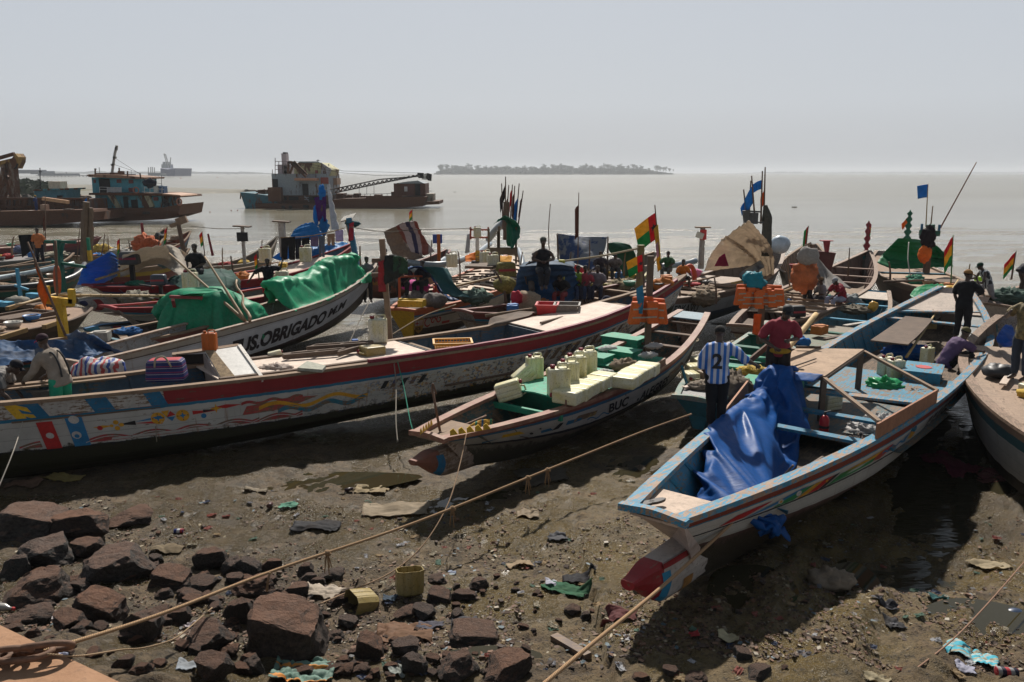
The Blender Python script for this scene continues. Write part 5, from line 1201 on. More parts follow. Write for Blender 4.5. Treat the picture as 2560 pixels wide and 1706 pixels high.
# ---------------- B3
b=B3;tp=b.tpx
b.deck(tp(560),tp(1090),.02,PLY,name='plywood_deck');b.deck(tp(1385),tp(1580),.04,PLY,name='plywood_deck');b.deck(tp(560),tp(1100),.055,WOODD,-.86,-.74,name='plank');b.deck(tp(690),tp(930),.06,WOODD,.80,.97,name='plank',th=.08)
b.deck(tp(20),tp(400),-.32,WOODD);b.deck(tp(20),tp(360),.0,WOOD,.72,1,name='plank');b.bulk(tp(1100),paint((.03,.05,.07),.3),0);b.bulk(tp(1380),paint((.04,.07,.10),.4),0)
b.deck(tp(1120),tp(1370),-.75,WOODD);b.rail(-1,.10,.07,tp(925),.97,paint((.22,.03,.05),.3),.07)
for px in(1600,1640,1660):b.thwart(tp(px),.2,-.1,.06,WOOD)
b.thwart(tp(1130),.1,-.1,.06,WOOD)
for px,mt,w_ in((2,YEL,.28),(30,BLUE,.33),(205,BLUE,.33),(352,BLUE,.28)):
    u=tp(px)*b.L;b.decal([[(0,0),(w_,0),(w_-.1,.29),(-.1,.29)]],u+.1,.30,mt,'painted_block')
mb=None
u_w=tp(380)*b.L;b.band('white_rail',.0,.298,paint((.45,.43,.40),.45),0,tp(405),.004)
def dec(px,v,polys,mt,nm='painted_ornament',off=.008):b.decal(polys,tp(px)*b.L,v,mt,nm,off=off)
dec(66,.95,[rect(0,0,.24,.55)],Rr);dec(140,.95,[rect(0,0,.26,.58)],Bb);dec(146,.72,[circ(.09,0,.075)],Ww,off=.012);dec(146,.74,[circ(.09,0,.04)],Bb,off=.015);dec(140,.40,[circ(.13,-.01,.08)],Ww,off=.012);dec(72,.68,[circ(.08,0,.06)],Ww,off=.012)
for x0,x1 in((0,62),(178,640),(640,760)):
    L0_,L1_=tp(x0)*b.L,tp(x1)*b.L;wl=.75;n=max(3,int((L1_-L0_)/.05))
    top_=[(k*(L1_-L0_)/n,.05+.085*abs(sin(pi*k*(L1_-L0_)/n/wl)))for k in range(n+1)]
    b.decal([[(0,0)]+top_+[(L1_-L0_,0)]],L0_,.90,paint((.40,.06,.06),.5),'painted_wave')
    b.decal([[(x,y-.035)for x,y in top_]+[(x,y-.05)for x,y in top_[::-1]]],L0_,.90,Ww,'painted_wave_line',off=.012)
for px,r_ in((367,.12),(437,.12)):
    dec(px,.56,[circ(.06,0,r_)],Yy);dec(px,.56,[dia(.06,0,.07,.025),dia(.06,0,.025,.07)],Bb,off=.012)
    dec(px,.56,[circ(.06+.09*cos(a),.09*sin(a),.012,8)for a in(0,1.57,3.14,4.71)],INKB,off=.012)
dec(402,.56,[[(0.02,0),(-.06,.13),(.08,.14)]],Yy);dec(402,.56,[[(0.02,0),(.1,.12),(.18,.03)]],Rr);dec(402,.56,[[(.02,0),(.17,0),(.1,-.09)]],Bb);dec(402,.56,[[(.0,0),(.09,-.1),(-.1,-.09)]],Ww)
dec(315,.58,[[(0,0),(.45,.07),(.5,.0)]],Bb);dec(315,.58,[[(0,-.03),(.5,-.03),(.45,-.10)]],Rr);dec(275,.60,[[(0,0),(.3,.045),(.3,-.045)]],INKB);dec(255,.61,[circ(0,0,.03),circ(.08,.06,.045),circ(.08,-.06,.045),circ(.16,0,.04)],Yy);dec(235,.61,[dia(0,0,.16,.03)],Yy);dec(228,.63,[circ(0,0,.045)],Rr)
dec(470,.54,[[(0,.05),(.5,.0),(0,-.03)]],Rr);dec(500,.52,[[(0,.03),(.25,.0),(0,-.03)]],INKB);dec(530,.5,[dia(0,0,.12,.03),dia(0,0,.03,.1)],Yy);dec(560,.48,[dia(0,0,.3,.04)],Rr);dec(500,.62,[circ(0,0,.05)],Bb)
def serp(px0,px1,v,amp,wl,th,mt):L0_,L1_=tp(px0)*b.L,tp(px1)*b.L;b.decal([wave(0,L1_-L0_,0,amp,wl,th,int((L1_-L0_)/.06)+4)],L0_,v,mt,'painted_serpent')
serp(640,930,.62,.075,1.3,.04,Yy);serp(690,930,.74,.06,.9,.05,paint((.04,.2,.28),.5));serp(600,760,.48,.03,.5,.03,paint((.4,.06,.06),.5))
dec(600,.72,[[(0,0),(.9,.02),(1.6,.2),(1.1,.24),(.1,.18)]],paint((.42,.08,.07),.5),off=.005)
for i,px in enumerate((960,985,1010,1035,1060)):dec(px,.60,[[(0,0),(.12,0),(.2,.17),(.08,.17)]],[INKB,paint((.03,.08,.25),.6)][i%2])
for k in range(9):
    b.decal([[(0,0),(.16,0),(.30,.30),(.12,.30)]],tp(1375)*b.L+k*.36,.72,[paint((.03,.05,.10),.6),paint((.03,.06,.06),.6),paint((.02,.02,.03),.6)][k%3],'faded_letter')
cb=empty('deck_cabin',P(560,960,1.75),0,'small wooden deck cabin with a sloping white lid on the red-railed boat','cabin')
zc_=1.80;A1,A2=P(561,960,zc_),P(658,950,zc_);T1=PY(513,878,A1.y+1.0);T2=PY(598,865,A2.y+1.05);
mb=MB();mb.prism([A1,A2,T2,T1],(0,0,-.04));keep(mb.build('lid',paint((.62,.60,.56),.12,.5,dirt=.2)),cb)
L1b=PY(508,963,A1.y+.02);L2b=PY(433,884,T1.y+.05)
mb=MB();mb.prism([A1+Vector((-.01,0,-.05)),T1+Vector((-.01,0,-.05)),Vector((T1.x,T1.y,1.55)),Vector((A1.x,A1.y,1.55))],(-.04,0,0));keep(mb.build('side_wall',paint((.32,.26,.23),.2)),cb)
mb=MB();mb.prism([T1+Vector((0,0,.01)),T2+Vector((0,0,.01)),T2+Vector((-.05,.10,.03)),PY(430,882,T1.y+.35),PY(430,887,T1.y+.05)],(0,0,-.03));keep(mb.build('roof_board',WOOD),cb)
mb=MB();q=PY(436,886,T1.y+.03);mb.bar((q.x,q.y,1.5),(q.x,q.y,q.z),.06);q=PY(505,960,A1.y+.1);mb.bar((q.x,q.y,1.5),(q.x,q.y,q.z+.02),.06);keep(mb.build('corner_post',WOOD),cb)
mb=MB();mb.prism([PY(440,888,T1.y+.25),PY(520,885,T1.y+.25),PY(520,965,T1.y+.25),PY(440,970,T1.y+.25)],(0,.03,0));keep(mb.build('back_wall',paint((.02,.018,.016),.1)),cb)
mb=MB();mb.bar(A2,T2,.07,.06);keep(mb.build('lid_batten',paint((.6,.56,.5),.3)),cb);mb=MB();mb.prism([A1,T1,T1+Vector((.18,0,.008)),A1+Vector((.30,0,.008))],(0,0,.012));keep(mb.build('rough_strip',plain((.27,.19,.11),.9,.5,14,bumps=1)),cb)
jerrycan(PY(526,878,T1.y+.12),.1,'orange square plastic can on top of the deck cabin',CANO,s=.86,cap=CANO)
bg_=empty('woven_bag',P(420,965,1.75),0,'blue, red and white woven bag standing by the cabin doorway','bag');bm=roundbox((.72,.4,.42),.09,4,.88);bo=bm_obj(bm,'body',stripes([(3,(.02,.03,.12)),(.5,(.45,.43,.42)),(2,(.05,.03,.12)),(.6,(.35,.03,.04)),(1.5,(.02,.03,.14))],2,9),bg_)
mb=MB();mb.tube(crom([(-.15,-.19,.3),(-.1,-.23,.47),(.05,-.23,.5),(.15,-.19,.3)],5),.018,8);mb.build('handle',plain((.35,.3,.22),.9),bg_,True);bg_.rotation_euler.z=.12;bg_.location.z=1.86
def crate(c,size,rz,mats,label,cat='crate',slat=False,name='crate',th=.025):
    r=empty(name,c,rz,label,cat);w_,d_,h_=size
    def wall(nm,a,b2,mt):
        mb=MB();a,b2=Vector(a),Vector(b2);nrm=(b2-a).normalized().cross(Vector((0,0,1)))
        if slat:
            n_=int((b2-a).length/.07)
            for k in range(n_+1):q=a.lerp(b2,k/n_);mb.bar(q,q*1.0+nrm*.04+Vector((0,0,h_)),.018)
            for z in(0.02,h_*.35,h_*.68):mb.bar(a+nrm*.04*z/h_+Vector((0,0,z)),b2+nrm*.04*z/h_+Vector((0,0,z)),.02,.03)
        else:mb.prism([a,b2,b2+nrm*.04+Vector((0,0,h_)),a+nrm*.04+Vector((0,0,h_))],nrm*-th)
        mb.build(nm,mt,r)
    x,y=w_/2,d_/2;m0,m1=mats
    wall('side_wall',(-x,-y,0),(x,-y,0),m0);wall('end_wall',(x,-y,0),(x,y,0),m1);wall('side_wall',(x,y,0),(-x,y,0),m1);wall('end_wall',(-x,y,0),(-x,-y,0),m0)
    mb=MB();mb.box((0,0,.012),(w_,d_,.02));mb.build('bottom',m1,r)
    mb=MB();e=.05;cs=[(-x-e,-y-e),(x+e,-y-e),(x+e,y+e),(-x-e,y+e)]
    for k in range(4):mb.bar((*cs[k],h_),(*cs[(k+1)%4],h_),.045,.035)
    mb.build('rim',m0,r);return r
PR,PG_,PYL=plain((.50,.02,.025),.4,.15,6),plain((.16,.14,.12),.6,.3,8),plain((.60,.30,.03),.45,.2,8)
cr_=crate(P(1368,783,1.86),(.5,.55,.26),-.12,(PR,PR),'red and grey plastic fish crate on the far plywood deck, beside the seated men');mb=MB()
o2=crate(P(1412,780,1.86),(.6,.55,.26),-.12,(PG_,PG_),'x');
for c_ in list(o2.children):c_.parent=cr_;c_.location=Vector((.55,.04,0))
bpy.data.objects.remove(o2)
crate(P(1132,879,1.62),(.78,.5,.24),.12,(PYL,PYL),'yellow slatted plastic basket in the hold of the red-railed boat','basket',True,'basket',.02)
jerrycan(P(946,855,1.8),.1,'tall dirty white jerry can standing at the edge of the plywood deck',CANW,s=1.3);jerrycan(P(955,876,1.84),-.9,'brown-stained jerry can lying on the plywood deck next to the tall white one',CANB,tilt=(radians(88),0),s=1.2)
jerrycan(P(672,895,1.8),.4,'upturned cream plastic can at the left end of the plywood deck',CANW,s=.7,tilt=(0,1.4))
mb=MB();mb.tube([(0,0,0),(0,0,.14)],[.06,.075],14);o=mb.build('blue_mug',plain((.01,.08,.3),.35));o.location=P(888,864,1.85);tag(o,'small blue mug on the wooden frame near the plywood deck edge','mug')
tag(cushion('paper_sack',P(690,922,1.82),(.34,.17,.08),tarp((.55,.47,.42),.8,.2),1.0,seed=41,nu=40,nv=20,fr=3),'crumpled pale paper sack on the plywood deck near the cabin lid','sack')
mb=MB();mb.prism([P(744,927,1.85),P(806,932,1.85),P(815,921,1.85),P(768,910,1.85)],(0,0,.06));tag(mb.build('foam_slab',plain((.33,.33,.27),.9,.3,10)),'flat grey slab lying on the edge of the plywood deck','slab')
for i,(a,c,e_)in enumerate((((708,893),(845,880),1.9),((768,872),(915,862),1.95),((845,885),(915,866),1.9))):
    p0,p1=P(*a,e_),P(*c,e_);mb=MB();off=Vector((.1,.28,0));mb.bar(p0,p1,.05,.1);mb.bar(p0+off,p1+off,.05,.08)
    for k in(0,.5,1):q=p0.lerp(p1,k);mb.bar(q,q+off,.05,.06)
    tag(mb.build('wooden_frame',WOODD),['long wooden frame resting on the far rail of the plywood deck, left one','wooden frame behind, touching the white hull with black letters','short wooden frame nearest the blue mug'][i],'frame')
mb=MB();mb.bar(P(1352,808,1.88),P(1478,774,1.88),.07,.05);tag(mb.build('plank',WOODD),'long stick of wood lying across the far plywood deck','plank')
mb=MB();mb.prism([P(1220,812,1.85),P(1265,805,1.85),P(1322,790,1.9),P(1322,784,1.9),P(1290,783,1.95),P(1225,797,1.95)],(.1,.2,.02));tag(mb.build('board',WOODD),'tapered brown board with holes at the corner of the far plywood deck','board')
# ---------------- B4
b=B4;tp=b.tpx
LET=plain((.016,.012,.016),.8,.3,6,darkamt=0)
u0=tp(590,812)*b.L
def word(b,txt,px0,px1,v,size,mt,bold=.045):
    L0_,L1_=b.tpx(px0)*b.L,b.tpx(px1)*b.L;vs,fs=textmesh(txt,size,bold);x0,x1=min(q[0]for q in vs),max(q[0]for q in vs)
    sx_=(L1_-L0_)/(x1-x0);mb=MB();mb.add([b.side(L0_+(x-x0)*sx_,v-y,-1,.01)for x,y in vs],fs);return mb.build('lettering',mt,b.root)
word(b,'EUS.OBRIGADO',586,832,.86,.60,LET,.048);word(b,'M.M',838,880,.78,.46,LET,.04)
b.band('rail_strip',.165,.185,paint((.10,.07,.05),.3),0,1,.02)
TG=tarp((.02,.40,.19),.4,.2,(.3,.45,.35))
def fallen(me,mt,label,name='tarpaulin'):
    me.name=name;me.materials.clear();me.materials.append(mt);me.polygons.foreach_set('use_smooth',[True]*len(me.polygons));o=bpy.data.objects.new(name,me);link(o)
    md=o.modifiers.new('thickness','SOLIDIFY');md.thickness=.008;return tag(o,label,'tarpaulin')
bd=Vector((B4.B.x-B4.A.x,B4.B.y-B4.A.y,0)).normalized();bn=Vector((-bd.y,bd.x,0));c_=B4.on(.74,0);c_.z=3.1
me=fall(c_-bd*3.1-bn*1.3,bd*6.0,bn*2.5,60,28,[(B4.on(t_,.1,0)+Vector((0,0,.62+.12*sin(k*.9)+.02*k)),(.32,.13,.12))for k,t_ in enumerate([.52+.03*k for k in range(13)])]+[(B4.on(.5,.45,.3),(.4,.3,.3))],B4,grow=-.04,frames=50,bend=.6,seed=9)
fallen(me,TG,'smooth bright green tarpaulin stretched over the bow of the white lettered boat')
# ---------------- B5 / B6 and the tents at the left
b=B5;u=b.tpx(330,758)*b.L;MR=plain((.28,.02,.035),.6,.2,8)
b.decal([[(0,0),(.5,.17),(.8,.24),(1.0,.22),(1.2,.1),(1.3,.03)]],u,.76,MR,'painted_eye');b.decal([circ(.85,.11,.11)],u,.76,Ww,'painted_iris',off=.012);b.decal([circ(.85,.11,.085)],u,.76,MR,'painted_iris',off=.014);b.decal([circ(.85,.11,.07)],u,.76,Ww,'painted_iris',off=.016);b.decal([circ(.85,.11,.045)],u,.76,Bb,'painted_pupil',off=.018)
b.decal([[(.25,.03),(.42,.1),(.5,.03)],[(.52,.03),(.58,.14),(.66,.03)]],u,.76,Ww,'painted_lash',off=.012)
b.deck(.0,.98,-.2,paint((.4,.3,.22),.3));b.rampaint(0,.35,.0,.95,LBLUE,'blue_tip');b.rampaint(.35,.7,.15,.95,WHITE,'white_block',.05);b.rampaint(.75,1.0,.15,.95,RED,'red_block',.1);b.rampaint(0,1.9,0,.14,INKB,'black_strip')
b.rampaint(1.0,1.8,.2,.95,WHITE,'white_block',.1)
b=B6;b.rampaint(0,.25,0,.95,plain((.02,.03,.12),.6),'navy_tip',.1);b.rampaint(.5,.75,0,.95,RED,'red_block',.15)
u=b.tpx(310)*b.L;b.decal([[(0,0),(.5,.2),(.7,.24),(1.1,.1),(1.3,0)]],u,.82,MR,'painted_eye');b.decal([circ(.65,.08,.09)],u,.82,Yy,'painted_pupil',off=.012)
b.deck(.35,.9,-.05,PLY,name='plank_deck');b.deck(.05,.3,-.25,WOODD)
CT=tarp((.55,.50,.43),.8,.2,(.3,.26,.2))
tag(cloth('tarpaulin',[W3([(302,695,1.6),(300,670,1.9),(306,640,2.6)]),W3([(340,680,1.8),(345,652,2.2),(355,622,2.9)]),W3([(400,662,2.1),(405,640,2.4),(400,612,3.0)]),W3([(452,690,1.9),(455,655,2.3),(440,618,2.8)]),W3([(480,680,1.7),(482,655,1.9),(465,635,2.5)])],CT,44,44,.09,1.0,seed=2),'large pale canvas cover heaped over a boat load, upper left','tarpaulin')
tag(cloth('tarpaulin',[W3([(193,712,1.6),(206,675,2.2),(216,662,2.5)]),W3([(225,712,1.6),(235,672,2.3),(250,645,2.9)]),W3([(262,706,1.6),(270,665,2.4),(276,632,3.1)]),W3([(292,690,1.6),(295,665,2.2),(288,636,2.8)])],tarp((.01,.16,.52),.4,.15),40,40,.03,1.2,fold=(.04,7),seed=5),'small vivid blue pleated sail tent, upper left','tarpaulin')
def engine(c,rz,label,cowl,s=1.0):
    r=empty('outboard_engine',c,rz,label,'outboard engine');bm=roundbox((.62,.38,.42),.09,4,.85);o=bm_obj(bm,'cowl',cowl,r);o.location.z=.35
    mb=MB();mb.bar((.05,0,-.6),(.05,0,.38),.12,.16);mb.build('leg',INKB,r);mb=MB();mb.bar((-.3,0,.3),(-.75,0,.38),.05);mb.build('tiller',INKB,r)
    mb=MB();mb.box((0,-.19,.55),(.5,.015,.07));mb.build('side_stripe',plain((.3,.02,.03),.5),r);r.scale=(s,)*3;return r
engine(P(328,690,1.75),.1,'grey net-covered outboard engine in front of the pale canvas cover',plain((.06,.06,.06),.7),1.25);engine(P(275,697,1.6),.3,'black outboard engine with a red stripe left of the net-covered one',plain((.02,.02,.022),.4));engine(P(400,735,1.5),.1,'dark outboard engine behind the bright green tent, above the red rail',plain((.03,.04,.06),.4),.9)
engine(P(1265,720,1.3),.2,'outboard engine wrapped in camouflage cloth by the leaning man',plain((.16,.14,.04),.9,.6,12),1.3);engine(P(1990,815,1.2),.2,'black outboard engine behind the man in the red shirt',INKB,.8)
TG2=tarp((.02,.36,.18),.4,.2,(.25,.38,.3))
tag(cloth('tarpaulin',[W3([(412,818,1.2),(414,790,1.4),(425,745,2.0)]),W3([(420,742,2.1),(440,733,2.3),(470,736,2.4)]),W3([(500,742,2.2),(520,730,2.4),(560,728,2.5)])],TG2,16,20,.04,2,seed=3),'left end of the green hut cover hanging to the deck','tarpaulin')
pk=[P(*q)for q in((455,740,2.25),(600,735,2.25))];ax=(pk[1]-pk[0]);ax.z=0;L_=ax.length;ax.normalize();an=Vector((-ax.y,ax.x,0));c_=(pk[0]+pk[1])/2+an*.3;c_.z=3.0
me=fall(c_-ax*(L_/2+.9)-an*1.9,ax*(L_+1.8),an*3.8,52,46,[(pk[0].lerp(pk[1],k)+an*(.35+.1*k)+Vector((0,0,.25*sin(k*5))),(.75,.7,0,1.0))for k in(.12,.5,.88)],None,grow=-.16,frames=40,bend=.1,seed=5)
fallen(me,TG2,'bright green hut cover with deep folds, behind the white lettered boat')
TN=tarp((.04,.10,.085),.7,.4,(.12,.2,.16))
tag(cloth('net_cover',[W3([(378,722,1.5),(400,712,1.6),(420,705,1.7)]),W3([(420,705,1.7),(440,690,2.0),(475,680,2.2)]),W3([(470,730,1.9),(500,690,2.3),(520,672,2.4)]),W3([(560,735,1.9),(575,700,2.2),(570,675,2.3)]),W3([(600,725,1.5),(600,705,1.7),(585,685,1.9)])],TN,34,34,.07,1.5,seed=7),'dull green cover under and behind the seated man in black, left','tarpaulin')
mb=MB();
for a,c in(((425,742,2.25),(505,745,2.25)),((432,750,2.2),(450,825,1.15)),((500,745,2.2),(515,820,1.2))):mb.bar(P(*a),P(*c),.08)
tag(mb.build('hut_frame',paint((.25,.05,.05),.3)),'wooden frame of the green hut with an open dark front','frame');tag(cushion('bundle',P(478,800,1.3),(.5,.3,.25),tarp((.3,.3,.3),.8,.3),.6,seed=3),'grey bundle inside the open front of the green hut','bundle');tag(cushion('checked_bag',P(440,808,1.3),(.2,.15,.2),stripes([(1,(.3,.03,.05)),(1,(.4,.4,.42)),(1,(.04,.08,.3))],2,6),.3,seed=2),'small red, white and blue bag at the left of the hut opening','bag')
TF=tarp((.035,.095,.21),.6,.75,(.21,.215,.235))
tag(cloth('tarpaulin',[W3([(-80,858,1.75),(0,852,1.8),(80,850,1.85),(170,850,1.9),(200,850,1.8)]),W3([(-80,880,1.6),(0,872,1.7),(80,872,1.65),(160,868,1.75),(215,868,1.65)]),W3([(-80,925,1.45),(0,922,1.5),(80,908,1.5),(160,900,1.5),(240,902,1.45)])],TF,50,70,.10,1.2,seed=21),'faded blue tarpaulin spread flat and creased at the left edge behind the man in green','tarpaulin')
tag(cloth('tarpaulin',[W3([(170,840,1.9),(190,826,2.1),(205,828,2.1),(240,845,1.8)]),W3([(175,870,1.7),(205,858,1.8),(240,862,1.6),(300,878,1.4)]),W3([(220,895,1.5),(240,890,1.5),(260,885,1.4),(318,880,1.3)])],TF,40,44,.08,1.6,seed=23),'rumpled end of blue-grey tarpaulin right of the man in green','tarpaulin')
tag(cushion('checked_sack',P(243,922,1.55),(.5,.25,.24),stripes([(1,(.45,.08,.08)),(1,(.5,.48,.48)),(1,(.05,.09,.3)),(1,(.5,.48,.48))],0,5),.5,seed=11,rz=.5),'red, white and blue striped sack between the man in green and the white hull','sack')
b=B7;b.deck(.35,.95,-.7,WOODD);b.thwart(b.tpx(400,853),.2,-.05,.05,WOOD,skew=-.1);b.thwart(b.tpx(330,868),.12,-.02,.05,paint((.1,.2,.25),.4))
# ---------------- left decks B8, B9, B10, B11
b=B8;BR=paint((.30,.20,.14),.25,.8);b.deck(.02,.97,-.03,BR,crown=.05)
for(x,y,sx_,sy_,nm)in((50,795,1.6,1.1,0),(120,762,1.5,.9,1),(150,747,1.2,.7,2)):
    q=b.loc(P(x,y,1.4));mb=MB()
    for sgn in(-1,1):mb.bar((-sx_/2,sgn*sy_/2,.06),(sx_/2,sgn*sy_/2,.06),.08,.13);mb.bar((sgn*sx_/2,-sy_/2,.06),(sgn*sx_/2,sy_/2,.06),.08,.13)
    mb.box((0,0,.05),(sx_*.7,sy_*.7,.05));o=mb.build('hatch',WOODD,b.root);o.location=q
for(x0,y0,x1,y1)in((18,772,75,755),(110,818,148,805),(0,845,65,825)):mb=MB();mb.bar(b.loc(P(x0,y0,1.42)),b.loc(P(x1,y1,1.42)),.12,.12);mb.build('plank',paint((.32,.2,.08),.3),b.root)
for(x0,y0,x1,y1)in((-20,757,28,762),(72,738,122,742)):mb=MB();mb.bar(b.loc(P(x0,y0,1.45)),b.loc(P(x1,y1,1.45)),.25,.16);mb.build('blue_board',LBLUE,b.root)
tag(cushion('white_bundle',P(45,752,1.5),(.42,.22,.14),tarp((.35,.33,.28),.8,.3),.6,seed=3),'dirty white bundle on the deck left of the light blue post','bundle')
b=B9
for sd_,c_,r_ in((-1,(.02,.022,.025),.11),(1,(.50,.58,.60),.10)):
    mb=MB();mb.tube([b.G(k/12,sd_)+Vector((0,0,.14))for k in range(13)],r_,12);mb.build('rail_pipe',plain(c_,.4),b.root,True)
for t_ in(.35,.55,.75):b.thwart(t_,.18,-.05,.05,WOOD)
b.deck(.1,.45,-.35,BR)
b=B10;b.deck(.05,.95,-.06,paint((.22,.2,.19),.3));b=B11;b.deck(.3,.95,-.06,paint((.33,.22,.17),.3));b=B12;b.deck(.05,.6,-.1,WOOD);b=B13;b.deck(.05,.5,-.1,WOODD)
b=B14;b.text('JMC HS',b.tpx(560)*b.L,.75,.5,paint((.02,.02,.02),.5),.02,1.2)
# ---------------- B15 (crest), B16, B17, B18
b=B15;tp=b.tpx;u=tp(1022)*b.L
b.decal([[(0,.62),(.12,.66),(.25,.62),(.38,.66),(.5,.62),(.5,.3),(.44,.12),(.25,0),(.06,.12),(0,.3)]],u,1.0,paint((.46,.24,.06),.2),'crest_shield')
b.decal([rect(.04,.34,.46,.56)],u,1.0,Ww,'crest_field',off=.012);b.decal([rect(.05,.42,.22,.47),rect(.115,.35,.155,.55)],u,1.0,Rr,'crest_cross',off=.016);b.decal([rect(.26+k*.045,.35,.28+k*.045,.55)for k in range(5)],u,1.0,paint((.5,.12,.03),.2),'crest_stripes',off=.016)
b.text('FCB',u+.04,1.0-.16,.17,INKB,.03,1.0,off=.018)
def swirl(cx,cy,r0,r1,a0,a1,th,n=26):a=[(lerp(a0,a1,k/n),lerp(r0,r1,k/n))for k in range(n+1)];return[(cx+(r+th)*cos(t_),cy+(r+th)*sin(t_))for t_,r in a]+[(cx+(r-th)*cos(t_),cy+(r-th)*sin(t_))for t_,r in a[::-1]]
b.decal([swirl(.75,.42,.2,.16,.6,5.6,.03),swirl(1.05,.45,.16,.04,0,6.5,.03),swirl(1.4,.48,.17,.05,2,8.5,.03),rect(1.6,.25,2.1,.35)],u,1.0,Rr,'painted_scroll')
b.decal([[(0,0),(.4,0),(.5,.12),(.1,.12)]],tp(1095)*b.L,.2,Gg,'painted_panel');b.decal([[(0,0),(.4,0),(.45,.06),(.1,.06)]],tp(1095)*b.L,.14,Yy,'painted_panel')
DP=paint((.58,.45,.34),.15,.7,dirt=.3)
b.deck(.38,.97,-.02,DP,name='plywood_deck',crown=.12)
for k in range(10):
    t_=.42+k*.055;mb=MB()
    for y0,y1 in((-.95,-.35),(-.2,.3),(.4,.95)):bw_=b.bw(t_);z=b.zg(t_)+.12;mb.bar((b.L*t_,y0*bw_,z-.1*y0**2),(b.L*t_+.1,y1*bw_,z-.1*y1**2),.07,.07)
    mb.build('batten',WOODD,b.root)
b.deck(.40,.96,.13,WOODD,-.12,.02,name='plank',th=.06);b.deck(.05,.35,-.3,WOODD)
q=b.loc(P(1208,668,2.05));mb=MB();mb.box((0,0,.05),(1.3,1.1,.1));o=mb.build('hatch',WOODD,b.root);o.location=q
mb=MB();mb.tube(crom([P(1010,655,1.9),P(1100,662,1.9),P(1180,640,1.95),P(1225,610,2.0)],5),.13,12);tag(mb.build('grey_pipe',plain((.18,.22,.25),.4),None,True),'long grey pipe lying between the striped sail boat and the white plank deck','pipe')
mb=MB();mb.tube(crom([P(1222,598,2.6),P(1240,575,3.2),P(1262,556,3.6)],5),.16,12);tag(mb.build('grey_pipe',plain((.18,.22,.25),.4),None,True),'short thick grey pipe slanting up to the dark green tent with the flag bundle','pipe')
mb=MB();mb.tube(crom([P(1296,625,2.1),P(1305,650,1.9),P(1305,672,1.7)],5),.12,12);tag(mb.build('grey_pipe',plain((.18,.22,.25),.4),None,True),'curved grey pipe on the rail right of the yellow sheet','pipe')
TNB=tarp((.012,.07,.22),.5,.35,(.08,.12,.2));TNN=tarp((.03,.11,.12),.8,.3,(.08,.16,.15))
tag(cloth('tarpaulin',[W3([(992,700,2.3),(1010,672,2.7),(1030,668,2.7)]),W3([(1030,668,2.75),(1050,666,2.8),(1080,680,2.5)]),W3([(1075,690,2.4),(1090,710,2.1),(1100,730,1.9)]),W3([(1115,745,1.8),(1130,752,1.7),(1150,752,1.7)])],TNB,30,24,.06,1.6,seed=33),'dark blue shelter sheet over the people on the orange-railed boat','tarpaulin')
tag(cloth('net_cover',[W3([(1055,666,2.85),(1100,668,2.8),(1120,672,2.7)]),W3([(1080,690,2.5),(1115,700,2.4),(1140,715,2.2)]),W3([(1110,735,2.0),(1140,742,1.9),(1180,745,1.7)])],TNN,24,24,.04,2.4,seed=34),'green fishing net draped over the right side of the dark blue shelter','net')
mb=MB()
for x,y in((1000,765),(1090,745)):q=P(x,y,1.6);mb.bar(q,ZT(q,690),.07)
mb.bar(ZT(P(1000,765,1.6),692),ZT(P(1090,745,1.6),690),.06);tag(mb.build('shelter_frame',paint((.4,.08,.03),.3)),'orange painted frame holding up the dark blue shelter','frame')
tag(cushion('grey_sack',P(1040,745,1.75),(.42,.3,.24),plain((.16,.13,.11),.9,.4,14,bumps=.8),.4,seed=1,rz=.3),'stuffed grey-brown sack under the dark blue shelter, left one','sack');tag(cushion('grey_sack',P(1083,752,1.75),(.42,.28,.24),plain((.13,.11,.10),.9,.4,14,bumps=.8),.4,seed=2,rz=.2),'stuffed dark sack under the dark blue shelter, right one','sack');tag(cushion('pink_bundle',P(1040,718,2.0),(.45,.3,.2),plain((.45,.02,.2),.8,.2),.4,seed=4),'bright magenta cloth bundle deep under the dark blue shelter','bundle')
mb=MB();mb.box((0,0,.1),(.8,.4,.2));mb.box((0,0,.22),(.85,.12,.03));o=mb.build('yellow_case',YEL);o.location=P(1030,766,1.65);o.rotation_euler.z=-.2;tag(o,'yellow plastic case on the orange rail under the dark blue shelter','case')
b=B16;b.deck(.0,.2,-.25,WOODD);b.deck(.2,.95,-.55,WOODD)
for t_ in(.3,.5,.68,.84):b.thwart(t_,.2,-.08,.06,WOOD)
tag(cloth('tarpaulin',[W3([(1275,752,1.5),(1282,725,1.8),(1300,668,2.6)]),W3([(1330,765,1.4),(1335,715,2.0),(1345,664,2.8)]),W3([(1400,770,1.4),(1405,715,2.0),(1395,662,2.8)]),W3([(1440,745,1.5),(1442,700,2.1),(1435,668,2.6)])],tarp((.02,.07,.17),.6,.4,(.12,.17,.24)),30,40,.06,1.4,fold=(.04,6),seed=13),'blue-grey cabin cover the man in the black vest sits on','tarpaulin')
tag(cloth('cabin_top',[W3([(1298,668,2.62),(1345,664,2.82),(1395,662,2.82),(1437,668,2.62)]),W3([(1310,655,2.62),(1350,650,2.82),(1398,650,2.82),(1435,655,2.62)])],tarp((.10,.16,.24),.6,.4),8,20,.03,1.5),'flat blue-grey top of the cabin cover behind the man in the black vest','tarpaulin')
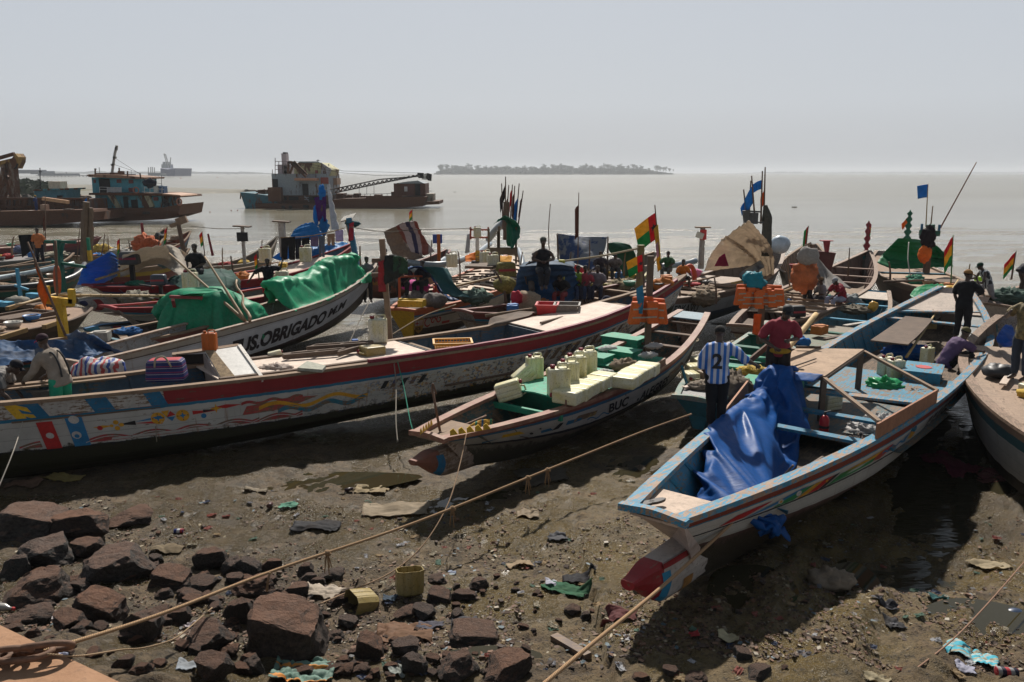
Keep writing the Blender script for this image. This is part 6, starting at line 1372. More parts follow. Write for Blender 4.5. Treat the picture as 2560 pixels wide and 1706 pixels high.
BK=plain((.33,.25,.17),.9,.3,16,bumps=.9);tag(cushion('net_sack',P(1320,755,1.65),(.42,.32,.38),BK,.25,seed=9),'round netted tan sack beside the leaning man','sack');tag(cushion('red_cloth',P(1292,745,1.85),(.18,.12,.22),plain((.4,.01,.03),.8),.5,seed=9),'red cloth over the left of the netted tan sack','cloth');tag(cushion('camouflage_hood',P(1262,712,2.1),(.35,.3,.27),plain((.17,.14,.03),.9,.7,10,bumps=.5),.3,seed=3),'camouflage cloth hood over the engine head by the netted sack','cloth')
tag(cloth('red_towel',[W3([(1432,660,2.6),(1455,668,2.5)]),W3([(1440,685,2.2),(1470,690,2.1)]),W3([(1452,700,1.9),(1475,702,1.9)])],clothm((.45,.07,.09)),20,16,.06,2.5,seed=4),'red towel hanging from the corner of the blue-grey cabin','towel')
tag(cloth('red_skirt',[W3([(1372,728,1.8),(1390,728,1.8)]),W3([(1368,752,1.3),(1402,752,1.3)])],clothm((.45,.08,.09)),12,12,.04,3,seed=5),'red cloth hanging below the blue-grey cabin cover','cloth')
b=B17;b.deck(.1,.9,-.25,WOODD);mb=MB();mb.tube([b.G(k/10,-1)+Vector((0,0,.12))for k in range(1,9)],.12,12);mb.build('rail_pipe',plain((.2,.24,.27),.4),b.root,True)
for k,mt in enumerate((Yy,Gg,Rr)):b.decal([rect(-.25,0,-.12,.5)],b.L-.05-.16*k,.6,mt,'rainbow_stripe')
RS=stripes([(2,(.40,.36,.38)),(1.2,(.07,.07,.15)),(1,(.36,.32,.34)),(1.6,(.25,.10,.09))],0,1.1,tl=.4)
tag(cloth('sail_cover',[W3([(990,565,3.6),(1002,588,3.1),(1030,630,2.3)]),W3([(1015,556,3.8),(1035,590,3.1),(1062,638,2.2)]),W3([(1042,555,3.8),(1058,590,3.1),(1085,628,2.3)])],RS,24,24,.03,1.3,fold=(.05,4),seed=14),'striped red, white and blue cloth on the upper part of the sail shelter','sail')
tag(cloth('sail_cover',[W3([(958,580,3.1),(965,598,2.8),(985,645,2.0)]),W3([(985,568,3.4),(1000,600,2.8),(1022,652,1.9)]),W3([(992,566,3.5),(1015,605,2.7),(1062,645,2.1)])],tarp((.24,.18,.14),.8,.2),24,24,.03,1.3,fold=(.04,4),seed=15),'brown cloth on the lower part of the striped sail shelter','sail')
b=B18;b.deck(.3,.75,-.2,WOOD);b.thwart(.8,.4,-.04,.06,YEL);b.thwart(.62,.3,-.04,.05,WOOD)
TM=stripes([(1,(.03,.07,.2)),(.01,(.3,.3,.32))],0,1)
m,nt,bb_=newmat('mottled_sheet');t=N(nt,'ShaderNodeTexCoord').outputs['Object'];n1=noisen(nt,t,2.2,8,.75);n2=noisen(nt,t,.7,3,.5)
nt.links.new(mixc(nt,rng(nt,mathn(nt,'ADD',n1,mathn(nt,'MULTIPLY',n2,.6)),.78,.82),(.018,.045,.13),(.16,.175,.20)),bb_.inputs['Base Color']);bb_.inputs['Roughness'].default_value=.6
tag(cloth('awning',[W3([(1392,584,3.2),(1396,620,2.6),(1400,655,2.0)]),W3([(1450,590,3.1),(1450,630,2.5),(1448,662,2.0)]),W3([(1518,592,3.1),(1510,630,2.5),(1485,678,1.8)])],m,30,36,.03,1.2,seed=17),'worn blue and white mottled awning stretched between two poles','awning')
TDG=tarp((.015,.10,.06),.6,.35,(.08,.17,.12))
tag(cloth('tent_cover',[W3([(1520,608,2.9),(1545,606,2.9),(1575,612,2.8)]),W3([(1522,625,2.6),(1560,625,2.6),(1588,635,2.4)]),W3([(1545,660,2.0),(1570,655,2.0),(1592,660,1.9)]),W3([(1558,690,1.4),(1575,688,1.4),(1596,680,1.4)])],TDG,24,24,.05,1.6,seed=18),'dark green tent cover behind the mottled awning','tent')
# ---------------- B19 tent, B20, B21, B22
b=B19;tp=b.tpx;b.deck(.1,.62,-.05,paint((.30,.22,.16),.25));word(b,'ERKAVO',1690,1752,.62,.5,INKB,.02);b.bulk(.1,WOODD,-.05)
for t_ in(.2,.3,.4):b.deck(t_,t_+.05,.03,WOOD,-.8,.6,name='plank')
BT=tarp((.70,.62,.52),.8,.2,(.3,.26,.2))
tag(cloth('canvas_tent',[W3([(1760,678,1.9),(1775,640,2.5),(1810,592,3.4)]),W3([(1820,672,1.9),(1830,640,2.5),(1818,592,3.45)]),W3([(1890,662,1.9),(1890,640,2.3),(1860,612,2.9)])],BT,30,30,.04,1.3,fold=(.06,5),seed=19),'front flap of the beige canvas tent with a magenta patch','tent')
tag(cloth('canvas_tent',[W3([(1812,592,3.45),(1840,572,3.8),(1872,552,4.2)]),W3([(1840,612,3.0),(1872,600,3.2),(1903,585,3.6)]),W3([(1890,655,2.0),(1908,650,2.2),(1932,632,2.7)]),W3([(1905,690,1.4),(1922,692,1.4),(1934,690,1.5)])],BT,34,34,.05,1.1,fold=(.05,4),seed=20),'main roof sheet of the beige canvas tent, falling over the stern','tent')
MG=clothm((.4,.01,.13))
tag(cloth('magenta_patch',[W3([(1798,642,2.62),(1812,634,2.75)]),W3([(1786,666,2.1),(1822,666,2.1)])],MG,8,10,.02,3),'magenta patch sewn on the front flap of the beige tent','patch')
mb=MB();mb.tube(crom([P(1858,690,1.75),P(1885,672,1.9),P(1905,660,2.1)],4),.17,14);tag(mb.build('grey_pipe',plain((.17,.21,.25),.4),None,True),'thick grey pipe on the rail under the beige tent','pipe')
mb=MB();mb.tube(crom([P(1650,668,1.7),P(1710,660,1.7),P(1740,652,1.8)],4),.13,14);tag(mb.build('grey_pipe',plain((.17,.21,.25),.4),None,True),'grey pipe end behind the boy in orange','pipe')
pf=cushion('white_float',P(1950,612,2.6),(.45,.35,.4),plain((.4,.48,.55),.4),.1,seed=2);tag(pf,'pale blue rounded barrel behind the right end of the beige tent','barrel')
mb=MB();mb.tube([P(1722,704,1.6)+Vector((.22*cos(a),.08*sin(a*2),.4*sin(a)+.2))for a in[2*pi*k/24 for k in range(24)]],.09,10,closed=True);tag(mb.build('life_ring',plain((.5,.07,.02),.6),None,True),'orange ring buoy leaning behind the boy in orange','ring buoy')
tag(cushion('pink_bundle',P(1738,682,1.75),(.25,.2,.15),plain((.55,.15,.3),.8),.6,seed=3),'small pink cloth bundle on the deck below the lamp post with the white box','bundle');tag(cushion('red_cloth',P(1732,710,1.6),(.3,.2,.06),plain((.45,.05,.06),.8),.6,seed=4),'red cloth on the rail below the pink bundle','cloth')
b=B20;b.deck(.18,.42,-.05,DP,crown=.05);b.deck(.5,.62,-.15,WOOD)
for k in range(5):t_=.2+.045*k;mb=MB();mb.bar(b.G(t_,-.95)+Vector((0,0,.06)),b.G(t_,.9)+Vector((0,0,.06)),.1,.08);mb.build('batten',WOOD,b.root)
b.text('OIO',b.tpx(2020)*b.L,.8,.45,paint((.3,.3,.28),.4),.03,1.3);b.deck(.0,.15,-.2,WOODD)
for t_ in(.66,.74,.83):b.thwart(t_,.18,-.06,.05,paint((.3,.2,.15),.3))
tag(cloth('sail_cover',[W3([(2018,612,3.2),(2022,608,3.3),(2028,608,3.3)]),W3([(2010,640,2.7),(2030,645,2.6),(2045,640,2.6)]),W3([(2050,690,1.9),(2060,680,2.0),(2078,680,2.0)]),W3([(2052,730,1.5),(2085,725,1.5),(2130,718,1.6)])],tarp((.34,.32,.30),.8,.2),26,20,.05,1.5,fold=(.05,3),seed=25),'grey-white sail hanging from a peak beside the orange clothes','sail')
tag(cushion('orange_clothes',P(2012,690,2.3),(.45,.3,.55),plain((.42,.11,.03),.8,.4),.6,seed=6,nu=28,nv=20),'orange life jackets piled under the grey-white sail','life jacket');tag(cushion('grey_shirt',P(2020,640,3.0),(.35,.2,.3),tarp((.35,.33,.31),.8,.2),.5,seed=7),'grey shirt hung over the top of the grey-white sail peak','shirt')
mb=MB();q=P(2022,740,1.4);mb.bar(q,ZT(q,612),.14);tag(mb.build('post',WOODD),'dark post in the shade under the grey-white sail','post')
b=B22;b.deck(.15,.62,-.04,paint((.36,.24,.15),.25));b.deck(.66,.95,-.05,BR);b.thwart(.64,.25,-.02,.06,paint((.04,.13,.18),.3));b.thwart(.4,1.0,.03,.1,WOODD)
TGR=tarp((.008,.19,.07),.4,.15,(.1,.25,.14))
tag(cloth('tarpaulin',[W3([(2192,658,1.9),(2210,632,2.3),(2245,596,3.0)]),W3([(2235,672,1.7),(2255,640,2.2),(2262,597,3.0)]),W3([(2300,672,1.7),(2300,635,2.3),(2300,600,2.9)]),W3([(2345,668,1.7),(2345,640,2.1),(2335,614,2.6)]),W3([(2382,668,1.7),(2378,655,1.9),(2360,634,2.3)])],TGR,34,44,.05,1.2,fold=(.05,6),seed=27),'big green tarpaulin draped behind the crossed post, upper right','tarpaulin')
tag(cloth('tarpaulin',[W3([(2275,738,1.55),(2290,720,1.65),(2330,712,1.65),(2365,710,1.6)]),W3([(2278,745,1.5),(2310,742,1.55),(2340,728,1.55),(2370,718,1.55)])],tarp((.02,.30,.12),.35,.1),20,30,.07,2,seed=28),'small bright green sheet lying on the brown deck, upper right','tarpaulin')
tag(cushion('yellow_bucket',P(2375,722,1.7),(.3,.2,.12),plain((.55,.30,.02),.4),.1,seed=3),'yellow tub beside the small bright green sheet','tub')
# ---------------- B23, B24, B25, B26
b=B23;b.deck(.05,.4,-.12,paint((.16,.18,.13),.4));b.deck(.45,.62,-.2,paint((.22,.19,.14),.4));b.thwart(.42,.2,-.05,.05,DGREEN);b.thwart(.65,.14,-.04,.05,LBLUE);b.thwart(.86,.14,-.04,.05,LBLUE);b.deck(.92,.99,-.01,paint((.5,.42,.34),.2),name='stern_deck')
tag(cushion('net_heap',P(2140,775,1.35),(.5,.4,.12),plain((.12,.10,.07),.9,.5,20,bumps=1),1.0,seed=19,nu=36,nv=20,fr=5),'heap of rope and net in the end of the narrow pale blue boat','net');tag(cushion('yellow_jug',P(2183,766,1.5),(.16,.13,.16),plain((.55,.3,.03),.5),.3,seed=2),'small yellow jug hanging in the end of the narrow pale blue boat','jug')
b=B24;b.deck(.0,.12,-.02,GREY,name='bow_deck');b.deck(.14,.45,-.15,paint((.34,.27,.22),.4));b.deck(.5,.7,-.1,paint((.03,.2,.15),.3));b.thwart(.48,.2,-.02,.06,GD);b.thwart(.62,.3,.02,.08,GD);b.thwart(.75,.25,.0,.06,DGREEN);b.thwart(.88,.2,.0,.06,DGREEN);b.bulk(.13,paint((.02,.12,.16),.2),-.02)
mb=MB();mb.box((0,0,.12),(.9,1.2,.3));o=mb.build('hatch_box',GD,b.root);o.location=b.loc(P(1925,985,1.0))
rowcans(P(1720,935,1.15),P(1740,900,1.2),3,'jerry can lying left of the man in the striped jersey',.2,(radians(90),0),CANM,1.0,'jerry cans left of the striped jersey')
tag(cushion('canvas_sheet',P(1830,965,1.2),(.35,.6,.28),tarp((.20,.16,.12),.8,.4),.8,seed=51,nu=36,nv=24),'brown canvas heap right of the striped jersey','canvas');tag(cushion('brown_net',P(1765,965,1.12),(.4,.25,.1),plain((.2,.16,.12),.9,.4,18,bumps=1),1.0,seed=52,nu=36,nv=20,fr=4),'folded brown net on the bow of the teal boat','net')
b=B25;b.deck(.2,.8,-.06,paint((.34,.24,.17),.35));tag(cloth('blue_sheet',[W3([(2490,845,1.9),(2510,815,2.3),(2530,810,2.4)]),W3([(2500,870,1.6),(2520,865,1.7),(2545,860,1.8)])],TBL,16,16,.05,2,seed=61),'blue sheet at the far end of the white-sided boat at the right edge','tarpaulin');jerrycan(P(2555,985,1.5),.2,'white jerry can cut off by the right edge of the picture',CANW,s=1.2,tilt=(0,1.5))
tag(cushion('black_bundle',P(2500,928,1.6),(.35,.3,.14),plain((.02,.02,.022),.5),.6,seed=62),'black bundle on the deck at the feet of the man in camouflage','bundle')
b=B26;b.deck(.05,.9,-.1,WOODD);tag(cushion('net_heap',P(2525,742,1.55),(.7,.5,.22),plain((.05,.09,.07),.9,.5,18,bumps=1),.9,seed=63,nu=40,nv=24,fr=4),'green and black heap of fishing net in the round-ended boat at the right edge','net')
# ---------------- small gear lying about in the fleet
rg=random.Random(21);GC=[((.35,.03,.03),'red'),((.03,.15,.4),'blue'),((.5,.33,.05),'yellow'),((.4,.38,.34),'pale'),((.03,.2,.12),'green'),((.05,.05,.05),'black'),((.45,.15,.03),'orange'),((.25,.18,.12),'brown')]
BN=[(B6,'the deep red-railed boat'),(B7,'the boat under the faded blue sheet'),(B8,'the brown decked boat at the left'),(B9,'the dark open boat at the left'),(B10,'the pale grey low boat'),(B11,'the maroon-striped boat'),(B12,'the grey and green upswept boat'),(B13,'the blue and red boat'),(B14,'the narrow grey boat'),(B15,'the football crest boat'),(B16,'the boat of the seated men'),(B17,'the striped sail boat'),(B18,'the yellow-thwarted boat'),(B19,'the beige tent boat'),(B20,'the teal-banded boat'),(B21,'the maroon box post boat'),(B22,'the crossed post boat'),(B23,'the narrow pale blue boat'),(B24,'the small teal boat'),(B3,'the long red-railed boat'),(B26,'the net-heaped round boat'),(B25,'the white-sided boat')]
for bb,bn in BN:
    used=set()
    for k in range(7 if bb in(B11,B12,B13,B10,B9,B8,B16,B18)else 4):
        t=.12+.8*(k+rg.uniform(.1,.9))/7 if bb is not B3 else rg.uniform(.9,.97);y=rg.uniform(-.6,.6);kind=rg.choice(['bundle','bundle','plank','plank','basin','rope_heap','box']);c_,cn=rg.choice(GC)
        where='near its bow' if t<.35 else 'amidships' if t<.65 else 'towards its far end';side_w='near side' if y<-.1 else 'far side' if y>.1 else 'middle'
        q=bb.on(t,y,-.02);l='%s %s %s, %s of %s'%(cn,kind.replace('_',' '),where,side_w,bn)
        if l in USED:continue
        USED[l]=1;mt=clothm(c_,f=.15)
        if kind=='bundle':o=cushion('bundle',q+Vector((0,0,.05)),(rg.uniform(.2,.4),rg.uniform(.15,.3),rg.uniform(.1,.22)),mt,.6,seed=k*3+1,nu=18,nv=12,rz=rg.uniform(0,3))
        elif kind=='plank':a_=bb.rz+rg.uniform(-.5,.5);L_=rg.uniform(.6,1.5);d_=Vector((cos(a_),sin(a_),0))*L_/2;mb=MB();mb.bar(q-d_+Vector((0,0,.06)),q+d_+Vector((0,0,.08)),rg.uniform(.08,.2),.04);o=mb.build('plank',rg.choice([WOOD,WOODD,PLY,paint(c_,.4)]))
        elif kind=='basin':mb=MB();mb.tube([q+Vector((0,0,.02)),q+Vector((0,0,.1)),q+Vector((0,0,.2))],[.14,.2,.25],14,cap=False);o=mb.build('basin',plain(c_,.45),None,True);s_=o.modifiers.new('t','SOLIDIFY');s_.thickness=.02
        elif kind=='box':mb=MB();mb.box(q+Vector((0,0,.12)),(.45,.32,.24),rot=Matrix.Rotation(rg.uniform(0,1.5),3,'Z'));mb.box(q+Vector((0,0,.25)),(.3,.2,.03),rot=Matrix.Rotation(rg.uniform(0,1.5),3,'Z'));o=mb.build('box',paint(c_,.3))
        else:o=cushion('rope_heap',q+Vector((0,0,.04)),(.35,.28,.1),plain(tuple(x*.8 for x in c_),.9,.5,20,bumps=1),1.0,seed=k,nu=26,nv=14,fr=5)
        tag(o,l,kind.replace('_',' '),'gear lying in the boats')
# ================================================================== far water: ships, island, shores
def quad(mb,x0,y0,x1,y1,Y,dep,mi=0):
    a,b=PY(x0,y1,Y),PY(x1,y0,Y);mb.box(((a.x+b.x)/2,Y+dep/2,(a.z+b.z)/2),(abs(b.x-a.x),dep,abs(b.z-a.z)),mi)
def fpoly(mb,pts,Y,dep,mi=0):mb.prism([PY(x,y,Y)for x,y in pts],(0,dep,0),mi)
SPLIT='buttress red_hatch winches doorway window deck_openings tyre_fender roof_gear sheds superstructure boom_head frame_leg'.split()
def part(root,name,mat,boxes=(),polys=(),bars=(),Y=100,dep=5,r=.1):
    if name in SPLIT and len(boxes)+len(polys)>1:
        for q in boxes:part(root,{'winches':'winch','deck_openings':'deck_opening','sheds':'shed'}.get(name,name),mat,[q],(),(),Y,dep,r)
        for q in polys:part(root,name,mat,(),[q],(),Y,dep,r)
        if bars:part(root,'rail',mat,(),(),bars,Y,dep,r)
        return
    mb=MB()
    for q in boxes:quad(mb,*q[:4],Y+(q[4]if len(q)>4 else 0),q[5]if len(q)>5 else dep)
    for q in polys:fpoly(mb,q,Y,dep)
    for q in bars:mb.bar(PY(q[0],q[1],Y+(q[4]if len(q)>4 else 0)),PY(q[2],q[3],Y+(q[5]if len(q)>5 else(q[4]if len(q)>4 else 0))),r)
    return keep(mb.build(name,mat),root)
RB,RD,RG,RT,RY=rusty((.10,.06,.04),.9),rusty((.05,.035,.03),.8),rusty((.26,.30,.33),.25),rusty((.07,.25,.30),.45),rusty((.42,.40,.22),.3)
DK=plain((.008,.008,.008),.8,darkamt=0)
Y=132;D=empty('dredger_ship',(PY(740,522,Y).x,Y,0),0,'rusty grey dredging ship with a blue bow and a pale funnel','ship')
part(D,'bow',rusty((.04,.14,.18),.3),polys=[[(600,481),(614,523),(690,523),(690,492),(640,485)]],Y=Y,dep=9)
part(D,'lower_hull',RB,boxes=[(641,509,795,523,-1,11),(650,500,830,511,1,8)],Y=Y);part(D,'deck_edge',RD,boxes=[(678,488,822,503,.5,9)],Y=Y)
part(D,'deckhouse',RG,boxes=[(682,435,819,489,0,9)],Y=Y);part(D,'bridge',RY,polys=[[(735,440),(737,408),(803,407),(820,418),(829,424),(826,440)]],Y=Y+1,dep=6)
part(D,'bridge_front',rusty((.36,.36,.37),.3),polys=[[(803,407),(829,424),(820,445),(802,445)]],Y=Y+.8,dep=.3);part(D,'wheelhouse',RG,polys=[[(745,408),(748,404),(795,404),(802,408)]],Y=Y+2,dep=5)
part(D,'funnel',rusty((.45,.38,.39),.15),boxes=[(706,384,715,436,3,1.5),(695,412,728,436,3,3)],Y=Y);part(D,'funnel_top',DK,boxes=[(707,381,714,385,3,1.4)],Y=Y)
part(D,'container',rusty((.14,.07,.04),.7),boxes=[(671,469,701,504,-1.2,4)],Y=Y)
part(D,'doorway',DK,boxes=[(757,460,770,489,-.1,.3)],Y=Y);part(D,'window',DK,boxes=[(683,448,694,468,-.1,.3)],Y=Y);part(D,'red_hatch',rusty((.25,.06,.05),.3),boxes=[(788,426,794,434,.8,.3),(802,444,820,460,-.2,.3)],Y=Y)
part(D,'deck_openings',DK,boxes=[(700,492,716,501,.3,.3),(722,492,745,501,.3,.3),(770,492,792,501,.3,.3)],Y=Y)
part(D,'scaffold',plain((.3,.24,.24),.7),bars=[(688,404,688,436),(697,404,697,436),(708,404,708,436),(718,404,718,436),(688,404,718,404),(688,414,718,414),(688,424,718,424),(681,424,681,436),(688,395,688,405)],Y=Y+1,r=.09)
part(D,'mast',plain((.3,.3,.3),.7),bars=[(795,399,795,408),(791,402,799,402),(822,410,822,424)],Y=Y+3,r=.12)
part(D,'boom',RD,bars=[(722,404,765,443),(735,404,768,438),(722,404,720,435),(735,408,725,435)]+[(726+k*5,405+k*4.6,738+k*4.6,407+k*4.4)for k in range(7)],Y=Y-1.5,r=.3)
part(D,'work_platform',plain((.4,.2,.12),.8),boxes=[(736,446,790,452,-2,2)],Y=Y);part(D,'ladder',RG,bars=[(748,455,748,489),(753,455,753,489)]+[(748,458+k*4,753,458+k*4)for k in range(8)]+[(761,490,773,505),(761,494,772,494),(761,499,772,499)],Y=Y-.2,r=.08)
part(D,'tyre_fender',DK,boxes=[(704,515,711,521,-1.3,.4),(722,515,729,521,-1.3,.4),(758,513,770,520,-1.3,.4)],Y=Y)
part(D,'windlass',RD,boxes=[(645,475,662,487,2,3)],Y=Y);part(D,'bow_rail',RD,bars=[(602,484,601,498),(662,474,640,486),(640,480,662,478),(622,478,665,477)],Y=Y,r=.15)
Bg=empty('crane_barge',(PY(960,523,Y).x,Y,0),0,'low rusty barge with a long lattice crane boom and a dark red cabin','barge')
part(Bg,'hull',RB,polys=[[(838,523),(832,500),(860,497),(1066,492),(1058,516),(1000,520)]],Y=Y-1,dep=10)
part(Bg,'bulwark',rusty((.16,.09,.06),.8),boxes=[(915,490,1005,497,-.8,.3)],Y=Y);part(Bg,'end_pontoon',RD,polys=[[(1060,513),(1062,505),(1098,503),(1098,511)]],Y=Y,dep=8);part(Bg,'tank',rusty((.3,.28,.22),.4),boxes=[(1065,485,1083,504,2,4)],Y=Y)
part(Bg,'cabin',rusty((.12,.05,.04),.5),boxes=[(985,459,1063,490,1,6)],Y=Y);part(Bg,'cabin_roof',RG,polys=[[(982,460),(1020,454),(1045,452),(1060,459)]],Y=Y+.8,dep=6.5);part(Bg,'window',plain((.5,.5,.5),.5),boxes=[(1011,467,1018,479,.8,.3)],Y=Y);part(Bg,'doorway',DK,boxes=[(1038,460,1050,489,.8,.3)],Y=Y)
part(Bg,'winches',RB,boxes=[(840,484,858,498,2,3),(862,488,880,497,2,3),(885,484,897,497,2,2),(900,490,913,497,2,2),(978,480,990,492,2,2),(935,487,952,492,2,2)],Y=Y)
lb_=[(830,484,950,459),(950,459,1050,439),(830,474,950,449),(950,449,1050,441),(830,484,815,481),(830,474,815,470)]
lb_+=[(830+k*11,484-k*2.25,835+k*11,473-k*1.9)for k in range(20)]+[(835+k*11,473-k*1.9,841+k*11,482-k*2.2)for k in range(19)]
part(Bg,'crane_boom',rusty((.2,.19,.19),.4),bars=lb_,Y=Y-2,r=.2);part(Bg,'boom_head',DK,polys=[[(1043,432),(1058,433),(1060,446),(1046,446)],[(1068,433),(1078,436),(1077,453),(1070,452),(1064,444)]],Y=Y-2,dep=1.2);part(Bg,'striped_head',plain((.5,.5,.48),.6),polys=[[(1058,436),(1068,433),(1066,450),(1054,449)]],Y=Y-2,dep=1)
part(Bg,'crane_cable',DK,bars=[(735,403,860,428,0,0),(860,428,1046,433,0,-1),(735,410,850,432,0,0),(850,432,940,439,0,0),(940,439,1046,438,0,-1)],Y=Y-2,r=.05)
part(Bg,'railing',DK,bars=[(865,487,985,484),(1062,478,1080,478)]+[(x,485,x,497)for x in range(870,985,14)]+[(917,466,917,487),(935,462,935,487),(898,470,898,488)],Y=Y+1,r=.06)
mb=MB();quad(mb,822,446,842,462,Y+4,3);keep(mb.build('crates',plain((.35,.22,.14),.8)),Bg)
Y=93;T=empty('workboat',(PY(340,552,Y).x,Y,0),0,'rusty workboat with a two-storey turquoise deckhouse and leaning mast, left background','ship')
part(T,'hull',RB,polys=[[(225,556),(225,522),(403,520),(452,511),(447,538),(410,549),(320,553)]],Y=Y,dep=7);part(T,'rubbing_strake',RD,bars=[(226,537,446,530)],Y=Y-.1,r=.3)
part(T,'lower_house',RT,boxes=[(241,487,403,521,.8,5)],Y=Y);part(T,'upper_house',paint((.07,.30,.38),.15),polys=[[(232,483),(229,444),(354,446),(354,483)]],Y=Y+1.5,dep=4)
part(T,'roof',rusty((.3,.18,.12),.4),polys=[[(216,438),(222,443),(360,448),(361,444),(300,438),(222,436)]],Y=Y+.8,dep=5.5);part(T,'deck_slab',RB,polys=[[(222,483),(222,488),(405,490),(452,494),(450,489),(405,484),(300,482)]],Y=Y+.2,dep=6.5)
part(T,'buttress',rusty((.36,.33,.22),.3),polys=[[(268,488),(282,488),(300,520),(290,520)],[(360,490),(372,490),(384,517),(374,519)]],Y=Y+.4,dep=.5)
for q in((250,447,273,482),(329,505-5,343,520),(310,492,318,520)):part(T,'doorway',DK,boxes=[(*q,.7 if q[1]>480 else 1.4,.2)],Y=Y)
for q in((292,449,302,458),(322,450,332,459),(234,449,238,458),(384,493,394,502),(322,470,336,480)):part(T,'window',plain((.14,.03,.03),.6),boxes=[(*q,.65 if q[1]>485 else 1.4,.2)],Y=Y)
part(T,'mast',plain((.3,.3,.28),.6),bars=[(280,434,287,385),(287,385,291,368),(278,413,287,411),(283,395,291,394),(291,376,292,364)],Y=Y+3,r=.22);part(T,'stays',DK,bars=[(288,396,352,437),(286,412,352,434),(328,425,328,437)],Y=Y+3,r=.03)
part(T,'roof_gear',RD,boxes=[(240,433,262,438,2,2),(275,432,285,438,2,2),(295,428,301,437,2,1),(300,436,320,441,2,2)],bars=[(238,422,238,437),(298,420,298,430),(319,428,319,440),(236,423,241,423),(350,434,352,446)],Y=Y,r=.12)
part(T,'railing',plain((.5,.5,.48),.6),bars=[(249,468,303,470),(249,474,303,476),(361,470,410,474),(355,480,405,483)]+[(x,468,x,483)for x in(249,268,285,303,361,375,390,405)],Y=Y+.4,r=.05);part(T,'white_panel',plain((.4,.42,.44),.6),boxes=[(269,469,302,481,.6,.1)],Y=Y)
part(T,'stern_canopy',plain((.42,.25,.16),.7),polys=[[(406,484),(406,487),(452,491),(450,488)]],Y=Y,dep=5);part(T,'canopy_posts',RD,bars=[(432,489,432,512),(443,490,444,512),(449,491,451,512),(436,505,452,507)],Y=Y,r=.08)
mb=MB();c_=PY(448,505,Y-.2);mb.tube([c_+Vector((.28*cos(a),0,.38*sin(a)))for a in[2*pi*k/16 for k in range(16)]],.08,8,closed=True);c_=PY(340,476,Y+.2);mb.tube([c_+Vector((.32*cos(a),0,.32*sin(a)))for a in[2*pi*k/16 for k in range(16)]],.07,8,closed=True)
keep(mb.build('ring_buoy',plain((.35,.15,.1),.7),None,True),T)
part(T,'water_tank',plain((.45,.48,.46),.5),boxes=[(385,464,397,484,1,1.2)],Y=Y);part(T,'blue_drum',plain((.02,.09,.2),.5),boxes=[(397,466,409,484,1,1)],Y=Y)
keep(cushion('laundry',PY(374,458,Y),(.75,.3,.5),plain((.01,.015,.03),.9),.8,seed=4),T);part(T,'laundry_line',DK,bars=[(354,452,405,460),(403,438,404,465)],Y=Y,r=.04)
Y=86;Hb=empty('hopper_barge',(PY(110,563,Y).x,Y,0),0,'long dark rusty hopper barge with ribbed sides along the left edge','barge')
part(Hb,'hull',RD,polys=[[(-60,566),(-60,538),(230,531),(236,552),(120,563)]],Y=Y,dep=8);part(Hb,'hopper_wall',rusty((.07,.06,.06),.6),boxes=[(-60,498,222,530,3,4)],Y=Y);part(Hb,'side_deck',RB,polys=[[(-60,530),(-60,539),(235,531),(232,524)]],Y=Y-.1,dep=3)
part(Hb,'wall_ribs',RD,bars=[(x,498,x,529)for x in range(-20,222,17)]+[(-60,497,222,498),(-60,517,222,518)],Y=Y+2.9,r=.25);part(Hb,'deck_cabin',paint((.07,.22,.28),.3),polys=[[(87,497),(85,478),(166,474),(165,497)]],Y=Y+5,dep=3);part(Hb,'cabin_roof',RT,polys=[[(82,478),(84,474),(168,471),(167,475)]],Y=Y+4.7,dep=4)
part(Hb,'window',DK,boxes=[(143,489,154,496,4.8,.3)],Y=Y);part(Hb,'water_tank',plain((.5,.45,.35),.6),boxes=[(122,454,149,472,5,1.5)],Y=Y);part(Hb,'plank',plain((.5,.28,.15),.7),bars=[(107,497,172,506)],Y=Y-.5,r=.35)
part(Hb,'antenna',DK,bars=[(100,420,101,478),(97,430,105,430)],Y=Y+5,r=.07)
for q,c_ in(((125,528,143,539),(.25,.05,.06)),((180,529,200,541),(.22,.04,.04)),((160,523,177,538),(.06,.04,.03)),((70,527,82,532),(.5,.48,.44)),((102,512,112,530),(.3,.2,.14))):part(Hb,'deck_gear',plain(c_,.7),boxes=[(*q,.2,.8)],Y=Y)
Cr=empty('grab_crane',(PY(20,500,Y).x,Y+4,0),0,'rust-streaked crane frame with a bent jib, top of the left edge','crane')
part(Cr,'jib',rusty((.28,.17,.05),.5),polys=[[(-60,430),(-60,422),(0,403),(30,396),(38,384),(45,393),(44,405),(36,422),(24,405),(0,413)]],Y=Y+4,dep=1.5);part(Cr,'frame_leg',rusty((.18,.14,.11),.6),polys=[[(2,412),(10,408),(14,440),(4,495),(-6,495)],[(20,408),(31,404),(38,495),(28,495)]],Y=Y+4.2,dep=1)
part(Cr,'brace',RD,bars=[(20,440,-10,495),(-60,412,36,385),(10,420,30,495)],Y=Y+4.3,r=.35);part(Cr,'hose',DK,bars=[(40,420,44,410),(36,422,40,420)],Y=Y+4,r=.12)
Y=1150;S=empty('cargo_ship',(PY(420,441,Y).x,Y,0),0,'distant blue cargo ship with tall deck cranes, seen bow-on on the horizon','ship')
part(S,'hull',plain((.03,.05,.14),.6),polys=[[(402,441),(401,421),(418,424),(438,421),(436,441)]],Y=Y,dep=60);part(S,'superstructure',plain((.32,.35,.38),.6),boxes=[(404,411,418,423,20,20),(407,405,413,412,20,20)],Y=Y);part(S,'deck_crane',plain((.22,.22,.22),.6),bars=[(410,385,420,420),(414,387,424,420),(427,394,424,420),(410,385,415,387)],Y=Y+10,r=1.0)
Jt=empty('jetty',(PY(300,441,1150).x,1150,0),0,'long low pier on piles on the horizon, left of the cargo ship','pier')
